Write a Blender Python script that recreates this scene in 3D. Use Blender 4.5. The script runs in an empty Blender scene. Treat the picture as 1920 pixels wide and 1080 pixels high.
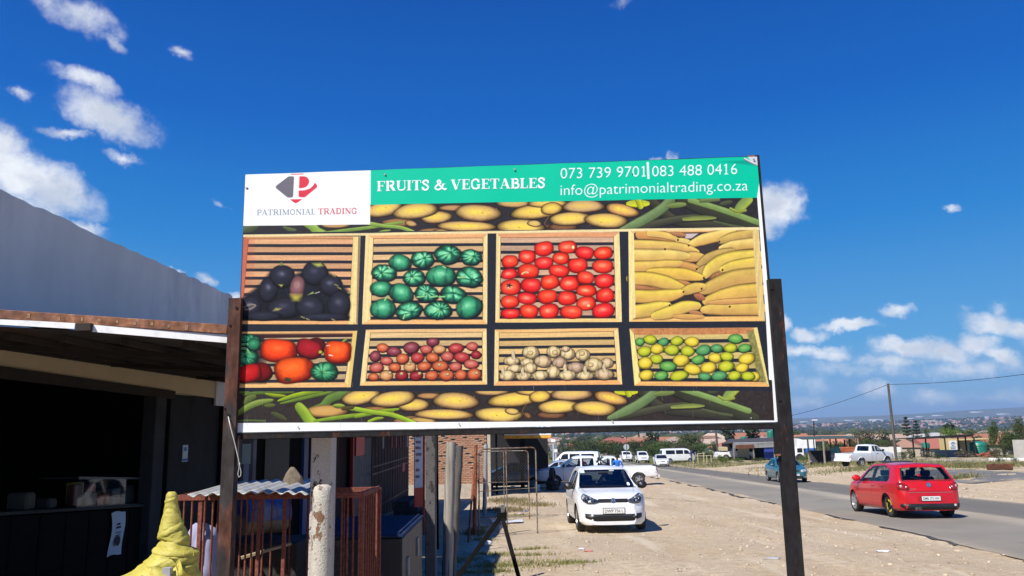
import bpy,bmesh,math,random
import numpy as np
from mathutils import Vector,Matrix,Euler
from mathutils.bvhtree import BVHTree
random.seed(7)
RNG=np.random.default_rng(7)
SC=bpy.context.scene
COL=SC.collection
R_=math.radians
# ------------------------------------------------------------------ camera
FPX=1470.0
HC=1.55
_up=np.array([806-960,540+7777,FPX]);_up/=np.linalg.norm(_up)
_fw=np.array([0,0,1.0]);_fw=_fw-_up*_fw.dot(_up);_fw/=np.linalg.norm(_fw)
_rt=np.cross(_fw,_up)
if _rt[0]<0:_rt=-_rt
CR=np.stack([_rt,_fw,_up])
cam_d=bpy.data.cameras.new("camera")
cam_d.sensor_width=36.0
cam_d.lens=36.0*FPX/1920.0
cam_d.clip_start=0.05
cam_d.clip_end=40000
cam=bpy.data.objects.new("camera",cam_d)
COL.objects.link(cam)
_m=Matrix(((CR[0][0],CR[0][1],-CR[0][2],0),(CR[1][0],CR[1][1],-CR[1][2],0),
(CR[2][0],CR[2][1],-CR[2][2],HC),(0,0,0,1)))
cam.matrix_world=_m
SC.camera=cam
def ray(px,py):
 return CR@np.array([px-960.0,540.0-py,FPX])
def P(px,py,d):
 r=ray(px,py);q=r*(d/r[1]);return Vector((q[0],q[1],q[2]+HC))
def PX(px,py,X):
 r=ray(px,py);q=r*(X/r[0]);return Vector((q[0],q[1],q[2]+HC))
def PZ(px,py,z):
 r=ray(px,py);q=r*((z-HC)/r[2]);return Vector((q[0],q[1],q[2]+HC))
# ------------------------------------------------------------------ render settings
SC.view_settings.view_transform='Standard'
SC.view_settings.look='None'
SC.view_settings.exposure=0.62
SC.view_settings.gamma=1.0
SC.view_settings.use_curve_mapping=False
SC.cycles.max_bounces=7
SC.cycles.diffuse_bounces=3
SC.cycles.glossy_bounces=3
SC.cycles.transmission_bounces=6
SC.cycles.transparent_max_bounces=16
SC.cycles.volume_bounces=0
SC.cycles.use_denoising=True
# ------------------------------------------------------------------ sun
SUN_DIR=Vector((-0.45,-0.50,0.76)).normalized()
SUN_EL=math.asin(SUN_DIR.z)
sun_d=bpy.data.lights.new("sun",'SUN')
sun_d.energy=4.3
sun_d.angle=R_(0.53)
sun_d.color=(1.0,0.955,0.88)
sun=bpy.data.objects.new("sun",sun_d)
COL.objects.link(sun)
sun.rotation_euler=SUN_DIR.to_track_quat('Z','Y').to_euler()
sun.location=(-20,-20,40)
# ------------------------------------------------------------------ world: sky and clouds
world=bpy.data.worlds.new("World")
SC.world=world
world.use_nodes=True
wt=world.node_tree
wt.nodes.clear()
def wn(t,**k):
 n=wt.nodes.new(t)
 for a,b in k.items():setattr(n,a,b)
 return n
def wl(a,b):wt.links.new(a,b)
def wmath(op,a,b=None ,c=None ,clamp=False ):
 n=wn('ShaderNodeMath',operation=op,use_clamp=clamp)
 for i,v in enumerate((a,b,c)):
  if v is None :continue
  if isinstance(v,(int,float)):n.inputs[i].default_value=v
  else :wl(v,n.inputs[i])
 return n.outputs[0]
wout=wn('ShaderNodeOutputWorld')
wbg=wn('ShaderNodeBackground')
wbg.inputs['Strength'].default_value=0.09
wl(wbg.outputs[0],wout.inputs['Surface'])
sky=wn('ShaderNodeTexSky')
sky.sky_type='NISHITA'
sky.sun_disc=False
sky.sun_elevation=SUN_EL
sky.sun_rotation=math.atan2(SUN_DIR.x,SUN_DIR.y)
sky.altitude=1300
sky.air_density=1.0
sky.dust_density=0.35
sky.ozone_density=4.0
hsv=wn('ShaderNodeHueSaturation')
hsv.inputs['Saturation'].default_value=1.27
hsv.inputs['Value'].default_value=1.0
wl(sky.outputs[0],hsv.inputs['Color'])
tc=wn('ShaderNodeTexCoord')
DIR=tc.outputs['Generated']
# edges of the clouds: warp the direction with two scales of noise
nz1=wn('ShaderNodeTexNoise');nz1 .inputs['Scale'].default_value=16;nz1 .inputs['Detail'].default_value=6;nz1 .inputs['Roughness'].default_value=0.62
wl(DIR,nz1 .inputs['Vector'])
vs=wn('ShaderNodeVectorMath',operation='SUBTRACT');wl(nz1 .outputs['Color'],vs.inputs[0]);vs.inputs[1].default_value=(0.5,0.5,0.5)
vk=wn('ShaderNodeVectorMath',operation='SCALE');wl(vs.outputs[0],vk.inputs[0]);vk.inputs['Scale'].default_value=0.03
va=wn('ShaderNodeVectorMath',operation='ADD');wl(DIR,va.inputs[0]);wl(vk.outputs[0],va.inputs[1])
nzb=wn('ShaderNodeTexNoise');nzb.inputs['Scale'].default_value=62;nzb.inputs['Detail'].default_value=5;nzb.inputs['Roughness'].default_value=.65
wl(DIR,nzb.inputs['Vector'])
vsb=wn('ShaderNodeVectorMath',operation='SUBTRACT');wl(nzb.outputs['Color'],vsb.inputs[0]);vsb.inputs[1].default_value=(.5,.5,.5)
vkb=wn('ShaderNodeVectorMath',operation='SCALE');wl(vsb.outputs[0],vkb.inputs[0]);vkb.inputs['Scale'].default_value=.017
vab=wn('ShaderNodeVectorMath',operation='ADD');wl(va.outputs[0],vab.inputs[0]);wl(vkb.outputs[0],vab.inputs[1])
WD=vab.outputs[0]
fb=wn('ShaderNodeTexNoise');fb.inputs['Scale'].default_value=30;fb.inputs['Detail'].default_value=9;fb.inputs['Roughness'].default_value=0.6
wl(DIR,fb.inputs['Vector'])
FBM=fb.outputs['Fac']
fb2=wn('ShaderNodeTexNoise');fb2 .inputs['Scale'].default_value=20;fb2 .inputs['Detail'].default_value=6;fb2 .inputs['Roughness'].default_value=0.55
wl(WD,fb2 .inputs['Vector'])
# (pixel x, y, half width, half height, tilt deg, weight)
CLOUDS=[
(150,28,88,40,32,.85),(205,75,42,16,40,.7),(340,103,26,12,35,.7),
(205,215,106,44,30,1.1),(160,150,72,22,18,.85),(42,176,26,13,0,.7),
(115,246,62,12,10,.7),(238,296,42,15,22,.75),(55,335,146,62,28,1.25),(-20,268,75,50,10,1.2),(-130,300,120,90,0,1.2),
(150,425,50,18,25,.9),(330,506,18,7,15,.7),(385,524,26,11,15,.8),(440,555,20,9,10,.8),(415,380,22,8,30,.45),
(1455,385,58,58,0,1.2),(1430,420,40,30,0,1.0),(1262,297,13,14,0,.75),(1240,302,24,7,0,.6),
(1678,580,36,17,-10,.95),(1590,610,72,14,-3,.95),(1515,628,34,18,0,.9),(1474,605,16,20,0,.9),
(1865,608,66,26,10,.85),(1875,580,22,22,0,.6),(1815,580,20,14,0,.45),(1910,620,40,24,0,.9),
(1710,648,86,22,-4,1.1),(1770,660,66,30,0,.9),(1832,645,42,24,0,1.05),(1870,668,52,18,25,1.0),
(1500,660,100,16,0,.75),(1560,668,60,14,0,.7),(1660,675,90,18,0,.75),(1600,690,160,22,0,.55),
(1800,690,160,26,0,.6),(1640,735,52,22,0,.6),(1520,715,80,30,0,.42),(1740,740,120,22,0,.36),(1500,752,60,20,0,.5),
(1777,391,20,9,0,.6),(1828,455,12,5,0,.45),(1160,3,32,10,0,.35),(1900,745,90,20,0,.4),
(2040,640,130,40,5,1.0),(2250,560,130,50,0,1.1),(2100,300,90,40,0,.9),(2600,500,160,60,0,1.1),(-400,420,170,70,0,1.1),(-330,100,130,50,10,1.0),
]
def dir_basis(px,py):
 d=ray(px,py);d=d/np.linalg.norm(d)
 rx=CR@np.array([1.0,0,0]);rx=rx-d*rx.dot(d);rx/=np.linalg.norm(rx)
 uy=np.cross(rx,d)
 if uy[2]<0:uy=-uy
 return d,rx,uy
acc=None
def add_cloud(d,rx,uy,rw,rh,tilt,wgt):
 global acc
 t=R_(tilt)
 ax=rx*math.cos(t)-uy*math.sin(t)
 ay=uy*math.cos(t)+rx*math.sin(t)
 az=np.cross(ax,ay)
 M=Matrix((ax,ay,az)).transposed()
 mp=wn('ShaderNodeMapping',vector_type='TEXTURE')
 mp.inputs['Location'].default_value=tuple(d)
 mp.inputs['Rotation'].default_value=M.to_euler('XYZ')
 mp.inputs['Scale'].default_value=(rw,rh,max(rw,rh))
 wl(WD,mp.inputs['Vector'])
 ln=wn('ShaderNodeVectorMath',operation='LENGTH');wl(mp.outputs[0],ln.inputs[0])
 v=wmath('MULTIPLY_ADD',ln.outputs['Value'],-wgt,wgt)
 acc=v if acc is None else wmath('MAXIMUM',acc,v)
for (px,py,rw,rh,tilt,wgt) in CLOUDS:
 if px>1400 and py>560 and wgt>.7:wgt*=1.12
 d,rx,uy=dir_basis(px,py)
 k=1.0/np.linalg.norm(np.array([px-960,540-py,FPX]))
 add_cloud(d,rx,uy,rw*k*1.12,rh*k*1.15,tilt,wgt)
rc=random.Random(3)
for i in range(26):
 az=R_(rc.uniform(60,300));el=R_(rc.uniform(4,55))
 d=np.array([math.sin(az)*math.cos(el),math.cos(az)*math.cos(el),math.sin(el)])
 rx=np.array([math.cos(az),-math.sin(az),0.0]);uy=np.cross(rx,d)
 if uy[2]<0:uy=-uy
 w=rc.uniform(.03,.13)
 add_cloud(d,rx,uy,w,w*rc.uniform(.35,.6),rc.uniform(-15,15),rc.uniform(.7,1.2))
dens=wmath('ADD',acc,wmath('MULTIPLY_ADD',FBM,1.25,-0.60))
mr=wn('ShaderNodeMapRange',interpolation_type='SMOOTHSTEP')
wl(dens,mr.inputs['Value']);mr.inputs['From Min'].default_value=0.06;mr.inputs['From Max'].default_value=0.92
gate=wmath('GREATER_THAN',acc,0.0)
gs=wn('ShaderNodeMapRange',interpolation_type='SMOOTHSTEP');wl(acc,gs.inputs['Value']);gs.inputs['From Min'].default_value=0.0;gs.inputs['From Max'].default_value=0.22
alpha=wmath('MULTIPLY',mr.outputs[0],gs.outputs[0])
alpha=wmath('MULTIPLY',alpha,0.92)
shade=wn('ShaderNodeMapRange',interpolation_type='SMOOTHSTEP')
wl(wmath('ADD',wmath('MULTIPLY',fb2 .outputs['Fac'],1.0),wmath('MULTIPLY',acc,-0.20)),shade.inputs['Value'])
shade.inputs['From Min'].default_value=0.18;shade.inputs['From Max'].default_value=0.52
ccol=wn('ShaderNodeMix',data_type='RGBA')
wl(shade.outputs[0],ccol.inputs['Factor'])
ccol.inputs['A'].default_value=(4.7,5.1,5.8,1)
ccol.inputs['B'].default_value=(7.2,7.35,7.6,1)
mixc=wn('ShaderNodeMix',data_type='RGBA')
sxyz=wn('ShaderNodeSeparateXYZ');wl(DIR,sxyz.inputs[0])
elr=wn('ShaderNodeValToRGB');wl(sxyz.outputs['Z'],elr.inputs[0])
_e=elr.color_ramp.elements
for _k in range(3):_e.new(.5)
for el_,(p_,c_) in zip(_e,((0.0,(1.9,3.3,5.2)),(.09,(.72,2.7,5.3)),(.235,(.13,1.65,4.7)),(.37,(.02,.92,3.95)),(.55,(.01,.52,2.85)))):
 el_.position=p_;el_.color=(*c_,1)
skm=wn('ShaderNodeMix',data_type='RGBA');skm.inputs['Factor'].default_value=.97
wl(hsv.outputs[0],skm.inputs['A']);wl(elr.outputs[0],skm.inputs['B'])
wl(alpha,mixc.inputs['Factor']);wl(skm.outputs['Result'],mixc.inputs['A']);wl(ccol.outputs['Result'],mixc.inputs['B'])
wl(mixc.outputs['Result'],wbg.inputs['Color'])
# ------------------------------------------------------------------ scene helpers
def link(o):COL.objects.link(o);return o
def meta(o,label=None ,cat=None ,group=None ,kind=None ):
 if label:o['label']=label
 if cat:o['category']=cat
 if group:o['group']=group
 if kind:o['kind']=kind
 return o
def empty(name,loc,rz=0.0,label=None ,cat=None ,group=None ):
 o=bpy.data.objects.new(name,None )
 o.empty_display_size=0.2
 o.location=loc;o.rotation_euler=(0,0,rz)
 link(o)
 return meta(o,label,cat,group)
def kids(o):return [c for c in bpy.data.objects if c.parent==o]
def copy_tree(o,parent=None ):
 c=o.copy();COL.objects.link(c)
 if parent is not None :c.parent=parent
 for ch in kids(o):copy_tree(ch,c)
 return c
class MB:
 def __init__(s):s.v=[];s.f=[];s.m=[]
 def add(s,vs,fs,mi=0):
  b=len(s.v);s.v.extend([tuple(p) for p in vs]);s.f.extend([tuple(i+b for i in f) for f in fs]);s.m.extend([mi]*len(fs));return s
 def box(s,c,sz,rot=None ,mi=0):
  hx,hy,hz=sz[0]/2,sz[1]/2,sz[2]/2
  vs=[Vector((x,y,z)) for x in (-hx,hx) for y in (-hy,hy) for z in (-hz,hz)]
  if rot is not None :vs=[rot@p for p in vs]
  vs=[p+Vector(c) for p in vs]
  return s.add(vs,[(0,1,3,2),(4,6,7,5),(0,4,5,1),(2,3,7,6),(0,2,6,4),(1,5,7,3)],mi)
 def bar(s,a,b,w,h=None ,up=(0,0,1),mi=0):
  a=Vector(a);b=Vector(b);h=h or w
  d=(b-a);L=d.length;d.normalize()
  u=Vector(up)
  if abs(d.dot(u))>.98:u=Vector((0,1,0))
  sx=d.cross(u).normalized();uz=sx.cross(d).normalized()
  rot=Matrix((sx,d,uz)).transposed()
  return s.box((a+b)/2,(w,L,h),rot,mi)
 def cyl(s,a,b,r0,r1=None ,n=12,caps=True ,mi=0):
  a=Vector(a);b=Vector(b);r1=r0 if r1 is None else r1
  d=(b-a).normalized();u=Vector((0,0,1)) if abs(d.z)<.9 else Vector((1,0,0))
  x=d.cross(u).normalized();y=d.cross(x)
  vs=[]
  for p,r in ((a,r0),(b,r1)):
   for i in range(n):
    t=2*math.pi*i/n;vs.append(p+x*(r*math.cos(t))+y*(r*math.sin(t)))
  fs=[(i,(i+1)%n,n+(i+1)%n,n+i) for i in range(n)]
  if caps:fs+=[tuple(range(n-1,-1,-1)),tuple(range(n,2*n))]
  return s.add(vs,fs,mi)
 def tube(s,pts,r,n=6,mi=0,closed=False ):
  pts=[Vector(p) for p in pts];N=len(pts);b=[]
  prev=None ;vs=[]
  for i,p in enumerate(pts):
   q=pts[(i+1)%N] if (closed or i<N-1) else p
   o=pts[i-1] if (closed or i>0) else p
   d=(q-o).normalized()
   if prev is None :
    u=Vector((0,0,1)) if abs(d.z)<.9 else Vector((1,0,0))
    x=d.cross(u).normalized()
   else :
    x=(prev-d*prev.dot(d)).normalized()
   prev=x;y=d.cross(x)
   rr=r[i] if hasattr(r,'__len__') else r
   for k in range(n):
    t=2*math.pi*k/n;vs.append(p+x*(rr*math.cos(t))+y*(rr*math.sin(t)))
  fs=[]
  M=N if closed else N-1
  for i in range(M):
   j=(i+1)%N
   for k in range(n):
    fs.append((i*n+k,i*n+(k+1)%n,j*n+(k+1)%n,j*n+k))
  if not closed:fs+=[tuple(range(n-1,-1,-1)),tuple(range((N-1)*n,N*n))]
  return s.add(vs,fs,mi)
 def prism(s,poly,mtx,depth,mi=0):
  n=len(poly)
  vs=[mtx@Vector((x,y,0)) for x,y in poly]+[mtx@Vector((x,y,depth)) for x,y in poly]
  fs=[tuple(range(n-1,-1,-1)),tuple(range(n,2*n))]+[(i,(i+1)%n,n+(i+1)%n,n+i) for i in range(n)]
  return s.add(vs,fs,mi)
 def lathe(s,prof,c=(0,0,0),n=16,axis='z',mi=0,caps=True ):
  vs=[];c=Vector(c)
  for r,h in prof:
   for k in range(n):
    t=2*math.pi*k/n
    x,y=r*math.cos(t),r*math.sin(t)
    vs.append(c+(Vector((x,y,h)) if axis=='z' else Vector((h,x,y)) if axis=='x' else Vector((y,h,x))))
  fs=[]
  for i in range(len(prof)-1):
   for k in range(n):fs.append((i*n+k,i*n+(k+1)%n,(i+1)*n+(k+1)%n,(i+1)*n+k))
  if caps:fs+=[tuple(range(n-1,-1,-1)),tuple(range((len(prof)-1)*n,len(prof)*n))]
  return s.add(vs,fs,mi)
 def grid(s,fn,nu,nv,mi=0):
  vs=[fn(i/nu,j/nv) for i in range(nu+1) for j in range(nv+1)]
  fs=[(i*(nv+1)+j,(i+1)*(nv+1)+j,(i+1)*(nv+1)+j+1,i*(nv+1)+j+1) for i in range(nu) for j in range(nv)]
  return s.add(vs,fs,mi)
 def mesh(s,name):
  me=bpy.data.meshes.new(name)
  me.from_pydata([tuple(p) for p in s.v],[],s.f)
  if any(s.m):me.polygons.foreach_set('material_index',s.m)
  me.update()
  return me
 def build(s,name,mats,parent=None ,smooth=False ,fix=True ,loc=None ,rz=None ,bevel=0.0,autos=None ):
  me=s.mesh(name)
  return finish(me,name,mats,parent,smooth,fix,loc,rz,bevel,autos)
def finish(me,name,mats,parent=None ,smooth=False ,fix=True ,loc=None ,rz=None ,bevel=0.0,autos=None ):
 if not isinstance(mats,(list,tuple)):mats=[mats]
 for m in mats:me.materials.append(m)
 if fix or bevel:
  bm=bmesh.new();bm.from_mesh(me)
  if bevel:
   bmesh.ops.bevel(bm,geom=list(bm.edges),offset=bevel,segments=1,affect='EDGES',profile=.5,clamp_overlap=True )
  if fix:bmesh.ops.recalc_face_normals(bm,faces=bm.faces)
  bm.to_mesh(me);bm.free()
 if smooth:
  me.polygons.foreach_set('use_smooth',[True ]*len(me.polygons))
  if autos:me.set_sharp_from_angle(angle=R_(autos))
 o=bpy.data.objects.new(name,me);link(o)
 if parent is not None :o.parent=parent
 if loc is not None :o.location=loc
 if rz is not None :o.rotation_euler=(0,0,rz)
 return o
# ------------------------------------------------------------------ materials
MATS={}
def nm(name):
 m=bpy.data.materials.new(name);m.use_nodes=True
 nt=m.node_tree;b=nt.nodes['Principled BSDF']
 return m,nt,b
def ntx(nt,kind,vec=None ,**inp):
 n=nt.nodes.new(kind)
 for k,v in inp.items():
  if k in n.inputs:n.inputs[k].default_value=v
  else :setattr(n,k,v)
 if vec is not None :nt.links.new(vec,n.inputs['Vector'])
 return n
def ramp(nt,fac,stops,interp='LINEAR'):
 r=nt.nodes.new('ShaderNodeValToRGB');r.color_ramp.interpolation=interp
 el=r.color_ramp.elements
 while len(el)<len(stops):el.new(0.5)
 for e,(p,c) in zip(el,stops):
  e.position=p;e.color=(*c,1) if len(c)==3 else c
 nt.links.new(fac,r.inputs[0]);return r.outputs[0]
def mixc_(nt,fac,a,b,mode='MIX'):
 n=nt.nodes.new('ShaderNodeMix');n.data_type='RGBA';n.blend_type=mode
 for key,v in (('Factor',fac),('A',a),('B',b)):
  if isinstance(v,(int,float)):n.inputs[key].default_value=v
  elif isinstance(v,(tuple,list)):n.inputs[key].default_value=(*v,1) if len(v)==3 else v
  else :nt.links.new(v,n.inputs[key])
 return n.outputs['Result']
def nmath(nt,op,a,b=None ,c=None ):
 n=nt.nodes.new('ShaderNodeMath');n.operation=op
 for i,v in enumerate((a,b,c)):
  if v is None :continue
  if isinstance(v,(int,float)):n.inputs[i].default_value=v
  else :nt.links.new(v,n.inputs[i])
 return n.outputs[0]
def bump(nt,b,h,strength=.3,dist=.01):
 n=nt.nodes.new('ShaderNodeBump');n.inputs['Strength'].default_value=strength;n.inputs['Distance'].default_value=dist
 nt.links.new(h,n.inputs['Height']);nt.links.new(n.outputs[0],b.inputs['Normal'])
def objvec(nt,scale=None ):
 t=nt.nodes.new('ShaderNodeTexCoord');v=t.outputs['Object']
 if scale:
  mp=nt.nodes.new('ShaderNodeMapping');mp.inputs['Scale'].default_value=scale
  nt.links.new(v,mp.inputs['Vector']);v=mp.outputs[0]
 return v
def M(name,col,rough=.7,metal=0.0,var=.2,scale=6.0,bmp=0.0,bscale=40.0,coat=0.0,stretch=None ,dirt=None ,dirt_amt=.5,dirt_scale=3.0,spec=None ,rnd=0.0):
 """plain procedural surface: base colour broken by two noises, optional dirt patches and fine relief"""
 if name in MATS:return MATS[name]
 m,nt,b=nm(name);MATS[name]=m
 v=objvec(nt,stretch)
 n1=ntx(nt,'ShaderNodeTexNoise',v,Scale=scale,Detail=5.0,Roughness=.6)
 lo=tuple(c*(1-var) for c in col);hi=tuple(min(1,c*(1+var)) for c in col)
 c=ramp(nt,n1 .outputs['Fac'],[(.3,lo),(.7,hi)])
 if dirt is not None :
  n2=ntx(nt,'ShaderNodeTexNoise',v,Scale=dirt_scale,Detail=8.0,Roughness=.68)
  f=ramp(nt,n2 .outputs['Fac'],[(.5,(0,0,0)),(.62,(dirt_amt,)*3)])
  c=mixc_(nt,f,c,dirt)
 if rnd:
  oi=nt.nodes.new('ShaderNodeObjectInfo')
  k=nt.nodes.new('ShaderNodeMapRange');nt.links.new(oi.outputs['Random'],k.inputs[0]);k.inputs['To Min'].default_value=1-rnd;k.inputs['To Max'].default_value=1+rnd
  h=nt.nodes.new('ShaderNodeHueSaturation');nt.links.new(c,h.inputs['Color']);nt.links.new(k.outputs[0],h.inputs['Value']);c=h.outputs[0]
 nt.links.new(c,b.inputs['Base Color'])
 b.inputs['Metallic'].default_value=metal
 rr=nt.nodes.new('ShaderNodeMapRange');nt.links.new(n1 .outputs['Fac'],rr.inputs[0]);rr.inputs['To Min'].default_value=max(.02,rough-.08);rr.inputs['To Max'].default_value=min(1,rough+.08)
 nt.links.new(rr.outputs[0],b.inputs['Roughness'])
 if coat:b.inputs['Coat Weight'].default_value=coat;b.inputs['Coat Roughness'].default_value=.04
 if spec is not None :b.inputs['Specular IOR Level'].default_value=spec
 if bmp:
  n3=ntx(nt,'ShaderNodeTexNoise',v,Scale=bscale,Detail=4.0,Roughness=.6)
  bump(nt,b,n3 .outputs['Fac'],bmp,.01)
 return m
def glass(name,tint=(.35,.4,.42),refl=.16,rough=.03):
 if name in MATS:return MATS[name]
 m,nt,b=nm(name);MATS[name]=m
 out=nt.nodes['Material Output']
 tr=nt.nodes.new('ShaderNodeBsdfTransparent')
 v=objvec(nt);n1=ntx(nt,'ShaderNodeTexNoise',v,Scale=3.0,Detail=4.0)
 c=ramp(nt,n1 .outputs['Fac'],[(.3,tuple(x*.92 for x in tint)),(.7,tint)]);nt.links.new(c,tr.inputs['Color'])
 gl=nt.nodes.new('ShaderNodeBsdfGlossy');gl.inputs['Roughness'].default_value=rough
 fr=nt.nodes.new('ShaderNodeLayerWeight');fr.inputs['Blend'].default_value=.5
 f=nmath(nt,'MULTIPLY_ADD',nmath(nt,'POWER',fr.outputs['Facing'],4.0),.55,refl)
 mx=nt.nodes.new('ShaderNodeMixShader');nt.links.new(f,mx.inputs[0]);nt.links.new(tr.outputs[0],mx.inputs[1]);nt.links.new(gl.outputs[0],mx.inputs[2])
 nt.links.new(mx.outputs[0],out.inputs['Surface'])
 return m
# ------------------------------------------------------------------ the printed banner, painted into an image in memory
class Canvas:
 """paints flat artwork; coordinates are given in banner drawing units and scaled by S"""
 def __init__(s,x0,y0,w,h,S):
  s.x0,s.y0,s.S=x0,y0,S;s.W=int(w*S);s.H=int(h*S)
  s.a=np.zeros((s.H,s.W,3),np.float32)
  rng=np.random.default_rng(11)
  def vnoise(cell):
   g=rng.random((s.H//cell+3,s.W//cell+3)).astype(np.float32)
   yy=np.arange(s.H)/cell;xx=np.arange(s.W)/cell
   yi=yy.astype(int);xi=xx.astype(int);fy=(yy-yi)[:,None ];fx=(xx-xi)[None ,:]
   fy=fy*fy*(3-2*fy);fx=fx*fx*(3-2*fx)
   return (g[yi][:,xi]*(1-fx)+g[yi][:,xi+1]*fx)*(1-fy)+(g[yi+1][:,xi]*(1-fx)+g[yi+1][:,xi+1]*fx)*fy
  s.n1=vnoise(24)*.5+vnoise(10)*.3+vnoise(4)*.2
  s.n2=vnoise(7)*.6+vnoise(3)*.4
  s.tf=None
 def crop(s,x0,y0,k):s.tf=(x0,y0,k)
 def pt(s,x,y):
  if s.tf:x=s.tf[0]+x/s.tf[2];y=s.tf[1]+y/s.tf[2]
  return (x-s.x0)*s.S,(y-s.y0)*s.S
 def ln(s,r):return r*s.S/(s.tf[2] if s.tf else 1)
 def win(s,x0,y0,x1,y1):
  x0=max(0,int(x0)-2);y0=max(0,int(y0)-2);x1=min(s.W,int(x1)+3);y1=min(s.H,int(y1)+3)
  if x1<=x0 or y1<=y0:return None
  Y,X=np.mgrid[y0:y1,x0:x1].astype(np.float32)
  return (slice(y0,y1),slice(x0,x1)),X+.5,Y+.5
 def put(s,sl,alpha,col):
  alpha=np.clip(alpha,0,1)[...,None ]
  s.a[sl]=s.a[sl]*(1-alpha)+np.asarray(col,np.float32)*alpha
 def poly(s,pts,col,tex=0.0,soft=.5,alpha=1.0):
  p=np.array([s.pt(*q) for q in pts],np.float32)
  w=s.win(p[:,0].min(),p[:,1].min(),p[:,0].max(),p[:,1].max())
  if w is None :return
  sl,X,Y=w
  inside=np.zeros(X.shape,bool);dist=np.full(X.shape,1e9,np.float32)
  n=len(p)
  for i in range(n):
   ax,ay=p[i];bx,by=p[(i+1)%n]
   if ay!=by:
    c=((ay>Y)!=(by>Y))&(X<(bx-ax)*(Y-ay)/(by-ay)+ax);inside^=c
   dx,dy=bx-ax,by-ay;L=dx*dx+dy*dy+1e-9
   t=np.clip(((X-ax)*dx+(Y-ay)*dy)/L,0,1)
   dist=np.minimum(dist,np.hypot(X-ax-t*dx,Y-ay-t*dy))
  sd=np.where(inside,dist,-dist)
  c=np.asarray(col,np.float32)
  if tex:c=c*(1+(s.n2[sl][...,None ]-.5)*tex)
  s.put(sl,(sd/(2*soft)+.5)*alpha,c)
 def tris(s,vs,fs,col):
  for f in fs:pass
 def wood(s,pts,col=(224,186,124),horizontal=True ):
  p=np.array([s.pt(*q) for q in pts],np.float32)
  w=s.win(p[:,0].min(),p[:,1].min(),p[:,0].max(),p[:,1].max())
  if w is None :return
  s.poly(pts,col)
  sl,X,Y=w
  k=(Y if horizontal else X);l=(X if horizontal else Y)
  g=np.sin(k*1.1+s.n1[sl]*9)*.04+np.sin(l*.02+k*.35)*.03+(s.n2[sl]-.5)*.10
  inside=np.zeros(X.shape,bool);n=len(p)
  for i in range(n):
   ax,ay=p[i];bx,by=p[(i+1)%n]
   if ay!=by:inside^=((ay>Y)!=(by>Y))&(X<(bx-ax)*(Y-ay)/(by-ay)+ax)
  s.a[sl]=np.where(inside[...,None ],s.a[sl]*(1+g[...,None ]),s.a[sl])
 def fruit(s,cx,cy,rx,ry,rot=0.0,base=(225,40,30),hi=(255,190,150),dark=(90,10,12),lobes=0,ph=0.0,ribs=0,spec=.55,sh=(-.18,-.42),outline=.8,tex=.25,cen=None ,box=0.0,spw=9.0):
  cx,cy=s.pt(cx,cy);rx=s.ln(rx);ry=s.ln(ry);R=max(rx,ry)
  w=s.win(cx-R*1.12,cy-R*1.12,cx+R*1.12,cy+R*1.12)
  if w is None :return
  sl,X,Y=w
  c,sn=math.cos(rot),math.sin(rot)
  u=((X-cx)*c+(Y-cy)*sn)/rx;v=(-(X-cx)*sn+(Y-cy)*c)/ry
  th=np.arctan2(v,u)
  wob=1+.022*np.sin(th*3+ph*5+cx)+.012*np.sin(th*5+cy)
  if lobes:
   ox_,oy_=.24*math.sin(cx*1.7+ph),.22*math.cos(cy*1.3)-.05
   tl=np.arctan2(v-oy_,u-ox_);tl=tl+.28*np.sin(tl*2+cx)+.16*np.sin(tl*3+cy)
   wob=wob+.05*np.abs(np.sin(tl*lobes/2+ph))-.03;dl=np.hypot(u-ox_,v-oy_)
  if box:d=((np.abs(u)**(2+box)+np.abs(v)**(2+box))**(1/(2+box)))/wob
  else :d=np.hypot(u,v)/wob
  m=min(rx,ry)
  s.put(sl,np.clip((1.10-d)*6,0,1)*.55*outline,np.array([22,18,26]))
  al=np.clip((1-d)*m+.5,0,1)
  z=np.sqrt(np.clip(1-d*d,0,1))
  lam=np.clip(u*sh[0]+v*sh[1]+z*.86+.05,0,1)
  if lobes:
   g=np.abs(np.sin(tl*lobes/2+ph))**.75
   lam=lam*(.30+.78*g)*(1-.55*np.clip(d-.55,0,1)/.45)
   lam=lam*(1-.7*np.exp(-(dl/.17)**2))*(.72+.6*s.n2[sl])
  if ribs:
   g=np.abs(np.cos(np.arcsin(np.clip(u+.10*np.sin(v*2.2+cx),-1,1))*ribs))**.6
   lam=lam*(.34+.66*g)*(.78+.44*s.n2[sl])
  lam=lam*(1+(s.n1[sl]-.5)*tex)
  lam=np.clip(lam,0,1)[...,None ]
  base=np.asarray(base,np.float32);dark=np.asarray(dark,np.float32);hi=np.asarray(hi,np.float32)
  col=dark+(base-dark)*np.clip(lam*1.45,0,1)
  sp=np.exp(-(((u-sh[0]*.5)*1.5)**2+((v-sh[1]*.55)*2.0)**2)*spw/4)[...,None ]*spec*(.6+.8*s.n2[sl][...,None ])
  if lobes:sp=np.clip(lam-.50,0,1)*2.0*spec+(np.clip(g-.72,0,1)*2.2*np.exp(-((dl-.42)/.16)**2)*s.n2[sl]*(v<.45))[...,None ]*spec
  col=col+(hi-col)*np.clip(sp,0,1)
  if cen is not None :
   k=np.exp(-(d/.13)**2)[...,None ];col=col+(np.asarray(cen,np.float32)-col)*k
  col=col*(1-.42*np.clip(d,0,1)**6)[...,None ]
  s.put(sl,al,col)
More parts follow.
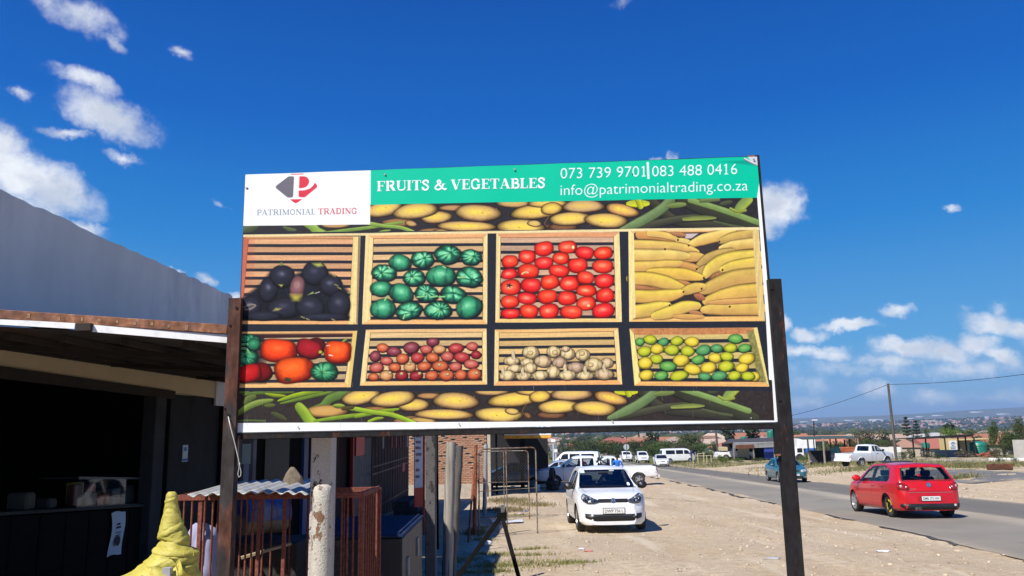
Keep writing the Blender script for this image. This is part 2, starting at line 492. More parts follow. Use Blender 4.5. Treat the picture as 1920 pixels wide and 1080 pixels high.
 def stroke(s,pts,wid,top,bot=None ,edge=(40,30,20),taper=(1,1),eo=.7,tex=.15,curve=True ):
  q=[s.pt(*p) for p in pts]
  if curve and len(q)>2:
   o=[]
   for i in range(len(q)-1):
    p0=q[max(0,i-1)];p1=q[i];p2=q[i+1];p3=q[min(len(q)-1,i+2)]
    for t in np.linspace(0,1,7)[:-1]:
     o.append(tuple(.5*(2*p1[k]+(p2[k]-p0[k])*t+(2*p0[k]-5*p1[k]+4*p2[k]-p3[k])*t*t+(3*p1[k]-p0[k]-3*p2[k]+p3[k])*t**3) for k in (0,1)))
   q=o+[q[-1]]
  q=np.array(q,np.float32);h=s.ln(wid)
  w=s.win(q[:,0].min()-h,q[:,1].min()-h,q[:,0].max()+h,q[:,1].max()+h)
  if w is None :return
  sl,X,Y=w
  L=np.r_[0,np.cumsum(np.hypot(*np.diff(q,axis=0).T))];T=L[-1]+1e-6
  best=np.full(X.shape,1e9,np.float32);side=np.zeros(X.shape,np.float32);hw=np.ones(X.shape,np.float32)
  for i in range(len(q)-1):
   ax,ay=q[i];dx,dy=q[i+1]-q[i];l=math.hypot(dx,dy)+1e-6
   t=np.clip(((X-ax)*dx+(Y-ay)*dy)/(l*l),0,1)
   ex=X-ax-t*dx;ey=Y-ay-t*dy;d=np.hypot(ex,ey)
   g=(L[i]+t*l)/T
   ww=h*np.minimum(1,np.minimum(taper[0]+(1-taper[0])*np.sqrt(np.clip(g/.35,0,1)),taper[1]+(1-taper[1])*np.sqrt(np.clip((1-g)/.35,0,1))))
   r=d/ww
   b=r<best
   sd=(ex*-dy+ey*dx)/l/ww
   if dx<0:sd=-sd
   best=np.where(b,r,best);side=np.where(b,sd,side);hw=np.where(b,ww,hw)
  if eo:s.put(sl,np.clip((1.16-best)*6,0,1)*eo*.6,np.asarray(edge,np.float32)*.5)
  al=np.clip((1-best)*hw+.5,0,1)
  top=np.asarray(top,np.float32);bot=top*.72 if bot is None else np.asarray(bot,np.float32)
  k=np.clip(side*.5+.5,0,1);k=(k*k*(3-2*k))[...,None ]
  col=top+(bot-top)*k
  col=col*(1-.35*np.clip((np.abs(side)-.72)/.28,0,1)[...,None ]*(1 if eo else 0))
  col=col*(1+(s.n1[sl][...,None ]-.5)*tex)
  s.put(sl,al,col)
def font_tris(txt,size=1.0,spacing=1.0,offset=0.0):
 cu=bpy.data.curves.new('lettering','FONT');cu.body=txt;cu.size=size;cu.space_character=spacing;cu.offset=offset
 cu.resolution_u=3
 o=bpy.data.objects.new('lettering',cu);COL.objects.link(o)
 dg=bpy.context.evaluated_depsgraph_get();dg.update()
 me=o.evaluated_get(dg).to_mesh()
 me.calc_loop_triangles()
 v=np.array([p.co[:2] for p in me.vertices]) if len(me.vertices) else np.zeros((0,2))
 f=[tuple(t.vertices) for t in me.loop_triangles]
 o.evaluated_get(dg).to_mesh_clear()
 bpy.data.objects.remove(o);bpy.data.curves.remove(cu)
 return v,f
def text_mesh(txt,width,height,offset=0.0):
 """letters as a flat mesh scaled to width x height, centred"""
 v,f=font_tris(txt,offset=offset)
 lo=v.min(0);hi=v.max(0)
 v=(v-(lo+hi)/2)/(hi-lo)*np.array([width,height])
 return v,f
# serif capitals as strokes (x, y up, in cap heights): thick and thin
TK,TN=.20,.075
SERIF={
'F':(.66,[((.2,0),(.2,1),TK),((.04,.03),(.40,.03),TN),((.04,.97),(.64,.97),TN),((.3,.52),(.5,.52),TN),((.61,.97),(.61,.74),TN),((.49,.64),(.49,.40),TN)]),
'R':(.80,[((.2,0),(.2,1),TK),((.04,.03),(.38,.03),TN),((.04,.97),(.46,.97),TN),[(.44,.95),(.60,.90),(.63,.75),(.58,.58),(.42,.53),.15],((.3,.53),(.44,.53),TN),((.42,.52),(.68,.06),TK),((.6,.03),(.80,.03),TN)]),
'U':(.80,[((.2,1),(.2,.3),TK),((.04,.97),(.38,.97),TN),((.56,.97),(.82,.97),TN),((.69,1),(.69,.3),TN),[(.2,.32),(.24,.12),(.42,.05),(.62,.12),(.69,.32),.11]]),
'I':(.42,[((.21,0),(.21,1),TK),((.04,.03),(.38,.03),TN),((.04,.97),(.38,.97),TN)]),
'T':(.72,[((.36,0),(.36,1),TK),((.2,.03),(.52,.03),TN),((.03,.97),(.69,.97),TN),((.05,.97),(.05,.72),TN),((.67,.97),(.67,.72),TN)]),
'S':(.60,[[(.50,.76),(.40,.95),(.24,.96),(.12,.82),(.20,.64),(.40,.48),(.50,.28),(.40,.07),(.22,.04),(.08,.26),.15],((.52,1),(.52,.72),TN),((.06,.30),(.06,0),TN)]),
'&':(.92,[[(.70,.56),(.62,.30),(.42,.06),(.22,.05),(.10,.20),(.18,.42),(.40,.60),(.50,.80),(.38,.96),(.26,.84),(.36,.58),(.62,.20),(.80,.04),(.90,.10),.14],((.56,.58),(.86,.58),TN)]),
'V':(.80,[((.14,1),(.42,0),TK),((.42,.02),(.68,1),TN),((.0,.97),(.34,.97),TN),((.54,.97),(.80,.97),TN)]),
'E':(.68,[((.2,0),(.2,1),TK),((.04,.03),(.64,.03),TN),((.04,.97),(.62,.97),TN),((.3,.52),(.48,.52),TN),((.59,.97),(.59,.76),TN),((.62,.03),(.62,.26),TN),((.47,.64),(.47,.40),TN)]),
'G':(.80,[[(.62,.72),(.50,.95),(.30,.95),(.14,.75),(.12,.42),(.22,.10),(.44,.04),(.60,.10),.14],((.62,.42),(.62,.04),.17),((.46,.43),(.76,.43),TN),((.64,1),(.64,.70),TN)]),
'A':(.80,[((.38,1),(.66,0),TK),((.38,.98),(.12,.03),TN),((.2,.33),(.56,.33),TN),((.0,.03),(.26,.03),TN),((.50,.03),(.82,.03),TN)]),
'B':(.70,[((.2,0),(.2,1),TK),((.04,.03),(.4,.03),TN),((.04,.97),(.4,.97),TN),[(.38,.95),(.54,.88),(.54,.62),(.38,.54),.14],[(.40,.52),(.60,.42),(.60,.12),(.38,.05),.15],((.3,.53),(.42,.53),TN)]),
'L':(.66,[((.2,0),(.2,1),TK),((.04,.03),(.62,.03),TN),((.04,.97),(.38,.97),TN),((.60,.03),(.60,.30),TN)]),
'P':(.68,[((.2,0),(.2,1),TK),((.04,.03),(.38,.03),TN),((.04,.97),(.44,.97),TN),[(.42,.95),(.58,.88),(.60,.72),(.56,.52),(.40,.46),.15],((.3,.46),(.42,.46),TN)]),
'M':(1.0,[((.16,.03),(.16,.97),TN),((.18,.97),(.50,.05),TK),((.50,.05),(.80,.97),TN),((.83,0),(.83,1),TK),((.02,.03),(.30,.03),TN),((.02,.97),(.26,.97),TN),((.70,.03),(.98,.03),TN),((.78,.97),(.98,.97),TN)]),
'O':(.82,[[(.40,.96),(.16,.78),(.14,.50),(.16,.22),(.40,.04),.15],[(.40,.96),(.66,.78),(.68,.50),(.66,.22),(.40,.04),.15]]),
'N':(.84,[((.16,.03),(.16,.97),TN),((.16,.97),(.70,.03),TK),((.70,0),(.70,.97),TN),((.02,.03),(.30,.03),TN),((.02,.97),(.26,.97),TN),((.56,.97),(.84,.97),TN)]),
'D':(.80,[((.2,0),(.2,1),TK),((.04,.03),(.4,.03),TN),((.04,.97),(.4,.97),TN),[(.38,.95),(.60,.86),(.68,.50),(.60,.14),(.38,.05),.15]]),
' ':(.34,[]),
}
def serif(cv,txt,x0,y0,x1,y1,h,col,weight=1.0):
 """write txt between two baseline points"""
 W=sum(SERIF[c][0] for c in txt);L=math.hypot(x1-x0,y1-y0);k=L/W
 ux,uy=(x1-x0)/L,(y1-y0)/L
 x=0.0
 def mp(a,b):return (x0+ux*(x+a*k)+uy*b*h*-1*-1*0+0,y0+uy*(x+a*k)-b*h)
 for c in txt:
  adv,st=SERIF[c]
  for g in st:
   if isinstance(g,list):cv.stroke([mp(*p) for p in g[:-1]],g[-1]*h*weight/2,col,col,eo=0,tex=0)
   else :
    (a0,b0),(a1,b1)=mp(*g[0]),mp(*g[1]);w_=g[2]*h*(weight if g[2]>.1 else 1)/2;dd=math.hypot(a1-a0,b1-b0)+1e-6
    nx_,ny_=-(b1-b0)/dd*w_,(a1-a0)/dd*w_
    cv.poly([(a0+nx_,b0+ny_),(a1+nx_,b1+ny_),(a1-nx_,b1-ny_),(a0-nx_,b0-ny_)],col)
  x+=adv*k
def sans(cv,txt,x0,y0,x1,y1,h,col,off=0.0,asc=None ):
 """txt from the built-in font between two baseline points; h = height of its tallest letter"""
 v,f=font_tris(txt,offset=off)
 lo=v.min(0);hi=v.max(0)
 L=math.hypot(x1-x0,y1-y0);ux,uy=(x1-x0)/L,(y1-y0)/L
 X=(v[:,0]-lo[0])/(hi[0]-lo[0])*L;Y=v[:,1]/hi[1]*h
 pts=np.stack([x0+ux*X,y0+uy*X-Y],1)
 cp=np.array([cv.pt(*p) for p in pts],np.float32)
 w=cv.win(cp[:,0].min(),cp[:,1].min(),cp[:,0].max(),cp[:,1].max());sl,XX,YY=w
 SS=4
 cov=np.zeros((XX.shape[0]*SS,XX.shape[1]*SS),bool)
 ox,oy=sl[1].start,sl[0].start
 q=(cp-np.array([ox,oy]))*SS
 for t in f:
  a,b,c=q[list(t)]
  x_0,y_0=np.floor(np.minimum(np.minimum(a,b),c)).astype(int);x_1,y_1=np.ceil(np.maximum(np.maximum(a,b),c)).astype(int)
  x_0=max(0,x_0);y_0=max(0,y_0)
  Yg,Xg=np.mgrid[y_0:y_1+1,x_0:x_1+1]+.5
  e=lambda p,r:(r[0]-p[0])*(Yg-p[1])-(r[1]-p[1])*(Xg-p[0])
  e0,e1,e2=e(a,b),e(b,c),e(c,a)
  ins=((e0>=0)&(e1>=0)&(e2>=0))|((e0<=0)&(e1<=0)&(e2<=0))
  hh,ww=cov[y_0:y_1+1,x_0:x_1+1].shape
  cov[y_0:y_1+1,x_0:x_1+1]|=ins[:hh,:ww]
 al=cov.reshape(XX.shape[0],SS,XX.shape[1],SS).mean((1,3))
 cv.put(sl,al,np.asarray(col,np.float32))
def paint_banner():
 cv=Canvas(434,284,1044,536,2.0)
 WHITE=(246,250,253);DK=(37,42,53);WOOD=(226,192,128);WOODL=(238,214,150);WOODD=(206,152,104)
 cv.a[:]=np.array(WHITE)
# dark printed field
 cv.poly([(457,424),(695,384),(1419,366),(1424,430),(1436,605),(1442,712),(1447,713),(1451.5,788.5),(441,793)],(46,44,50),tex=.3)
# ---- vegetables of the top and bottom strips
 def strip(kx,x0,y0,k,bottom):
  cv.crop(x0,y0,k)
 POT=dict(hi=(252,224,84),dark=(52,30,24),spec=.85,tex=.5,outline=1.2,spw=4,sh=(-.05,-.2))
 cv.crop(690,300,5.189)
 tan=(214,176,112)
 def pot(x,y,rx,ry,rot=0,base=tan,**k):
  d=dict(POT);d.update(k);cv.fruit(x,y,rx,ry,rot,base,**d)
  c_=cv.tf
  for j in range(5):
   ax_=x+rx*.8*math.sin(j*2.4+x);ay_=y+ry*.6*math.sin(j*3.7+y*.3+x)
   cv.stroke([(ax_,ay_),(ax_+rx*.09*math.sin(j+x),ay_+ry*.05)],ry*(.025+.02*(j%2)),(168,122,74),(168,122,74),eo=0,taper=(.3,.3))
 def potato_band(dy=0.0,oy=0):
  pot(820,470,130,30,0,(176,130,90),spec=.2)
  pot(150,480,190,75,-.18);
  pot(300,610,170,40,0,(150,108,72),spec=.2);pot(420,622,60,28,.2,(190,150,100),spec=.2)
  pot(665,560,155,62,-.05,(205,165,105));pot(465,500,220,78,-.12)
  pot(1075,520,225,85,.05,(206,164,112));pot(1420,425,170,42,0,(200,160,105),spec=.3)
  pot(600,700,140,34,-.1,(150,112,78),spec=.2);pot(760,708,130,30,.1,(190,150,95),spec=.3)
  pot(960,650,290,52,.02,(212,170,110));pot(1640,505,255,72,-.1,(220,180,100))
  pot(1490,655,235,75,.03,(222,188,112));pot(1620,620,70,32,.1,(214,178,110),spec=.3)
  pot(1770,660,40,26,.6,(130,90,60),spec=.1)
  cv.stroke([(1760,555),(1720,620),(1770,680)],6,(120,90,60),eo=.3)
  cv.crop(1030,285,4.683)
  pot(-10,455,180,38,0,(204,160,100));pot(300,480,185,58,-.02,(205,165,120),spec=.5)
  pot(20,500,95,55,-.1,(215,172,90));pot(640,515,150,55,.22,(206,150,96))
  pot(120,660,130,35,0,(120,80,60),spec=.1);pot(185,590,185,60,-.05,(224,186,110))
  pot(500,605,190,66,.06,(220,180,110),spec=.8)
  GL,GD=(150,178,96),(78,98,56)
  cv.stroke([(900,440),(1100,600),(1400,640),(1900,690)],46,(74,74,58),(48,48,44),eo=.4)
  cv.stroke([(640,690),(900,640),(1150,590),(1420,575)],34,(84,86,66),(54,54,48),eo=.4)
  cv.stroke([(1060,430),(1000,490),(900,560),(780,625),(620,690)],44,(124,150,98),(92,114,74),eo=.5,taper=(1,.2))
  cv.stroke([(1180,420),(1400,520),(1640,600),(1860,680)],62,(70,72,54),(48,50,42),eo=.4)
  cv.stroke([(1240,425),(1500,505),(1850,625)],27,(140,168,98),(112,138,76),eo=.6)
  cv.stroke([(690,455),(860,455)],34,(170,184,60),(206,208,40),taper=(.5,.6));cv.stroke([(780,425),(800,480)],26,(206,214,50),eo=.2)
  cv.stroke([(1030,480),(1100,470),(1190,462)],26,(130,150,84),(96,112,60),taper=(.3,.5))
  cv.stroke([(1180,590),(1330,580),(1465,580)],22,(104,118,66),(150,160,80),taper=(.7,.15))
  cv.stroke([(1740,420),(1690,470),(1650,520)],46,(122,146,84),(160,178,72),taper=(1,.7));cv.stroke([(1590,500),(1650,525),(1720,515)],13,(160,178,76),eo=.2)
  cv.stroke([(1450,615),(1600,650),(1700,665)],14,(92,98,72),eo=.2);cv.stroke([(1500,460),(1600,440)],22,(84,92,66),eo=.3,taper=(.4,.4))
  cv.stroke([(1330,430),(1480,420)],18,(118,138,84),eo=.3)
 def beans_left():
  cv.crop(430,605,4.908)
  BE=(148,172,62);BD=(80,100,36)
  cv.stroke([(70,640),(180,642)],12,(120,140,50),BD)
  cv.stroke([(130,665),(280,645),(480,640),(590,636)],20,(104,132,62),(70,92,40),taper=(.3,.5))
  cv.stroke([(330,655),(420,672),(520,675)],18,(176,196,40),BD,taper=(.2,.3))
  cv.stroke([(150,740),(185,700),(235,680)],34,(112,128,64),(70,82,40),taper=(.6,.5))
  cv.stroke([(60,860),(150,790),(260,740),(400,712)],30,(150,172,84),(92,112,48),taper=(.5,.3))
  cv.stroke([(325,765),(420,758)],20,(104,118,60),taper=(.3,.3))
  cv.stroke([(450,720),(600,672),(760,640),(860,630)],22,(168,196,46),(96,124,36),taper=(.3,.6))
  cv.stroke([(470,745),(640,705),(820,665),(980,630)],17,(122,148,60),(80,104,40),taper=(.3,.6))
  cv.stroke([(740,800),(860,770),(930,700),(1040,660),(1180,620)],42,(110,142,70),(78,104,50),taper=(.3,.8));
  cv.fruit(900,820,200,60,0,(206,160,92),(230,190,110),(60,40,30),spec=.3)
  cv.stroke([(645,775),(690,830),(740,900),(790,940)],52,(166,196,66),(110,142,44),taper=(.8,1))
  cv.stroke([(960,765),(1060,768)],22,(170,190,70),BD,taper=(.3,.3))
  cv.stroke([(1060,790),(1180,800),(1300,830)],15,(186,210,50),(130,156,40),taper=(.3,1))
  cv.stroke([(780,905),(960,880),(1120,858),(1290,840)],20,(150,180,60),(100,130,44),taper=(.3,1))
  cv.stroke([(390,830),(460,860),(520,890)],26,(84,90,56),(60,64,44),taper=(.3,.3),eo=.2)
  cv.stroke([(60,905),(200,900),(330,905)],8,(96,120,60),eo=0);cv.stroke([(1050,790),(1130,780)],18,(90,80,50),eo=.2)
  cv.crop(670,605,4.908)
# the top strip shows the lower part of the same picture as the bottom one
 potato_band()
 cv.crop(430,300,6.75)
 cv.stroke([(190,900),(250,870),(340,845)],60,(96,110,74),(60,70,50),taper=(.3,.4),eo=.2);cv.stroke([(690,850),(760,880),(850,890)],26,(96,112,72),taper=(.4,.2),eo=.2)
 cv.stroke([(990,800),(1060,850),(1120,910),(1250,960)],58,(160,190,92),(118,150,66),taper=(1,.8));cv.fruit(1350,830,190,40,0,(196,156,104),(210,170,110),(60,44,36),spec=.2)
 cv.stroke([(1220,930),(1500,890),(1780,855)],24,(140,172,84),(96,126,60));cv.stroke([(180,945),(640,935)],7,(110,130,76),eo=0)
 cv.crop(690,300,5.189)
 cv.stroke([(0,660),(180,632),(350,606)],17,(150,180,80),(104,134,60),taper=(1,.3));cv.stroke([(-20,610),(140,640),(330,662),(500,730)],19,(160,186,90),(112,144,64));cv.stroke([(60,730),(130,700),(220,685)],13,(150,180,80),taper=(1,.3))
# ---- bottom strip
 cv.tf=None
 cv.poly([(442,733),(1449,733),(1451.5,788.5),(441,793)],(52,46,46),tex=.4)
 beans_left()
 cv.crop(690-44,300+348,5.189)
 save=cv.a.copy()
# reuse with an offset by painting into a shifted copy of the transform
 tf0=cv.crop
 def shifted(x0,y0,k):cv.tf=(x0-42 if x0<1000 else x0-22,y0+352,k)
 cv.crop=shifted
 cv.crop(690,300,5.189);potato_band()
 cv.crop=tf0
 cv.tf=None
 cv.a[:int((733-284)*2)]=save[:int((733-284)*2)]
 cv.crop(670,605,4.908)
 cv.stroke([(-10,860),(180,825),(385,795)],20,(158,190,50),(104,134,36),taper=(1,.3));cv.stroke([(-10,795),(160,825),(330,850),(520,920)],22,(176,206,60),(120,150,44));cv.stroke([(110,910),(170,885),(240,875)],15,(160,190,56),taper=(1,.3))
# ---- black bands of the crate wall
 cv.tf=None
 cv.poly([(456,437),(1425,427),(1437,605),(1442,712),(1447,713),(1448.5,733),(443,734)],DK,tex=.25)
# ---- crates
 def slats(q,n,gap=.36,col=(222,172,124),first=.0):
  (ax,ay),(bx,by),(cx,cy),(dx,dy)=q
  cv.poly(q,DK,tex=.2)
  L=lambda t:(ax+(dx-ax)*t,ay+(dy-ay)*t);Rr=lambda t:(bx+(cx-bx)*t,by+(cy-by)*t)
  for i in range(n):
   t0=(i+first)/n;t1=min(1,t0+(1-gap)/n)
   k=1-.1*(i%2);cv.wood([L(t0),Rr(t0),Rr(t1),L(t1)],tuple(x*k for x in col))
 def crate(outer,inner,n,colslat=(222,178,128),cols=(WOODL,WOODD,WOOD,WOOD)):
# outer/inner: tl tr br bl ; cols: left, top, right, bottom
  o,i=outer,inner
  cv.wood([o[0],o[1],i[1],i[0]],cols[1]);cv.wood([o[3],o[2],i[2],i[3]],cols[3])
  cv.wood([o[0],i[0],i[3],o[3]],cols[0],False );cv.wood([o[1],i[1],i[2],o[2]],cols[2],False )
  slats(i,n,col=colslat)
  for a,b in ((0,1),(1,2),(2,3),(3,0)):cv.stroke([i[a],i[b]],cv.tf[2]*.45 if cv.tf else .45,(120,80,54),(120,80,54),eo=0,curve=False )
# 1 aubergines
 cv.crop(430,430,5.4)
 crate([(148,68),(1330,72),(1300,962),(112,962)],[(200,100),(1255,98),(1212,925),(130,925)],10,(226,172,126),cols=((196,112,82),WOODD,WOODL,(236,178,116)))
 cv.poly([(148,90),(260,95),(230,500),(128,690)],(190,70,60),alpha=.30,soft=30)
 cv.wood([(1255,75),(1305,75),(1255,962),(1212,962)],(236,214,142),False );cv.poly([(1305,80),(1330,80),(1300,955),(1285,955)],(150,130,96))
 cv.poly([(140,700),(320,560),(430,420),(640,470),(760,420),(980,420),(1110,520),(1215,640),(1212,920),(130,922)],(26,29,40),tex=.7,soft=8)
 AUB=dict(base=(40,42,58),hi=(156,156,180),dark=(14,16,26),tex=.9,spw=20,outline=1)
 for (x,y,rx,ry,r,sp) in [(220,800,110,125,0,.5),(400,620,95,130,.2,.5),(540,480,125,118,.1,.45),(870,450,135,125,0,.25),(690,640,60,60,0,0),(560,800,170,110,0,.25),(1030,570,115,110,0,.45),(820,790,150,120,.2,.35),(1110,770,118,140,.2,.4),(350,880,180,50,0,.1),(950,890,270,40,0,.1)]:
  cv.fruit(x,y,rx,ry,r,spec=sp,**AUB)
 cv.fruit(690,600,78,135,.14,(128,84,90),(214,178,168),(52,38,48),spec=.5,tex=.6)
 cv.poly([(615,655),(740,665),(700,728),(650,725)],(196,190,70),soft=10,alpha=.85)
 cv.poly([(840,345),(930,340),(960,372),(900,385),(860,365)],(180,186,86),soft=4,alpha=.8);cv.poly([(518,345),(535,332),(552,365),(515,372)],(120,138,70),soft=3)
 cv.poly([(500,560),(548,562),(530,585)],(196,200,80),soft=3);cv.poly([(790,668),(850,630),(858,650)],(150,176,90),soft=2);cv.stroke([(870,650),(915,635)],4,(220,224,220),eo=0)
 cv.poly([(440,830),(470,795),(540,800),(500,825)],(170,160,96),soft=3,alpha=.8);cv.stroke([(160,790),(220,765),(270,775),(220,810),(165,815)],9,(150,136,128),eo=0)
 for (x,y) in ((1070,560),(1100,590),(730,885),(780,905),(1040,910),(1200,640),(1045,465)):cv.stroke([(x,y),(x+30,y+14)],7,(150,140,86),eo=0)
# 2 green peppers
 cv.crop(670,430,5.4)
 crate([(85,50),(1320,45),(1316,962),(48,962)],[(165,95),(1275,90),(1270,915),(135,915)],10,(224,186,134),cols=(WOODL,(230,172,118),WOODL,(240,186,120)))
 GP=dict(base=(44,150,104),hi=(158,240,186),dark=(14,40,44),spec=.75,tex=.55,outline=1.4)
 for (x,y,rx,ry,r,lb,rb) in [(435,345,112,82,.15,0,2),(665,315,112,86,.1,6,0),(918,262,132,94,.1,7,0),(1155,290,104,78,.1,9,0),(275,448,124,86,.1,7,0),(580,498,108,82,0,8,0),(850,478,146,102,0,0,4),(1135,490,130,102,.2,5,0),(245,605,112,76,0,0,1.6),(448,655,122,94,.35,0,2),(705,655,116,86,.2,8,0),(975,668,132,86,.2,4,0),(265,810,126,100,0,0,3),(525,830,132,88,-.2,5,0),(820,825,134,90,0,10,0),(1135,795,130,110,-.3,0,2.4)]:
  cv.fruit(x,y,rx*1.05,ry*1.06,r,lobes=lb,ribs=rb,ph=x*.01,cen=(120,190,110) if lb>6 else None ,**GP)
 for (a,b) in (((280,720),(305,680)),((470,905),(485,870)),((830,688),(885,684)),((1020,490),(1090,490)),((610,690),(680,682)),((740,690),(810,680)),((870,380),(890,392)),((315,385),(330,400))):cv.stroke([a,b],9,(170,226,150),(110,170,110),eo=.4)
# 3 tomatoes
 cv.crop(920,430,5.4)
 crate([(58,38),(1302,28),(1328,940),(48,945)],[(103,85),(1245,80),(1265,902),(92,905)],10,(206,170,140),cols=(WOODL,(222,158,112),WOODL,(240,204,132)))
 TM=[(540,198,97,74),(780,182,94,64),(950,240,94,64),(1140,243,96,64),(370,278,87,70),(195,328,84,64),(540,342,94,64),(712,295,84,62),(880,368,100,77),(1135,378,106,68),(190,452,82,54),(380,425,108,74),(692,423,104,64),(205,588,102,80),(407,568,102,74),(600,536,95,74),(800,550,100,77),(957,492,88,66),(1150,525,98,74),(970,622,102,60),(1157,672,91,75),(195,735,93,65),(370,698,98,60),(572,682,101,72),(772,700,97,72),(968,752,99,72),(200,855,98,52),(388,830,94,72),(592,828,100,75),(815,840,113,68),(1140,825,113,75)]
 for k,(x,y,rx,ry) in enumerate(TM):
  cv.fruit(x,y,rx,ry,(-.15+.3*((k*7)%5)/5),((246,44,34),(250,62,40),(240,36,40),(248,54,30))[k%4],(255,196,150),(170,12,16),spec=(.62,.8,.5)[k%3],box=.45,tex=.35,spw=8,sh=((-.1,-.2,.15)[k%3],(-.3,-.1,-.36)[k%3]),outline=.9)
 for j in range(5):cv.stroke([(188,568),(188+34*math.cos(j*1.26),568+26*math.sin(j*1.26))],6,(40,50,40),eo=0,taper=(1,.2))
 cv.stroke([(320,452),(350,436),(375,440)],10,(250,210,150),eo=0);cv.fruit(990,775,22,18,0,(240,190,120),(255,220,170),(220,120,80));cv.fruit(835,185,16,22,0,(250,226,160),(255,240,200),(236,150,90),outline=0)
# 4 bananas
 cv.crop(1160,420,5.144)
 crate([(92,68),(1350,40),(1410,938),(100,945)],[(145,92),(1290,72),(1345,888),(162,900)],2,(60,52,54),cols=((240,218,148),(228,176,112),(216,190,120),(238,188,112)))
 cv.poly([(145,180),(560,190),(600,420),(620,690),(160,720)],(176,122,78),tex=.4,soft=8);cv.poly([(900,300),(1320,250),(1340,880),(860,870)],(170,118,76),tex=.4,soft=8)
 cv.poly([(640,95),(770,92),(700,140),(640,142)],(204,186,186))
 BT,BB=(240,214,122),(216,174,100)
 for pts,w,tp,a,b in [
([(210,105),(400,115),(560,165)],44,(1,.3),(222,170,88),(190,130,72)),([(300,95),(440,110),(570,150)],30,(1,.3),(232,196,96),BB),
([(520,95),(640,110)],20,(.6,.5),(196,140,90),(150,100,70)),
([(575,165),(690,185)],34,(.8,.5),BT,BB),
([(680,205),(820,150),(1080,90)],50,(.3,1),BT,(214,166,84)),([(970,170),(1100,130),(1300,92)],44,(.3,1),(214,184,96),(184,146,80)),
([(140,205),(400,215),(640,235),(770,272)],46,(1,.2),(236,204,104),(204,158,90)),
([(975,240),(1120,210),(1310,185)],48,(.25,1),BT,(206,160,84)),
([(600,330),(700,318),(810,318)],46,(.5,.35),(228,190,100),(196,146,84)),
([(140,305),(350,308),(560,306),(675,312)],55,(1,.35),BT,(208,166,86)),
([(750,430),(850,345),(960,300),(1090,275)],48,(.4,.8),(204,172,94),(168,132,76)),
([(600,400),(690,430),(760,440)],50,(.6,.5),(220,168,92),(180,120,72)),
([(140,415),(350,410),(500,395),(605,378)],48,(1,.3),(236,202,98),(208,158,88)),
([(760,475),(840,440),(920,420)],44,(.5,.8),(196,164,92),(160,124,76)),
([(835,500),(900,420),(1080,345),(1320,320)],68,(.3,1),(238,212,92),(202,164,84)),
([(990,440),(1150,400),(1330,370)],50,(.4,1),(240,214,90),(206,170,84)),
([(290,470),(480,480),(640,490),(815,520)],56,(.5,.2),(240,204,84),(214,166,78)),
([(560,560),(700,590)],26,(.6,.4),(208,150,90),(170,110,76)),
([(140,530),(300,535),(460,570),(625,620)],60,(1,.3),(240,210,88),(208,162,84)),
([(795,645),(950,590),(1120,525),(1340,500)],72,(.35,1),(214,182,92),(196,150,82)),
([(150,620),(330,640)],30,(1,.5),(190,130,84),(150,96,66)),
([(620,655),(720,620),(820,605)],46,(.6,.5),(232,200,92),(200,156,84)),
([(150,700),(330,705),(500,690),(625,658)],58,(1,.3),(240,212,90),(206,158,80)),
([(1200,620),(1340,600)],34,(.5,1),(224,178,100),(190,136,80)),
([(830,750),(960,710),(1150,660),(1345,640)],62,(.35,1),(232,198,92),(210,160,82)),
([(740,690),(820,720)],30,(.5,.5),(190,120,80),(140,84,60)),
([(155,850),(300,830),(490,790)],62,(1,.3),(238,214,92),(200,160,84)),
([(340,890),(500,850),(640,800),(765,790)],56,(.5,.5),(236,212,90),(206,166,86)),
([(690,850),(800,875)],26,(.5,.4),(196,140,92),(150,100,70)),([(520,892),(820,896)],24,(.4,.4),(226,178,96),(190,140,80)),
([(810,830),(960,815),(1150,815),(1350,815)],62,(.35,1),(228,196,96),(204,158,84)),([(850,760),(1345,735)],26,(.3,1),(222,174,98),(190,136,80))]:
  cv.stroke(pts,w*1.11,a,tuple(q_*.95+10 for q_ in b),edge=(80,54,34),taper=tp,eo=.8,tex=.16)
 for (x,y) in ((570,155),(675,208),(970,172),(752,435),(1000,445),(820,520),(625,655),(800,625),(490,785),(1070,798),(445,245)):cv.fruit(x,y,9,11,.4,(70,50,36),(90,70,50),(40,28,22),outline=0)
 cv.wood([(92,68),(145,92),(162,900),(100,945)],(240,218,148),False );cv.wood([(1290,72),(1350,40),(1410,938),(1345,888)],(222,196,128),False )
 cv.poly([(78,70),(92,68),(100,945),(84,945)],DK)
# 5 mixed peppers
 cv.crop(430,605,4.908)
 crate([(105,85),(1178,75),(1118,595),(72,600)],[(100,108),(1138,102),(1062,548),(80,555)],6,(206,176,130),cols=(DK,(224,176,116),WOODL,(236,188,122)))
 cv.poly([(100,108),(1138,102),(1135,140),(100,160)],(60,34,36),soft=4);cv.stroke([(330,150),(1135,140)],7,(224,196,150),eo=0);cv.poly([(80,130),(300,120),(340,560),(78,556)],(34,36,44),soft=20,alpha=.9)
 cv.poly([(1138,80),(1178,75),(1118,595),(1090,595)],(226,196,110),soft=1)
 for a in [(185,160,110,55,.1,6),(230,205,62,60,0,0),(170,330,100,84,0,7)]:cv.fruit(*a[:5],base=(34,122,84),hi=(110,206,150),dark=(10,40,34),lobes=a[5],spec=.5)
 cv.stroke([(90,205),(170,200)],12,(110,196,130));cv.stroke([(125,240),(160,245),(190,285)],13,(120,200,130));cv.stroke([(95,395),(160,415)],12,(100,180,110))
 RP=dict(hi=(255,150,80),dark=(120,14,14),spec=.45,tex=.15,outline=1)
 cv.fruit(455,258,168,106,.05,(255,72,24),ribs=1.4,box=.9,**RP)
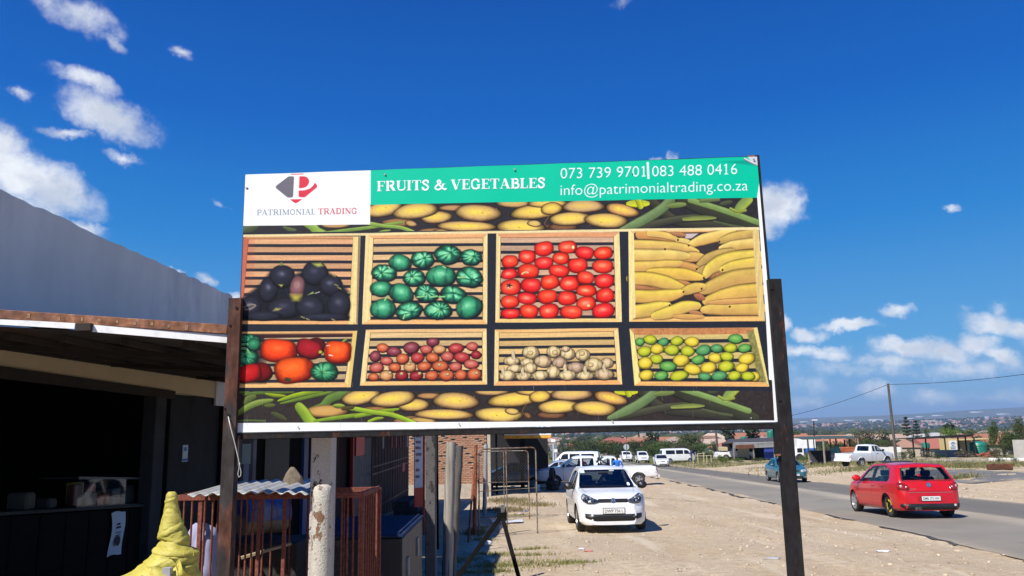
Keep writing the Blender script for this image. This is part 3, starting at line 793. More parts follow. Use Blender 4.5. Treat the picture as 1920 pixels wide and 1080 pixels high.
 cv.fruit(300,460,100,92,0,(120,14,18),(170,40,40),(40,8,12),spec=.2);cv.fruit(185,470,118,84,-.25,(196,22,26),(230,90,80),(90,8,12),spec=.3,box=.8)
 cv.fruit(800,220,90,82,.2,(90,14,26),(150,40,50),(36,8,14),spec=.2);cv.fruit(735,245,122,90,.3,(164,22,36),(200,70,70),(64,8,16),spec=.25,box=.5);cv.fruit(840,272,20,17,0,(176,176,50),(210,210,90),(100,100,30))
 cv.fruit(595,438,180,118,-.12,(255,92,26),ribs=1.6,box=.8,**RP);cv.poly([(505,535),(520,505),(570,515),(560,545)],(40,60,40),soft=4)
 cv.fruit(1000,272,125,104,.05,(255,86,26),ribs=1.5,box=1.2,**RP);cv.stroke([(1050,172),(1075,155)],11,(150,170,70));cv.stroke([(895,215),(925,210)],4,(255,230,220),eo=0);cv.stroke([(920,300),(950,305)],6,(255,236,226),eo=0)
 cv.fruit(880,455,128,92,0,(50,148,98),(140,220,160),(12,50,40),lobes=10,spec=.6,cen=(120,180,110))
# 6 onions
 cv.crop(670,605,4.908)
 crate([(80,65),(1190,55),(1195,570),(25,580)],[(122,95),(1150,88),(1150,535),(80,540)],6,(224,192,138),cols=(WOODL,(230,188,132),WOODL,(238,192,122)))
 ON={'o':((206,98,60),(255,200,150),(80,22,20)),'p':((134,56,70),(230,170,170),(50,16,30)),'r':((182,56,60),(250,180,160),(78,16,24)),'t':((216,158,104),(250,220,170),(110,54,36)),'k':((196,92,80),(250,196,176),(80,22,28)),'d':((150,34,44),(220,130,130),(56,10,20))}
 for (x,y,rx,ry,c) in [(235,235,58,44,'o'),(340,270,70,47,'p'),(500,235,75,58,'p'),(697,180,60,42,'p'),(637,250,58,44,'k'),(757,248,60,42,'t'),(910,238,74,48,'r'),(1058,222,56,42,'k'),(168,312,53,53,'p'),(272,355,60,41,'k'),(420,335,60,51,'o'),(557,325,62,50,'r'),(693,325,63,48,'o'),(830,315,61,48,'k'),(963,322,75,51,'r'),(1095,298,48,41,'d'),(180,417,68,48,'k'),(348,415,58,43,'o'),(488,410,58,48,'t'),(620,405,68,45,'o'),(767,403,78,51,'o'),(905,408,61,45,'k'),(1050,385,71,45,'k'),(152,503,51,38,'o'),(270,490,63,50,'t'),(412,490,61,48,'d'),(545,492,63,46,'d'),(688,490,63,48,'o'),(823,488,73,53,'o'),(955,484,58,51,'o'),(1078,478,68,58,'o')]:
  b,h,d=ON[c];cv.fruit(x,y,rx,ry,.1*math.sin(x),b,h,d,spec=.5,tex=.5,outline=1)
 for (x,y) in ((410,470),(575,468),(830,475),(755,388),(1098,463),(480,380),(300,462)):cv.fruit(x,y,18,15,0,(206,176,120),(230,210,160),(120,84,50),outline=.5)
# 7 garlic
 cv.crop(910,605,4.911)
 crate([(88,65),(1222,50),(1260,570),(80,580)],[(128,95),(1182,82),(1215,528),(122,540)],6,(226,190,126),cols=(WOODL,(234,186,120),WOODL,(238,176,112)))
 for (x,y,rx,ry,g) in [(420,278,80,62,0),(630,272,67,56,0),(760,290,70,58,0),(740,245,40,28,1),(898,302,70,56,0),(385,370,62,42,0),(530,360,82,58,1),(685,370,70,52,2),(1118,375,64,50,1),(835,415,84,52,2),(1000,392,87,67,0),(243,355,77,44,0),(270,425,74,40,0),(415,420,62,52,0),(205,488,77,50,0),(355,495,72,40,0),(625,458,67,60,0),(508,488,77,47,0),(757,487,80,50,0),(920,490,82,42,0),(1093,478,92,54,1)]:
  b=((230,208,152),(216,188,142),(190,160,132))[g]
  cv.fruit(x,y,rx,ry,.1*math.sin(y),b,(250,240,214),(96,78,64),ribs=3,spec=.4,tex=.25,outline=1)
 for (x,y) in ((260,300),(735,425),(920,440),(1095,420),(165,445),(345,455)):cv.stroke([(x,y-35),(x-3,y),(x,y+25)],16,(226,210,170),(190,168,130),taper=(.5,1),eo=.4)
 for (x,y) in ((415,280),(970,390),(890,285),(640,275)):cv.fruit(x,y,26,22,0,(214,190,130),(236,220,170),(150,120,80),outline=.5)
# 8 limes
 cv.crop(1170,605,4.909)
 crate([(50,55),(1225,45),(1335,590),(95,580)],[(92,105),(1180,90),(1290,545),(155,540)],5,(206,184,116),cols=((236,222,140),(206,146,96),(214,196,120),(232,178,108)))
 cv.poly([(92,60),(1180,48),(1140,105),(105,115)],(190,128,82),tex=.3);cv.poly([(1130,95),(1190,60),(1310,545),(1240,545)],(136,132,76),tex=.4,soft=4);cv.poly([(1190,50),(1225,45),(1335,590),(1310,550)],(232,214,136),tex=.15)
 LM={'g':((96,170,82),(190,220,120),(36,70,40)),'x':((84,156,96),(150,206,130),(34,74,50)),'yg':((190,198,46),(236,234,96),(66,92,40)),'y':((230,206,62),(250,236,120),(120,104,44))}
 for (x,y,rx,ry,c) in [(145,180,42,40,'g'),(240,160,63,45,'yg'),(363,180,53,39,'x'),(488,172,61,45,'yg'),(625,178,69,48,'y'),(1027,152,71,46,'g'),(188,268,65,50,'yg'),(305,245,63,48,'y'),(440,255,71,51,'yg'),(585,265,65,51,'yg'),(733,255,71,51,'x'),(855,240,58,42,'x'),(980,237,63,45,'yg'),(1110,238,63,42,'g'),(298,338,61,45,'yg'),(195,375,68,58,'y'),(525,350,78,58,'y'),(683,343,63,45,'g'),(838,328,63,48,'y'),(945,315,63,45,'yg'),(1130,336,78,55,'y'),(405,405,80,50,'g'),(630,432,85,51,'y'),(778,415,75,53,'y'),(940,405,75,53,'yg'),(1085,418,63,45,'y'),(205,485,68,50,'y'),(343,490,65,45,'g'),(507,490,88,48,'yg'),(742,498,61,38,'x'),(877,492,75,46,'x'),(1017,490,63,46,'yg'),(1195,497,55,46,'y'),(1140,495,65,44,'yg')]:
  b,h,d=LM[c];cv.fruit(x,y,rx,ry,.2*math.sin(x),b,h,d,spec=.5,tex=.7,outline=1)
# pale rail above the crates
 cv.tf=None
 cv.wood([(457,440.5),(1423,426),(1424,431),(457,445)],(236,216,160))
# ---- white margin right and below
 cv.poly([(1418.5,280),(1424,430),(1436,605),(1441.5,712),(1447,713),(1451.5,788.3),(436,793.2),(436,830),(1490,830),(1490,280)],WHITE)
# ---- white panel with the emblem
 cv.poly([(440,320),(695.5,314),(694,421),(440,424.5)],WHITE)
 cv.crop(480,320,9.6)
 RED=(218,58,76);GR=(112,108,120)
 def rnd(pts,r,col):
  o=[]
  n=len(pts)
  for i in range(n):
   p=np.array(pts[i],float);a=np.array(pts[i-1],float);b=np.array(pts[(i+1)%n],float)
   rr=r[i] if hasattr(r,'__len__') else r
   da=(a-p)/np.linalg.norm(a-p);db=(b-p)/np.linalg.norm(b-p)
   for t in np.linspace(0,1,6):
    q=(1-t)**2*(p+da*rr)+2*t*(1-t)*p+t*t*(p+db*rr);o.append(tuple(q))
  cv.poly(o,col)
 rnd([(340,298),(590,105),(690,105),(672,488),(575,490)],[50,25,30,40,25],GR)
 rnd([(785,105),(960,105),(965,310),(778,322)],[5,110,140,5],RED)
 cv.poly([(772,362),(880,358),(980,325),(1040,270),(1060,222),(1095,250),(1108,280),(1098,310),(890,480),(860,486),(800,482),(772,468)],RED)
 rnd([(615,520),(840,516),(735,590),(705,590)],[5,5,30,30],RED)
 cv.poly([(620,62),(865,56),(855,72),(640,76)],RED)
 cv.tf=None
 serif(cv,'PATRIMONIAL',482,404.5,592.5,402.6,10.6,(142,150,166),.95)
 serif(cv,'TRADING',597,402.6,670,401.2,11.0,(206,92,100),1.0)
 for (x,y,r,a) in ((464.7,354.5,2.2,.5),(462,353,1.2,.5)):cv.fruit(x,y,r,r,0,(120,124,132),(150,150,150),(110,112,118),outline=0)
# ---- green head panel
 G_=(0,198,160)
 cv.poly([(695.5,310),(1430,280),(1430,300),(1419,371),(695,384.3)],G_)
 cv.poly([(1340,304),(1400,300),(1418,312),(1380,308)],(0,160,140),alpha=.5,soft=2)
 serif(cv,'FRUITS & VEGETABLES',706.5,359.6,1023,353.2,18.6,(12,120,110),1.25)
 serif(cv,'FRUITS & VEGETABLES',706,358.8,1022.5,352.4,18.6,(250,254,255),1.25)
 for dx,c in ((.5,(20,130,120)),(0,(248,254,254))):
  sans(cv,'073 739 9701',1051+dx,335.6+dx,1208+dx,331.5+dx,19.8,c,-.006)
  sans(cv,'083 488 0416',1222.5+dx,331.6+dx,1382+dx,327+dx,19.8,c,-.006)
  sans(cv,'info@patrimonialtrading.co.za',1051+dx,366.6+dx,1402+dx,357.4+dx,20.5,c,-.006)
 for (x,y) in ((1206.6,331.5),(1361.4,327.6)):
  for sc_ in (0,):cv.stroke([(x+.4,y-19.0),(x-3.2,y-16.4)],.85,(248,254,254),(248,254,254),eo=0,curve=False );cv.stroke([(x-3.0,y-.6),(x+3.0,y-.8)],.8,(248,254,254),(248,254,254),eo=0,curve=False )
 cv.poly([(1212,304.5),(1216.2,304.4),(1217.6,336),(1213.6,336.2)],(248,254,254))
# peeled corner shows the bare sheet
 cv.poly([(1397,290),(1432,288),(1432,312),(1419,309.5),(1408,303)],(206,212,226));cv.stroke([(1396,298.5),(1407,304),(1418,309)],2.2,(250,252,252),(120,124,130),eo=.5)
# age: faint streaks and specks over the print
 rs=np.random.default_rng(5)
 for i in range(46):
  x=rs.uniform(450,1440);y=rs.uniform(700,785);cv.stroke([(x,y),(x+rs.uniform(-.3,.3),y+rs.uniform(4,22))],.16,(150,150,150),(150,150,150),eo=0,curve=False )
 for i in range(30):
  x=rs.uniform(450,1440);y=rs.uniform(796,803);cv.stroke([(x,y),(x+rs.uniform(-2,3),y+rs.uniform(-1.5,1.5))],.5,(214,214,220),(190,190,196),eo=0,curve=False )
 return cv
# ------------------------------------------------------------------ terrain: one sheet to beyond the far hills
PY_=[-60,0,12,20,30,45,130,400,1000,2000,2700]
PZ_=[2.52,0,-.53,-.93,-1.34,-1.93,-4.55,-12.3,-20,-28,-28]
_nt=np.random.default_rng(21).random((64,64))
def vno(x,y):
 x=np.asarray(x,float);y=np.asarray(y,float)
 xi=np.floor(x).astype(int);yi=np.floor(y).astype(int);fx=x-xi;fy=y-yi
 fx=fx*fx*(3-2*fx);fy=fy*fy*(3-2*fy)
 g=lambda a,b:_nt[a%64,b%64]
 return (g(xi,yi)*(1-fx)+g(xi+1,yi)*fx)*(1-fy)+(g(xi,yi+1)*(1-fx)+g(xi+1,yi+1)*fx)*fy-.5
# road edges (x of the left and right edge at distance y)
RY=[-60,0,13.3,18.4,29,39.7,50,63.5,99,130,180,260,420,700]
RL=[5.0,7.4,8.2,8.8,9.54,10.0,10.3,10.7,12.2,13.6,15.3,17.6,20.5,24]
RR=[14.0,16.0,16.7,17.1,17.6,17.85,18.1,18.6,19.4,20.6,22.0,24.2,27,30]
def sstep(a,b,x):
 t=np.clip((x-a)/(b-a),0,1);return t*t*(3-2*t)
def gz(x,y):
 x=np.asarray(x,float);y=np.asarray(y,float)
 z=np.interp(y,PY_,PZ_)
 z=z-.13*sstep(4.5,8.5,x)*(1-sstep(28,46,y))+.40*sstep(20,29,x)*(1-sstep(100,160,y))*sstep(20,50,y)
 t=x/np.maximum(y,1)
# beyond the valley the ground rises to a far suburb, dips and climbs to the hills
 zs=np.interp(t,[-.6,.06,.35,.65,.9],[-32,-34,-19,1,6])
 zc=np.interp(t,[-.6,.06,.35,.5,.65,.9],[14,16,26,62,108,120])+14*vno(t*14,y*0+3)+6*vno(t*50,y*0+9)
 z=z+(zs+28)*sstep(2150,4000,y)
 z=z-(zs+34)*sstep(4100,5400,y)
 z=z+(zc+34)*sstep(5600,8600,y)-(zc+40)*sstep(9200,11000,y)
 amp=sstep(150,500,y)
 z=z+amp*4*vno(x/260+5,y/260)
# small unevenness of the bare verge, none under the road or the paving
 l=np.interp(y,RY,RL);r=np.interp(y,RY,RR)
 off=np.maximum(sstep(0.15,1.6,l-x),sstep(.3,2.5,x-r))*(1-sstep(150,300,y))
 near=.09*vno(x/2.6,y/3.2)+.05*vno(x/.9+9,y/1.1)+.02*vno(x/.35,y/.4)
 z=z+off*near*np.where(x>r,2.0,1.0)
 rl_=l-x
 z=z-.028*off*(np.exp(-((rl_-2.2)/.22)**2)+np.exp(-((rl_-3.7)/.22)**2)+.7*np.exp(-((rl_-5.3-.3*np.sin(y/6))/.2)**2))*(1-sstep(40,80,y))
 z=z-.035*np.clip(sstep(0,.1,l-x)*(1-sstep(.15,1.2,l-x)),0,1)*(1-sstep(90,140,y))
 return z
def gzs(x,y):return float(gz(x,y))
def G(px,py,far=6000.0):
 r=ray(px,py);lo,hi=2.0,far
 ds=np.concatenate([np.arange(3,60,.25),np.geomspace(60,far,900)])
 zz=HC+r[2]/r[1]*ds-gz(r[0]/r[1]*ds,ds)
 i=int(np.argmax(zz<0))
 lo,hi=ds[max(i-1,0)],ds[i]
 for _ in range(30):
  m=(lo+hi)/2
  if HC+r[2]/r[1]*m-gzs(r[0]/r[1]*m,m)>0:lo=m
  else :hi=m
 q=r*(hi/r[1]);return Vector((q[0],q[1],q[2]+HC))
def onground(x,y,dz=0.0):return Vector((x,y,gzs(x,y)+dz))
xs=np.concatenate([-np.geomspace(9,9000,46)[::-1],np.arange(-8.8,17,.22),np.geomspace(17.4,12000,66)])
ys=np.concatenate([[-60,-40,-25,-15,-10,-6,-3,-1,1,2,3,4,5],np.arange(5.4,42,.24),np.geomspace(42.5,150,70),np.geomspace(154,13000,150)])
XX,YY=np.meshgrid(xs,ys,indexing='ij')
ZZ=gz(XX,YY)
nv=len(ys)
gv=np.stack([XX.ravel(),YY.ravel(),ZZ.ravel()],1)
ii,jj=np.meshgrid(np.arange(len(xs)-1),np.arange(nv-1),indexing='ij')
gf=np.stack([ii*nv+jj,(ii+1)*nv+jj,(ii+1)*nv+jj+1,ii*nv+jj+1],-1).reshape(-1,4)
me=bpy.data.meshes.new('ground')
me.from_pydata(gv.tolist(),[],gf.tolist())
# ground material: sandy gravel close by, dry grass and suburb greens farther off
m,nt,b=nm('sandy_ground')
tcn=nt.nodes.new('ShaderNodeTexCoord');OV=tcn.outputs['Object']
sepn=nt.nodes.new('ShaderNodeSeparateXYZ');nt.links.new(OV,sepn.inputs[0])
n1=ntx(nt,'ShaderNodeTexNoise',OV,Scale=.45,Detail=8.0,Roughness=.65)
n2=ntx(nt,'ShaderNodeTexNoise',OV,Scale=6.0,Detail=8.0,Roughness=.7)
n3=ntx(nt,'ShaderNodeTexVoronoi',OV,Scale=34.0)
n4=ntx(nt,'ShaderNodeTexNoise',OV,Scale=60.0,Detail=3.0,Roughness=.6)
sand=ramp(nt,n1 .outputs['Fac'],[(.30,(.44,.335,.205)),(.5,(.535,.425,.28)),(.68,(.605,.50,.35))])
sand=mixc_(nt,ramp(nt,n2 .outputs['Fac'],[(.36,(1,1,1)),(.56,(0,0,0))]),sand,(.38,.285,.19))
sand=mixc_(nt,ramp(nt,n2 .outputs['Fac'],[(.60,(0,0,0)),(.74,(.8,.8,.8))]),sand,(.64,.56,.46))
vst=ntx(nt,'ShaderNodeTexNoise',OV,Scale=17.0,Detail=4.0,Roughness=.75)
sand=mixc_(nt,ramp(nt,vst.outputs['Fac'],[(.34,(.75,.75,.75)),(.45,(0,0,0))]),sand,(.26,.195,.13))
sand=mixc_(nt,ramp(nt,n3 .outputs['Distance'],[(.0,(.55,.55,.55)),(.30,(0,0,0))]),sand,(.62,.54,.43))
sand=mixc_(nt,ramp(nt,n4 .outputs['Fac'],[(.35,(.45,.45,.45)),(.5,(0,0,0))]),sand,(.32,.24,.16))
rut=ntx(nt,'ShaderNodeTexNoise',objvec(nt,(1.0,.07,1)),Scale=1.5,Detail=5.0,Roughness=.6)
sand=mixc_(nt,ramp(nt,rut.outputs['Fac'],[(.40,(.55,.55,.55)),(.50,(0,0,0))]),sand,(.46,.37,.265))
sand=mixc_(nt,ramp(nt,rut.outputs['Fac'],[(.54,(0,0,0)),(.66,(.5,.5,.5))]),sand,(.62,.53,.41))
# dry grass comes in beyond ~105 m and in patches across the road
gr=ntx(nt,'ShaderNodeTexNoise',OV,Scale=.16,Detail=9.0,Roughness=.7)
grass=ramp(nt,n2 .outputs['Fac'],[(.3,(.075,.095,.03)),(.55,(.15,.145,.055)),(.75,(.27,.225,.12))])
def mrange(v,a,b_,c=0.0,d=1.0):
 n=nt.nodes.new('ShaderNodeMapRange');n.interpolation_type='SMOOTHSTEP'
 nt.links.new(v,n.inputs[0]);n.inputs['From Min'].default_value=a;n.inputs['From Max'].default_value=b_;n.inputs['To Min'].default_value=c;n.inputs['To Max'].default_value=d
 return n.outputs[0]
yb=mrange(sepn.outputs['Y'],75,150)
xb=mrange(sepn.outputs['X'],17,34)
pat=nmath(nt,'ADD',nmath(nt,'MULTIPLY',gr.outputs['Fac'],1.0),nmath(nt,'ADD',nmath(nt,'MULTIPLY',yb,.42),nmath(nt,'MULTIPLY',xb,.09)))
gfac=ramp(nt,pat,[(.60,(0,0,0)),(.70,(1,1,1))])
near_c=mixc_(nt,gfac,sand,grass)
f1=ntx(nt,'ShaderNodeTexNoise',OV,Scale=.012,Detail=10.0,Roughness=.72)
f2=ntx(nt,'ShaderNodeTexNoise',OV,Scale=.0022,Detail=6.0,Roughness=.6)
farc=ramp(nt,f1 .outputs['Fac'],[(.32,(.045,.06,.03)),(.5,(.085,.09,.05)),(.62,(.16,.14,.09)),(.72,(.24,.19,.13))])
farc=mixc_(nt,ramp(nt,f2 .outputs['Fac'],[(.45,(0,0,0)),(.6,(.6,.6,.6))]),farc,(.11,.105,.06))
yf=mrange(sepn.outputs['Y'],170,330)
nt.links.new(mixc_(nt,yf,near_c,farc),b.inputs['Base Color'])
b.inputs['Roughness'].default_value=.95;b.inputs['Specular IOR Level'].default_value=.15
hb=nmath(nt,'ADD',nmath(nt,'MULTIPLY',n2 .outputs['Fac'],.9),nmath(nt,'ADD',nmath(nt,'MULTIPLY',n3 .outputs['Distance'],-.35),nmath(nt,'MULTIPLY',vst.outputs['Fac'],.5)))
bump(nt,b,hb,.85,.035)
ground=finish(me,'ground',m,smooth=True ,fix=False )
meta(ground,kind='structure')
# ------------------------------------------------------------------ road (a sheet a few mm above the ground, broken edge)
def road_sheet(name,lf,rf,y0,y1,n,nx,dz,mat,kind='structure'):
 mb=MB()
 Y=np.concatenate([np.arange(y0,60,.3),np.geomspace(60,y1,110)]) if y1>60 else np.arange(y0,y1,.3)
 vs=[]
 for y in Y:
  l,r=lf(y),rf(y)
  for k in range(nx+1):
   x=l+(r-l)*k/nx
   vs.append((x,y,gzs(x,y)+dz))
 fs=[(i*(nx+1)+k,i*(nx+1)+k+1,(i+1)*(nx+1)+k+1,(i+1)*(nx+1)+k) for i in range(len(Y)-1) for k in range(nx)]
 mb.add(vs,fs)
 o=mb.build(name,mat,smooth=True ,fix=False )
 return meta(o,kind=kind)
jl=lambda y:float(.16*vno(y/1.1,3.3)+.10*vno(y/.35,8.1)+.35*vno(y/7.0,1.2))*(1 if y<130 else 0)
m,nt,b=nm('worn_asphalt')
OV=objvec(nt)
# tone follows the lanes: distance across the road from vertex attribute
at=nt.nodes.new('ShaderNodeAttribute');at.attribute_name='across';U=at.outputs['Fac']
a1=ntx(nt,'ShaderNodeTexNoise',objvec(nt,(1.0,.10,1)),Scale=1.6,Detail=7.0,Roughness=.65)
a2=ntx(nt,'ShaderNodeTexNoise',OV,Scale=90.0,Detail=3.0,Roughness=.6)
a3=ntx(nt,'ShaderNodeTexNoise',OV,Scale=.35,Detail=6.0,Roughness=.6)
uu=nmath(nt,'ADD',U,nmath(nt,'MULTIPLY_ADD',a1 .outputs['Fac'],.06,-.03))
tone=ramp(nt,uu,[(0.0,(.33,.285,.225)),(.05,(.225,.210,.185)),(.22,(.215,.207,.188)),(.40,(.225,.213,.190)),(.475,(.34,.31,.26)),(.53,(.35,.315,.265)),(.575,(.140,.136,.128)),(.75,(.122,.119,.114)),(.93,(.142,.136,.126)),(1.0,(.30,.26,.21))])
tone=mixc_(nt,ramp(nt,a3 .outputs['Fac'],[(.4,(.0,.0,.0)),(.62,(.45,.45,.45))]),tone,(.145,.14,.13))
tone=mixc_(nt,ramp(nt,a2 .outputs['Fac'],[(.35,(.35,.35,.35)),(.52,(0,0,0))]),tone,(.07,.069,.066))
ck=ntx(nt,'ShaderNodeTexNoise',objvec(nt,(1,.22,1)),Scale=.8,Detail=9.0,Roughness=.75)
tone=mixc_(nt,ramp(nt,ck.outputs['Fac'],[(.60,(0,0,0)),(.66,(.55,.55,.55))]),tone,(.105,.102,.098))
tone=mixc_(nt,ramp(nt,ck.outputs['Fac'],[(.34,(.45,.45,.45)),(.42,(0,0,0))]),tone,(.26,.235,.195))
tone=mixc_(nt,1.0,tone,(1.20,1.14,1.04),'MULTIPLY')
nt.links.new(tone,b.inputs['Base Color']);b.inputs['Roughness'].default_value=.9;b.inputs['Specular IOR Level'].default_value=.2
bump(nt,b,a2 .outputs['Fac'],.35,.008)
ROADM=m
NXR=14
road=road_sheet('road',lambda y:np.interp(y,RY,RL)+jl(y),lambda y:np.interp(y,RY,RR)+.5*jl(y+40),-40,700,0,NXR,.006,ROADM)
ya=np.array([v.co.y for v in road.data.vertices]);xa=np.array([v.co.x for v in road.data.vertices])
ua=(xa-np.interp(ya,RY,RL))/(np.interp(ya,RY,RR)-np.interp(ya,RY,RL))
at_=road.data.attributes.new('across','FLOAT','POINT');at_.data.foreach_set('value',ua.astype(np.float32))
# ragged black lip where the tar ends
EDGE=M('broken_tar_edge',(.05,.047,.043),.95,var=.3,scale=4)
eL=lambda y:float(np.interp(y,RY,RL))+jl(y)
seg0=None
for y in np.arange(10.5,110,.25):
 on=float(vno(y/2.1,11.7))>-.14
 if on and seg0 is None :seg0=y
 if seg0 is not None and (not on or y-seg0>9):
  if y-seg0>.6:road_sheet('road_edge',lambda q:eL(q)-.02-.05*(1+float(vno(q*2.3,4.4)))*(q/22+.4),lambda q:eL(q)+.025,seg0,y,0,1,.011,EDGE)
  seg0=None
# worn centre line, broken
PAINT=M('worn_line_paint',(.46,.45,.42),.8,var=.35,scale=9,dirt=(.14,.135,.125),dirt_amt=.9,dirt_scale=5)
for (ya_,yb_) in ((14.5,20.2),(25.5,29.0)):
 cx=lambda y:np.interp(y,RY,RL)*.455+np.interp(y,RY,RR)*.545
 road_sheet('road_marking',lambda y:cx(y)-.055,lambda y:cx(y)+.055,ya_,yb_,0,1,.012,PAINT)
# tarred apron across the road
TAR=M('old_tar',(.135,.132,.128),.9,var=.22,scale=.6,bmp=.25,bscale=60,dirt=(.30,.25,.18),dirt_amt=.75,dirt_scale=.8)
mb=MB()
apx=[G(1672,893),G(1700,884),G(1790,881),G(1850,883),G(1990,896),G(1985,904),G(1880,903),G(1770,907),G(1700,901)]
cxy=sum((Vector((p.x,p.y,0)) for p in apx),Vector())/len(apx)
ring=[]
for i in range(len(apx)):
 a,c=apx[i],apx[(i+1)%len(apx)]
 for t in np.linspace(0,1,7)[:-1]:ring.append((a.x*(1-t)+c.x*t,a.y*(1-t)+c.y*t))
vs=[];NR=8
for k in range(NR+1):
 for (x,y) in ring:
  f=k/NR*(1+.05*float(vno(x,y))*2);X=cxy.x+(x-cxy.x)*f;Y=cxy.y+(y-cxy.y)*f;vs.append((X,Y,gzs(X,Y)+.03))
n=len(ring)
mb.add(vs,[(k*n+i,k*n+(i+1)%n,(k+1)*n+(i+1)%n,(k+1)*n+i) for k in range(NR) for i in range(n)])
meta(mb.build('paved_apron',TAR,smooth=True ,fix=False ),kind='structure')
# pale water of the dam in the valley
WAT=M('dam_water',(.22,.24,.26),.12,var=.06,scale=.004)
mb=MB()
for (x0,x1,y0,y1,n_) in ((870,1700,1500,1790,20),):
 vs=[]
 for k in range(n_+1):
  x=x0+(x1-x0)*k/n_
  vs+=[(x,y0+60*float(vno(k*.4,1)),-22.0),(x,y1+60*float(vno(k*.4,5)),-22.0)]
 mb.add(vs,[(2*k,2*k+2,2*k+3,2*k+1) for k in range(n_)])
meta(mb.build('dam_water',WAT,fix=False ),kind='structure')
# ------------------------------------------------------------------ loose stones and grass on the verge
def icos(r,jitter,rng):
 t=(1+5**.5)/2
 v=np.array([(-1,t,0),(1,t,0),(-1,-t,0),(1,-t,0),(0,-1,t),(0,1,t),(0,-1,-t),(0,1,-t),(t,0,-1),(t,0,1),(-t,0,-1),(-t,0,1)],float)
 v/=np.linalg.norm(v[0]);return v*r*(1+(rng.random((12,1))-.5)*jitter)
ICF=np.array([(0,11,5),(0,5,1),(0,1,7),(0,7,10),(0,10,11),(1,5,9),(5,11,4),(11,10,2),(10,7,6),(7,1,8),(3,9,4),(3,4,2),(3,2,6),(3,6,8),(3,8,9),(4,9,5),(2,4,11),(6,2,10),(8,6,7),(9,8,1)])
def np_mesh(name,v,f,mat,smooth=False ,mi=None ):
 me=bpy.data.meshes.new(name)
 v=np.asarray(v,np.float32);f=np.asarray(f,np.int32);k=f.shape[1]
 me.vertices.add(len(v));me.vertices.foreach_set('co',v.ravel())
 me.loops.add(f.size);me.loops.foreach_set('vertex_index',f.ravel())
 me.polygons.add(len(f));me.polygons.foreach_set('loop_start',np.arange(0,f.size,k,dtype=np.int32))
 try :me.polygons.foreach_set('loop_total',np.full(len(f),k,np.int32))
 except Exception:pass
 if mi is not None :me.polygons.foreach_set('material_index',np.asarray(mi,np.int32))
 if smooth:me.polygons.foreach_set('use_smooth',np.ones(len(f),bool))
 me.update(calc_edges=True );me.validate()
 for q in (mat if isinstance(mat,(list,tuple)) else [mat]):me.materials.append(q)
 return me
def scatter_stones(N,fn,smin,smax,name,mat):
 V=[];F=[];rng=np.random.default_rng(N)
 pts=fn(rng,N);k=0
 s=smin*(smax/smin)**(rng.random(len(pts))**2.2)
 z=gz(pts[:,0],pts[:,1])
 for (x,y),r,zz in zip(pts,s,z):
  v=icos(r,.7,rng)*np.array([1,rng.uniform(.6,1.1),rng.uniform(.45,.75)])
  a=rng.uniform(0,6.28);c_,s_=math.cos(a),math.sin(a)
  v=np.stack([v[:,0]*c_-v[:,1]*s_+x,v[:,0]*s_+v[:,1]*c_+y,v[:,2]+zz+r*.15],1)
  V.append(v);F.append(ICF+k);k+=12
 o=bpy.data.objects.new(name,np_mesh(name,np.concatenate(V),np.concatenate(F),mat));link(o);meta(o,kind='stuff')
 return o
STONE=M('verge_stone',(.44,.35,.255),.95,var=.45,scale=2.5)
def verge(rng,N):
 y=8.5*(60/8.5)**rng.random(N*2);l=np.interp(y,RY,RL)
 x=-4+(l+4)*rng.random(N*2)**.85
 keep=(vno(x/1.7+3,y/1.9)+rng.random(len(x))*.5>.05)&(x>-.38*y)
 p=np.stack([x,y],1)[keep];return p[:N]
scatter_stones(5200,verge,.007,.042,'gravel',STONE)
def verge_r(rng,N):
 y=16*(95/16)**rng.random(N);r=np.interp(y,RY,RR)
 x=r+.1+rng.random(N)**1.4*14
 return np.stack([x,y],1)
scatter_stones(1500,verge_r,.02,.09,'gravel',STONE)
def leafmat(name,c1,c2,c3,scale=3.0,trans=.25):
 if name in MATS:return MATS[name]
 m,nt,b=nm(name);MATS[name]=m
 n=ntx(nt,'ShaderNodeTexNoise',objvec(nt),Scale=scale,Detail=4.0,Roughness=.65)
 oi=nt.nodes.new('ShaderNodeObjectInfo')
 c=ramp(nt,n.outputs['Fac'],[(.32,c1),(.5,c2),(.68,c3)])
 h=nt.nodes.new('ShaderNodeHueSaturation');nt.links.new(c,h.inputs['Color'])
 k=nt.nodes.new('ShaderNodeMapRange');nt.links.new(oi.outputs['Random'],k.inputs[0]);k.inputs['To Min'].default_value=.75;k.inputs['To Max'].default_value=1.25;nt.links.new(k.outputs[0],h.inputs['Value'])
 k=nt.nodes.new('ShaderNodeMapRange');nt.links.new(oi.outputs['Random'],k.inputs[0]);k.inputs['To Min'].default_value=.485;k.inputs['To Max'].default_value=.515;nt.links.new(k.outputs[0],h.inputs['Hue'])
 nt.links.new(h.outputs[0],b.inputs['Base Color']);b.inputs['Roughness'].default_value=.7;b.inputs['Specular IOR Level'].default_value=.25
 tl=nt.nodes.new('ShaderNodeBsdfTranslucent');nt.links.new(h.outputs[0],tl.inputs['Color'])
 mx=nt.nodes.new('ShaderNodeMixShader');mx.inputs[0].default_value=trans
 nt.links.new(b.outputs[0],mx.inputs[1]);nt.links.new(tl.outputs[0],mx.inputs[2]);nt.links.new(mx.outputs[0],nt.nodes['Material Output'].inputs['Surface'])
 return m
GRASSM=leafmat('verge_grass',(.15,.16,.05),(.25,.24,.09),(.38,.33,.16),2.0)
DRYM=leafmat('dry_grass',(.24,.20,.09),(.34,.28,.14),(.20,.19,.07),2.0)
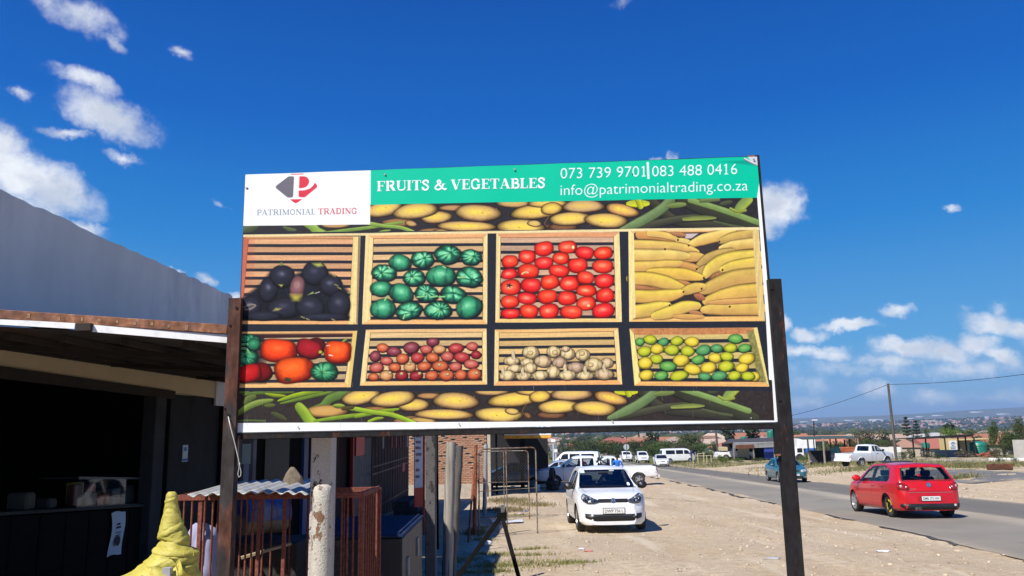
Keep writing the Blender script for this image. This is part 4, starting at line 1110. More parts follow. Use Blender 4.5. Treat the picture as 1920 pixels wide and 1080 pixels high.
def grass_patch(name,centres,mat,hmin=.03,hmax=.10,dens=1.0):
 V=[];F=[];k=0;rng=np.random.default_rng(len(centres)*7+1)
 for (cx,cy,rx,ry,n) in centres:
  n=int(n*dens)
  a=rng.normal(size=(n,2))*.45
  x=cx+a[:,0]*rx;y=cy+a[:,1]*ry;z=gz(x,y)
  h=rng.uniform(hmin,hmax,n);th=rng.uniform(0,6.28,n);w=h*.10+.0025;lean=rng.uniform(.1,.9,n)*h;lt=rng.uniform(0,6.28,n)
  c_,s_=np.cos(th)*w,np.sin(th)*w
  A=np.stack([x-c_,y-s_,z-.005],1);B=np.stack([x+c_,y+s_,z-.005],1)
  Cc=np.stack([x+np.cos(lt)*lean,y+np.sin(lt)*lean,z+h],1)
  V.append(np.stack([A,B,Cc],1).reshape(-1,3));F.append(np.arange(3*n).reshape(-1,3)+k);k+=3*n
 o=bpy.data.objects.new(name,np_mesh(name,np.concatenate(V),np.concatenate(F),mat));link(o);meta(o,kind='stuff');return o
def gp(px,py,rx,ry,n):g=G(px,py);return (g.x,g.y,rx,ry,n)
grass_patch('grass',[gp(865,1050,.5,.4,260),gp(905,1012,.35,.3,220),gp(1000,1055,1.0,.55,380),gp(935,1062,.5,.2,500),gp(1030,1060,.8,.4,300),gp(990,1042,.6,.16,260),gp(930,1040,.5,.15,350),gp(1075,1056,.5,.08,250),gp(880,1075,.8,.15,350),gp(930,1072,.3,.1,250),gp(1000,1030,.4,.12,250),gp(960,968,.7,.6,500),gp(900,990,.2,.3,250),gp(1560,905,1,1.0,0)],GRASSM,.02,.075)
grass_patch('dry_grass',[gp(955,940,1.0,1.8,1500),gp(1000,948,.9,1.4,700),gp(945,958,.8,.8,700),gp(1000,905,3,2,500),gp(890,1000,.3,.5,300)],DRYM,.04,.16)
grass_patch('roadside_grass',[gp(1320,864,10,5,2600),gp(1420,862,9,4,2400),gp(1370,874,6,2,900),gp(1330,872,4,2,500),gp(1540,868,5,5,1500),gp(1570,872,7,3,1600),gp(1500,865,4,6,1200),gp(1640,868,10,3,2000),gp(1800,876,12,4,3600),gp(1770,875,9,3,2500),gp(1840,874,7,3,1800),gp(1800,899,1.5,.6,350),gp(1870,874,8,2,800),gp(1300,870,6,3,700)],leafmat('roadside_grass',(.10,.12,.04),(.20,.19,.08),(.34,.30,.15),.5),.10,.38)
# ------------------------------------------------------------------ things built in world coordinates
class Thing:
 def __init__(s,name,base,label,cat,group=None ):
  s.base=Vector(base);s.o=empty(name,base,0,label,cat,group)
 def add(s,mb,name,mat,parent=None ,label=None ,**k):
  mb.v=[tuple(Vector(p)-s.base) for p in mb.v]
  o=mb.build(name,mat,parent or s.o,**k)
  if label:o['label']=label
  return o
def solo(mb,name,mat,base,label,cat,group=None ,**k):
 base=Vector(base);mb.v=[tuple(Vector(p)-base) for p in mb.v]
 o=mb.build(name,mat,None ,**k);o.location=base
 return meta(o,label,cat,group)
# rusty painted steel: dark paint flaking to rust
def rusty(name,paint,rust=(.16,.065,.03),amt=.5,scale=7.0,rough=.75,stretch=None ):
 if name in MATS:return MATS[name]
 m,nt,b=nm(name);MATS[name]=m
 v=objvec(nt,stretch)
 a=ntx(nt,'ShaderNodeTexNoise',v,Scale=scale,Detail=9.0,Roughness=.72)
 c=ntx(nt,'ShaderNodeTexNoise',v,Scale=scale*5,Detail=4.0,Roughness=.6)
 r=ramp(nt,c.outputs['Fac'],[(.3,tuple(x*.45 for x in rust)),(.55,rust),(.75,(rust[0]*1.7,rust[1]*1.9,rust[2]*2.0))])
 p=ramp(nt,c.outputs['Fac'],[(.35,tuple(x*.7 for x in paint)),(.65,tuple(x*1.3 for x in paint))])
 f=ramp(nt,a.outputs['Fac'],[(amt-.03,(1,1,1)),(amt+.03,(0,0,0))])
 nt.links.new(mixc_(nt,f,p,r),b.inputs['Base Color']);b.inputs['Roughness'].default_value=rough;b.inputs['Specular IOR Level'].default_value=.14
 h=nmath(nt,'ADD',a.outputs['Fac'],nmath(nt,'MULTIPLY',c.outputs['Fac'],.4));bump(nt,b,h,.35,.006)
 return m
POSTM=rusty('weathered_black_steel',(.018,.017,.018),(.10,.038,.022),.40,5.0,stretch=(1,1,.45))
POSTM2=rusty('rusty_dark_steel',(.045,.038,.037),(.10,.043,.030),.50,4.0,stretch=(1,1,.4))
RUSTM=rusty('red_rust_steel',(.20,.085,.055),(.26,.115,.065),.5,3.0)
CAGEM=rusty('red_oxide_bars',(.20,.068,.048),(.13,.045,.028),.36,9.0)
GATEM=rusty('galvanised_rusting',(.24,.215,.18),(.17,.085,.045),.49,6.0)
BLACKM=M('black_painted_steel',(.005,.005,.0055),.7,var=.4,scale=12,spec=.12)
# ------------------------------------------------------------------ billboard
QTL,QTR,QBR,QBL=[Vector(q) for q in ((-1.86831767,5.3185033,3.33771825),(1.69590045,5.1455936,3.34166172),(1.70438853,5.1270903,1.5484465),(-1.85982959,5.3,1.54450302))]
def Q(u,v,off=0.0):
 p=(QTL*(1-u)+QTR*u)*(1-v)+(QBL*(1-u)+QBR*u)*v
 return p+QN*off
QN=(QTR-QTL).cross(QBL-QTL).normalized()
if QN.y>0:QN=-QN
cv=paint_banner()
TW,TH=2048,1032
uu,vv=np.meshgrid((np.arange(TW)+.5)/TW,(np.arange(TH)+.5)/TH)
A3=lambda v:np.array(v)
pw=((A3(QTL)*(1-uu[...,None ])+A3(QTR)*uu[...,None ])*(1-vv[...,None ])+(A3(QBL)*(1-uu[...,None ])+A3(QBR)*uu[...,None ])*vv[...,None ])-np.array([0,0,HC])
pc=pw@CR
ix=((960+FPX*pc[...,0]/pc[...,2])-cv.x0)*cv.S-.5;iy=((540-FPX*pc[...,1]/pc[...,2])-cv.y0)*cv.S-.5
ix=np.clip(ix,0,cv.W-1.01);iy=np.clip(iy,0,cv.H-1.01);x0=ix.astype(int);y0=iy.astype(int);fx=(ix-x0)[...,None ];fy=(iy-y0)[...,None ]
tex=(cv.a[y0,x0]*(1-fx)+cv.a[y0,x0+1]*fx)*(1-fy)+(cv.a[y0+1,x0]*(1-fx)+cv.a[y0+1,x0+1]*fx)*fy
tex=np.clip(tex,0,255)
# ragged rounding of the top left corner stays white print; convert for storage
img=bpy.data.images.new('banner_print',TW,TH,alpha=False )
buf=np.ones((TH,TW,4),np.float32);buf[...,:3]=(tex/255.0)[::-1]
img.pixels.foreach_set(buf.ravel());img.update();img.pack()
m,nt,b=nm('banner_vinyl')
ti=nt.nodes.new('ShaderNodeTexImage');ti.image=img;ti.extension='EXTEND'
uvn=nt.nodes.new('ShaderNodeUVMap');uvn.uv_map='UVMap';nt.links.new(uvn.outputs[0],ti.inputs['Vector'])
wv=ntx(nt,'ShaderNodeTexNoise',objvec(nt),Scale=.9,Detail=3.0)
cc=mixc_(nt,1.0,ti.outputs['Color'],(.84,.84,.84),'MULTIPLY')
nt.links.new(cc,b.inputs['Base Color']);b.inputs['Roughness'].default_value=.5;b.inputs['Specular IOR Level'].default_value=.16
bump(nt,b,wv.outputs['Fac'],.12,.02)
VINYL=m
SHEETM=M('bare_sheet_edge',(.55,.56,.58),.4,.5,var=.1)
bb=Thing('billboard',onground(-.08,5.22),'wide billboard of boxed fruit and vegetables on two rusty steel posts','billboard')
# printed sheet with a slight ripple, thin but solid, round top left corner
NU,NV=72,36
mb=MB()
def fr(u,v):
 rip=.0035*math.sin(u*17+v*3)*math.sin(v*3.14)+.002*math.sin(u*41+1)
 cu,cvv=u,v
 return Q(cu,cvv,.006+rip)
mb.grid(fr,NU,NV,0)
nfront=len(mb.f)
edge=[fr(i/NU,0) for i in range(NU+1)]+[fr(1,j/NV) for j in range(1,NV+1)]+[fr(1-i/NU,1) for i in range(1,NU+1)]+[fr(0,1-j/NV) for j in range(1,NV)]
ne=len(edge);bk=[p-QN*.008 for p in edge]
mb.add(edge+bk,[(i,(i+1)%ne,ne+(i+1)%ne,ne+i) for i in range(ne)]+[tuple(range(ne,2*ne))],1)
mb.v=[tuple(Vector(p)-bb.base) for p in mb.v]
me=mb.mesh('printed_sheet');uvl=me.uv_layers.new(name='UVMap')
coords=[None ]*len(me.vertices)
for i in range(NU+1):
 for j in range(NV+1):coords[i*(NV+1)+j]=(i/NU,1-j/NV)
for lp in me.loops:
 c_=coords[lp.vertex_index];uvl.data[lp.index].uv=c_ if c_ else (0,1)
sheet=finish(me,'printed_sheet',[VINYL,SHEETM],bb.o,fix=False )
# normals of the front must face the viewer
if sheet.data.polygons[0].normal.dot(QN)<0:sheet.data.flip_normals()
ax_u=(QTR-QTL).normalized();ax_v=(QBL-QTL).normalized()
mb=MB()
for (u,v,r) in ((.279,.020,.008),(.5335,.018,.008),(.0035,.055,.007),(.993,.012,.008),(.004,.5,.006),(.76,.05,.006),(.12,.985,.006),(.42,.985,.006),(.70,.985,.006),(.95,.985,.006)):
 k=MB();c=Q(u,v,.012);k.cyl(c,c+QN*.004,r,r*.55,8);bb.add(k,'rivet',M('rivet_zinc',(.55,.56,.56),.35,.8,var=.15),smooth=False )
# frame angle behind the sheet, showing as a dark edge right and top right
mb=MB()
off=-.018
mb.bar(Q(1.0,-.008,off)+ax_u*.004,Q(1.0,1.0,off)+ax_u*.004,.03,.028,up=(0,1,0));bb.add(mb,'frame_bar',POSTM)
mb=MB();mb.bar(Q(-.001,.01,off)+ax_u*.012,Q(-.001,1.0,off)+ax_u*.012,.03,.028,up=(0,1,0));bb.add(mb,'frame_bar',POSTM2)
mb=MB();mb.bar(Q(.003,.004,off),Q(.985,.002,off),.03,.022);bb.add(mb,'frame_bar',POSTM)
mb=MB();mb.box(Q(.990,-.004,-.006),(.045,.012,.012));bb.add(mb,'corner_bracket',RUSTM)
for u in (.25,.5,.75):
 mb=MB();mb.bar(Q(u,.012,off),Q(u,.99,off),.03,.024,up=(0,1,0));bb.add(mb,'frame_bar',POSTM2)
# bottom channel
zb=-.0265
mb=MB();mb.bar(Q(.0,1,-.022)+Vector((0,0,zb)),Q(.999,1,-.022)+Vector((0,0,zb+.003)),.055,.040);bb.add(mb,'crossbar',POSTM,bevel=.004)
mb=MB();mb.bar(Q(.0,1,.004)+Vector((0,0,-.0055)),Q(.99,1,.004)+Vector((0,0,-.0055)),.01,.006);bb.add(mb,'crossbar_lip',M('lip_dark',(.03,.03,.032),.6))
def chan_post(px,py,d,w,dep,flange_left,mat,label):
 t=P(px,py,d);bz=gzs(t.x,t.y)-.3
 mb=MB();h=t.z-bz
# C-section: web to the viewer and two flanges back
 mb.box((t.x,t.y,bz+h/2),(w,.012,h))
 for s in (-1,1):mb.box((t.x+s*(w/2-.006),t.y+dep/2+.0065,bz+h/2),(.012,dep,h))
 return bb.add(mb,'post',mat,label=label),t
pl,tl_=chan_post(441,559,5.255,.083,.075,False ,POSTM2,'left post, brown with rust and shorter')
pr,tr_=chan_post(1452.5,523,5.09,.083,.07,True ,POSTM,'right post, blackened steel and taller')
HOLE=M('hole_dark',(.004,.004,.004),.9)
for (px,py,d,r) in ((443,577,5.243,.010),(431,610,5.243,.008),(421,766,5.243,.006),(428,779,5.243,.011),(1462,749,5.078,.012),(1447,540,5.078,.009)):
 c=P(px,py,d);k=MB();k.cyl(c,c+Vector((0,.010,0)),r,r,10);bb.add(k,'bolt_hole',HOLE)
# small plates joining the sheet frame to the posts
a=P(446,817,5.29);c=P(445,874,5.29);mb=MB();mb.bar(a,c,.034,.05,up=(0,1,0));bb.add(mb,'bracket',POSTM2)
a=P(1458,802,5.13);c=P(1460,852,5.13);mb=MB();mb.bar(a,c,.045,.05,up=(0,1,0));bb.add(mb,'bracket',POSTM)
for (px,py,d) in ((1459,853,5.10),):
 c=P(px,py,d);k=MB();k.box(c,(.03,.012,.012));bb.add(k,'weld_tab',RUSTM)
# wire loop tied to the left post
pts=[P(428,781,5.235),P(432,800,5.22),P(440,830,5.215),P(447.5,862,5.21),P(449,872,5.21),P(452,884,5.21),P(451.5,892,5.21),P(447.5,895,5.21),P(446,889,5.21),P(448.5,876,5.208),P(449.5,868,5.205)]
mb=MB();mb.tube(pts,.0035,6)
solo(mb,'wire_loop',M('pale_wire',(.50,.49,.45),.5,.2),pts[0],'loop of pale wire hanging from the left billboard post','wire',smooth=True )
# ------------------------------------------------------------------ the shops on the left
X0=-4.4
PLAST=M('grey_plaster',(.80,.75,.65),.92,var=.10,scale=1.2,bmp=.35,bscale=30,dirt=(.56,.55,.53),dirt_amt=.8,dirt_scale=.8,stretch=(1,1,.45))
CREAM=M('cream_plaster',(.60,.50,.33),.9,var=.08,scale=1.5,bmp=.2,bscale=40)
DARKP=M('dark_shop_shade_paint',(.006,.0055,.006),.85,var=.35,scale=3,spec=.05)  # dark paint with the interior's deep shade put into its colour
GREYC=M('grey_concrete_pier',(.055,.055,.058),.9,var=.2,scale=4,bmp=.2,spec=.1)
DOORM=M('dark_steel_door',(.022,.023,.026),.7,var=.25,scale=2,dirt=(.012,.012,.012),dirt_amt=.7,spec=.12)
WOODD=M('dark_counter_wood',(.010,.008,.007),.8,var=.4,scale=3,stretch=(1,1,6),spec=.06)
WHITEP=M('white_paper',(.72,.72,.74),.9,var=.06)
TINM=M('dull_corrugated_iron',(.07,.066,.062),.7,.25,var=.35,scale=2.0,dirt=(.10,.055,.035),dirt_amt=.8,dirt_scale=2)
PURM=M('dark_timber_purlin',(.028,.021,.018),.95,var=.4,scale=4,stretch=(1,1,1))
shop=Thing('shop_building',onground(X0,8),'long low shop with grey parapet, cream wall and an open dark counter','building')
# parapet and wall: profile taken along the facade, top edge slightly ragged
zp0=PX(0,357,X0);zp1=PX(430,552,X0)
def ztop(y):return zp0 .z+(zp1 .z-zp0 .z)*(y-zp0 .y)/(zp1 .y-zp0 .y)
jw=PX(0,650,X0);jw1=PX(405,712,X0)
def zjoin(y):return jw.z+(jw1 .z-jw.z)*(y-jw.y)/(jw1 .y-jw.y)
YE=PX(436,552,X0).y
mb=MB();N=70;y_a,y_b=1.5,YE
top=[];rr=random.Random(5)
for i in range(N+1):
 y=y_a+(y_b-y_a)*i/N;top.append((y,ztop(y)+rr.uniform(-.014,.016)))
vs=[]
for (y,z) in top:vs+=[(X0,y,zjoin(y)+.05),(X0,y,z),(X0-.22,y,z),(X0-.22,y,zjoin(y)+.05)]
fs=[]
for i in range(N):a=4*i;fs+=[(a,a+4,a+5,a+1),(a+1,a+5,a+6,a+2),(a+2,a+6,a+7,a+3),(a+3,a+7,a+4,a)]
fs+=[(0,1,2,3),(4*N,4*N+3,4*N+2,4*N+1)]
mb.add(vs,fs);shop.add(mb,'parapet',PLAST)
# cream band over the opening
lt0=PX(0,690,X0);lt1=PX(322,735,X0);lt2=PX(410,748,X0)
zl=lambda y:lt0 .z+(lt1 .z-lt0 .z)*(y-lt0 .y)/(lt1 .y-lt0 .y)
yd0,yd1=PX(322,800,X0).y,PX(416,800,X0).y
mb=MB();vs=[];ysamp=[1.5,lt0 .y,lt1 .y,yd1,YE]
for y in ysamp:vs+=[(X0+.004,y,zl(y)),(X0+.004,y,zjoin(y)+.048),(X0-.20,y,zjoin(y)+.048),(X0-.20,y,zl(y))]
fs=[]
for i in range(len(ysamp)-1):a=4*i;fs+=[(a,a+4,a+5,a+1),(a+1,a+5,a+6,a+2),(a+2,a+6,a+7,a+3),(a+3,a+7,a+4,a)]
fs+=[(0,1,2,3),(4*4,4*4+3,4*4+2,4*4+1)]
mb.add(vs,fs);shop.add(mb,'wall',CREAM)
# bluish white piece at the far end of the cream wall
ya=PX(403,720,X0).y
mb=MB();mb.box((X0+.012,(ya+YE)/2,(zl(ya)+zjoin(ya))/2-.06),(.03,YE-ya,zjoin(ya)-zl(ya)+.1));shop.add(mb,'wall_end',M('wall_end_white',(.70,.72,.74),.9,var=.08))
# dark lintel beam
mb=MB();mb.bar((X0+.02,1.5,zl(1.5)-.04),(X0+.02,lt1 .y,zl(lt1 .y)-.04),.06,.10);shop.add(mb,'lintel',PURM)
# room behind the opening
yr1=PX(285,800,X0).y
gz0=gzs(X0,8)-.2
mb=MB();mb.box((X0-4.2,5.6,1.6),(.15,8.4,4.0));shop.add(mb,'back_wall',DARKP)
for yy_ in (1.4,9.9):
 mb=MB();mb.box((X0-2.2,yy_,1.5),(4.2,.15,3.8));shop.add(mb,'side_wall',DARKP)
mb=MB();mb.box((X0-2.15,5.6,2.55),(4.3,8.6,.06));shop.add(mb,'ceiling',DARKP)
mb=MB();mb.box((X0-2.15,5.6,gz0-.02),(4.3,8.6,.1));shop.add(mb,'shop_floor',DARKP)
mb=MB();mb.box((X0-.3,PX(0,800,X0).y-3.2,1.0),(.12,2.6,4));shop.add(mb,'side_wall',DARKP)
# pier between the opening and the door
yp0,yp1=PX(283,800,X0).y,PX(303,800,X0).y
mb=MB();mb.box((X0-.03,(yp0+yp1)/2,(zl(yp0)-.08+gz0)/2),(.16,yp1-yp0,zl(yp0)-.09-gz0));shop.add(mb,'pier',GREYC,bevel=.008)
mb=MB();mb.box((X0-.12,(yp1+yd0)/2,(zl(yp0)-.08+gz0)/2),(.12,yd0-yp1,zl(yp0)-.09-gz0));shop.add(mb,'door_recess',DARKP)
# steel door
zd=zl(yd0)-.02
mb=MB();mb.box((X0-.05,(yd0+yd1)/2,(zd+gz0)/2),(.05,yd1-yd0,zd-gz0));dr=shop.add(mb,'door',DOORM,bevel=.006)
mb=MB();mb.box((X0-.01,yd1-.02,(zd+gz0)/2),(.07,.07,zd-gz0));shop.add(mb,'door_frame',DARKP)
c=PX(347,850,X0-.02);mb=MB();mb.box(c,(.004,.17,.22));stk=shop.add(mb,'sticker',M('pale_sticker',(.52,.58,.62),.5,var=.1),parent=dr)
c2=PX(347.5,862,X0-.016);mb=MB();mb.box(c2,(.004,.17,.035));shop.add(mb,'sticker_band',M('blue_print',(.02,.12,.42),.5),parent=dr)
c2=PX(347.5,842,X0-.016);mb=MB();mb.box(c2,(.004,.09,.05));shop.add(mb,'sticker_mark',M('blue_print',(.02,.12,.42),.5),parent=dr)
# stepped plinth wall in front of the door, low
mb=MB();mb.box((X0+.15,(yp0+yd1)/2,gz0+.06),(.3,yd1-yp0,.22));shop.add(mb,'door_step',GREYC,bevel=.01)
# lean-to roof: steel edge beam, rafters, corrugated sheets
A_=Vector((X0,5.30,zjoin(5.30)));B_=Vector((X0,YE-.2,zjoin(YE-.2)))
C_=P(428,645,5.50)
dirw=(B_-A_)
D_=C_+dirw*1.02
def RP(u,v,dz=0.0):
 p=(A_*(1-v)+B_*v)*(1-u)+(C_*(1-v)+D_*v)*u
 return p+Vector((0,0,dz))
ns=9
for i in range(ns):
 v0,v1=i/ns+.0015,(i+1)/ns+.006
 mb=MB();nw=26
 dzs=(i%2)*.007
 def f(a,b_):
  v=v0+(v1-v0)*a
  return RP(-.02+1.05*b_,v,.035+dzs+.010*math.cos(a*2*math.pi*8))
 mb.grid(f,nw*2,2);shop.add(mb,'roof_sheet',TINM,smooth=True )
for u in (.16,.32,.48,.66,.84,.985):
 mb=MB();mb.bar(RP(u,.035,.0),RP(u,1.0,.0),.05,.045);shop.add(mb,'purlin',PURM)
for v in (.14,.42,.75,.985):
 mb=MB();mb.bar(RP(.10,v,-.035),RP(1,v,-.035),.05,.045);shop.add(mb,'rafter',PURM)
mb=MB();mb.bar(RP(.0,-.01,.0)+Vector((.030,0,0)),RP(.0,1.0,.0)+Vector((.030,0,0)),.05,.055);shop.add(mb,'wall_plate',PURM)
# thin white strip below the edge beam, then the rusted beam itself
e0=P(-262,567,5.34);e1=P(428,614.5,5.46)
AWN=rusty('awning_rust',(.20,.10,.07),(.27,.125,.07),.52,3.2)
up_=Vector((0,0,1))
mb=MB();mb.bar(e0-up_*.020,e1-up_*.014,.045,.066);shop.add(mb,'edge_beam',AWN,bevel=.004)
WB=M('strip_white',(.82,.83,.84),.6,var=.06,scale=4,dirt=(.5,.5,.5),dirt_amt=.4,dirt_scale=8)
f0=P(-200,592,5.35);f1=P(141,611.5,5.39);mb=MB();mb.bar(f0,f1,.012,.040);shop.add(mb,'white_strip',WB)
f0=P(174,615.5,5.40);f1=P(427,636.5,5.46);mb=MB();mb.bar(f0,f1,.012,.050);shop.add(mb,'white_strip',WB)
k0=P(157,598,5.36);mb=MB();mb.box(k0+Vector((0,.3,-.055)),(.10,.6,.05));shop.add(mb,'beam_bracket',PURM)
# pale scabs where welds were brushed on the beam
for px in (55,112,155,187,221,253,286,318,352):
 t=(px+262)/690;c=(e0-up_*.020)*(1-t)+(e1-up_*.014)*t
 mb=MB();mb.box(c+Vector((0,-.0232,rr.uniform(-.010,.006))),(rr.uniform(.012,.026),.003,rr.uniform(.018,.034)));shop.add(mb,'weld_scar',M('pale_weld',(.30,.18,.10),.9,var=.5,scale=60))
# ---- counter and what stands on it
cw=Thing('shop_counter',onground(X0-.1,7.5),'dark wooden shop counter inside the open shopfront','counter')
c0=PX(-40,966,X0-.05);c1=PX(276,947,X0-.05)
def CT(t,dx=0.0,dz=0.0):return c0*(1-t)+c1*t+Vector((dx,0,dz))
for i in range(7):
 t0,t1=i/7+.004,(i+1)/7-.004
 mb=MB();a=CT(t0,0,-.03);b2=CT(t1,0,-.03)
 mb.add([(a.x,a.y,gz0),(b2 .x,b2 .y,gz0),(b2 .x,b2 .y,b2 .z),(a.x,a.y,a.z),(a.x-.03,a.y,gz0),(b2 .x-.03,b2 .y,gz0),(b2 .x-.03,b2 .y,b2 .z),(a.x-.03,a.y,a.z)],[(0,1,2,3),(7,6,5,4),(0,4,5,1),(3,2,6,7),(0,3,7,4),(1,5,6,2)])
 cw.add(mb,'panel',WOODD)
mb=MB();mb.bar(CT(-.02,-.2,0),CT(1.0,-.2,0),.46,.028);cw.add(mb,'counter_top',M('counter_top',(.045,.042,.04),.6,var=.3,spec=.1))
pc=PX(218,1000,X0-.035);pw_=Vector((0,.28,0))
mb=MB()
def fpap(u,v):
 return pc+Vector((.006+.01*math.sin(v*5+u),(u-.5)*.30+.02*math.sin(v*4),(.5-v)*.46+.012*math.sin(u*5)))
mb.grid(fpap,4,8)
pap=solo(mb,'notice',WHITEP,pc,'white paper notice hanging on the dark counter front','notice',smooth=True )
def add_text(parent,base,txt,w,h,centre,ux,uz,mat,name='lettering',off=0.0):
 """flat letters on a plane through centre spanned by ux (reading direction) and uz (up)"""
 v,f=text_mesh(txt,w,h,off)
 mb=MB();ux=Vector(ux).normalized();uz=Vector(uz).normalized()
 mb.add([Vector(centre)+ux*float(a)+uz*float(c)-Vector(base) for a,c in v],f)
 return mb.build(name,mat,parent,fix=False )
INK=M('black_ink',(.02,.02,.022),.7)
for k,(dz,w) in enumerate(((.10,.07),(.065,.10),(.01,.12),(-.02,.10))):
 mb=MB();mb.box(pc+Vector((.022,.0,dz)),(.002,w,.020 if k<2 else .008));mb.v=[tuple(Vector(p)-pc) for p in mb.v];mb.build('printed_line',INK,pap)
mb=MB();mb.cyl(pc+Vector((.021,.0,-.08)),pc+Vector((.023,.0,-.08)),.055,.055,12);mb.v=[tuple(Vector(p)-pc) for p in mb.v];mb.build('printed_mark',INK,pap)
# glass display case and packets
cc_=CT(.62,-.25,.0)
dc=Thing('display_case',CT(.75,-.2,.014),'low glass display case on the shop counter','display case')
t0,t1=.52,.985
for (ta,tb) in ((t0,t1),):
 a,b2=CT(ta,-.06,.014),CT(tb,-.06,.014);hgt=.30
 for p,q in ((a,b2),(a+Vector((0,0,hgt)),b2+Vector((0,0,hgt)))):
  mb=MB();mb.bar(p,q,.02,.02);dc.add(mb,'case_rail',M('steel_trim',(.10,.10,.10),.5,.3))
 mb=MB();mb.add([a+Vector((.005,0,.012)),b2+Vector((.005,0,.012)),b2+Vector((.005,0,hgt-.012)),a+Vector((.005,0,hgt-.012))],[(0,1,2,3)]);dc.add(mb,'case_glass',glass('case_glass',(.75,.78,.78),.015))
 mb=MB();mb.bar(a+Vector((-.22,0,hgt)),b2+Vector((-.22,0,hgt)),.40,.012);dc.add(mb,'case_top',M('counter_top',(.10,.095,.09),.35))
PK=[('yellow_box',(.50,.36,.03),.60,.07,.24,'flat yellow packet standing in the glass case'),('cardboard_box',(.22,.17,.12),.655,.07,.13,'small brown box before the yellow packet'),('red_packet',(.42,.03,.02),.735,.09,.11,'shiny red packets lying in the glass case'),('red_box',(.35,.03,.02),.70,.035,.22,'narrow red box beside the yellow packet'),('pale_bag',(.13,.13,.12),.83,.06,.17,'pale plastic bag in the middle of the glass case'),('clear_bag',(.10,.10,.10),.93,.08,.20,'clear bag at the far end of the glass case'),('dark_box',(.10,.03,.025),.565,.055,.22,'dark maroon box at the near end of the glass case')]
for nme,col,t,w,h,lab in PK:
 c=CT(t,-.16-(.06 if 'yellow' in nme or 'red_box' in nme else 0),.03)
 L=(c1-c0).length*w
 mb=MB();mb.box(c+Vector((0,0,h/2)),(.08,L,h));solo(mb,nme,M('pack_'+nme,col,.4,var=.25,scale=9),c,lab,'packet',group='goods in the glass case',bevel=.01)
# goods on shelves: left part
for t,w,h,col,nm_,lab in ((.30,.05,.16,(.10,.08,.05),'sack','dim brown sack on the counter left of the glass case'),(.42,.05,.10,(.06,.05,.04),'crate','low dark crate on the counter beside the brown sack')):
 c=CT(t,-.22,.014);mb=MB();mb.box(c+Vector((0,0,h/2)),(.2,(c1-c0).length*w,h));solo(mb,nm_,M('goods_'+nm_,col,.8,var=.3),c,lab,nm_,bevel=.02)
# ------------------------------------------------------------------ second shopfront farther along, under a long awning
sf=Thing('shopfront',onground(X0,20),'shaded shopfront with burglar gates and blue door frame behind the billboard','building')
gz1=lambda y:gzs(X0,y)-.15
DMAR=M('maroon_shop_wall',(.03,.012,.011),.85,var=.25,scale=2)
BLUEP=M('blue_door_paint',(.035,.06,.20),.55,var=.2,scale=4)
yA,yB=YE+.03,33.0
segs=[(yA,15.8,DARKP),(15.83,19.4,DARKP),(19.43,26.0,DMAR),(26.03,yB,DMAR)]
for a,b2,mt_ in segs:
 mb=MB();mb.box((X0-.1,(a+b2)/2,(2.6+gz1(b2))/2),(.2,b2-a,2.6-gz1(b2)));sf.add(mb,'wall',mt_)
mb=MB();mb.box((X0-1.6,(yA+yB)/2,2.72),(3.4,yB-yA,.22));sf.add(mb,'roof_slab',GREYC)
# blue pilasters and windows
for px in (569.5,):
 c=PX(px,900,X0+.02);mb=MB();mb.box((X0+.03,c.y,(1.6+gz1(c.y))/2),(.06,.34,1.9-gz1(c.y)));sf.add(mb,'blue_pilaster',BLUEP)
c=PX(520,860,X0+.02);mb=MB();mb.box((X0+.012,c.y,1.05),(.03,1.5,1.2));sf.add(mb,'window',M('dark_pane',(.008,.010,.016),.5,var=.2,spec=.2),label='dark window left of the blue pilaster')
# a narrow post with pale papers taped to it
PPOST=M('grey_shop_post',(.13,.12,.12),.85,var=.3,scale=5)
p0=P(468,800,8.2);mb=MB();mb.box((p0 .x,p0 .y,(p0 .z+gzs(p0 .x,p0 .y))/2+.3),(.13,.10,p0 .z-gzs(p0 .x,p0 .y)+.5));solo(mb,'shop_post',PPOST,onground(p0 .x,p0 .y),'square grey post with two papers behind the left billboard post','post')
c=P(462,851,8.13);mb=MB();mb.box(c,(.085,.008,.20));solo(mb,'notice',M('pale_green_paper',(.42,.52,.50),.9,var=.05),c,'pale green paper taped to the square grey post','notice')
c=P(461,895,8.13);mb=MB();mb.box(c,(.05,.008,.26));solo(mb,'notice',M('lilac_paper',(.38,.40,.52),.9,var=.06),c,'narrow lilac paper strip below the pale green paper','notice')
# security gate with bars
def bars_gate(px0,px1,ytop,ybot,X,mat,label,name='security_gate',rails=(.12,.45,.52,.9),nb=13):
 a=PX(px0,ytop,X);b2=PX(px1,ytop,X);za,zb=1.9,None
 t=Thing(name,onground(X,(a.y+b2 .y)/2),label,'gate')
 zb=gzs(X,a.y)+.02;z2=PX(px0,ytop,X).z
 for i in range(nb):
  y=a.y+(b2 .y-a.y)*i/(nb-1);k=MB();k.box((X,y,(za+zb)/2),(.02,.02,za-zb));t.add(k,'bar',mat)
 for r in rails:
  z=zb+(za-zb)*r;k=MB();k.bar((X+.012,a.y,z),(X+.012,b2 .y,z),.02,.035);t.add(k,'rail',mat)
 return t,a,b2,zb
BARM=M('dark_maroon_bars',(.07,.022,.019),.6,var=.4,scale=8)
g1,ga,gb,gzb=bars_gate(698,766,815,960,X0+.35,BARM,'dark maroon burglar gate beyond the cage',nb=15)
c=PX(756,876,X0+.39);mb=MB();mb.box(c,(.03,.55,.30));g1 .add(mb,'lock_box',M('red_lock_box',(.40,.05,.045),.6,var=.3))
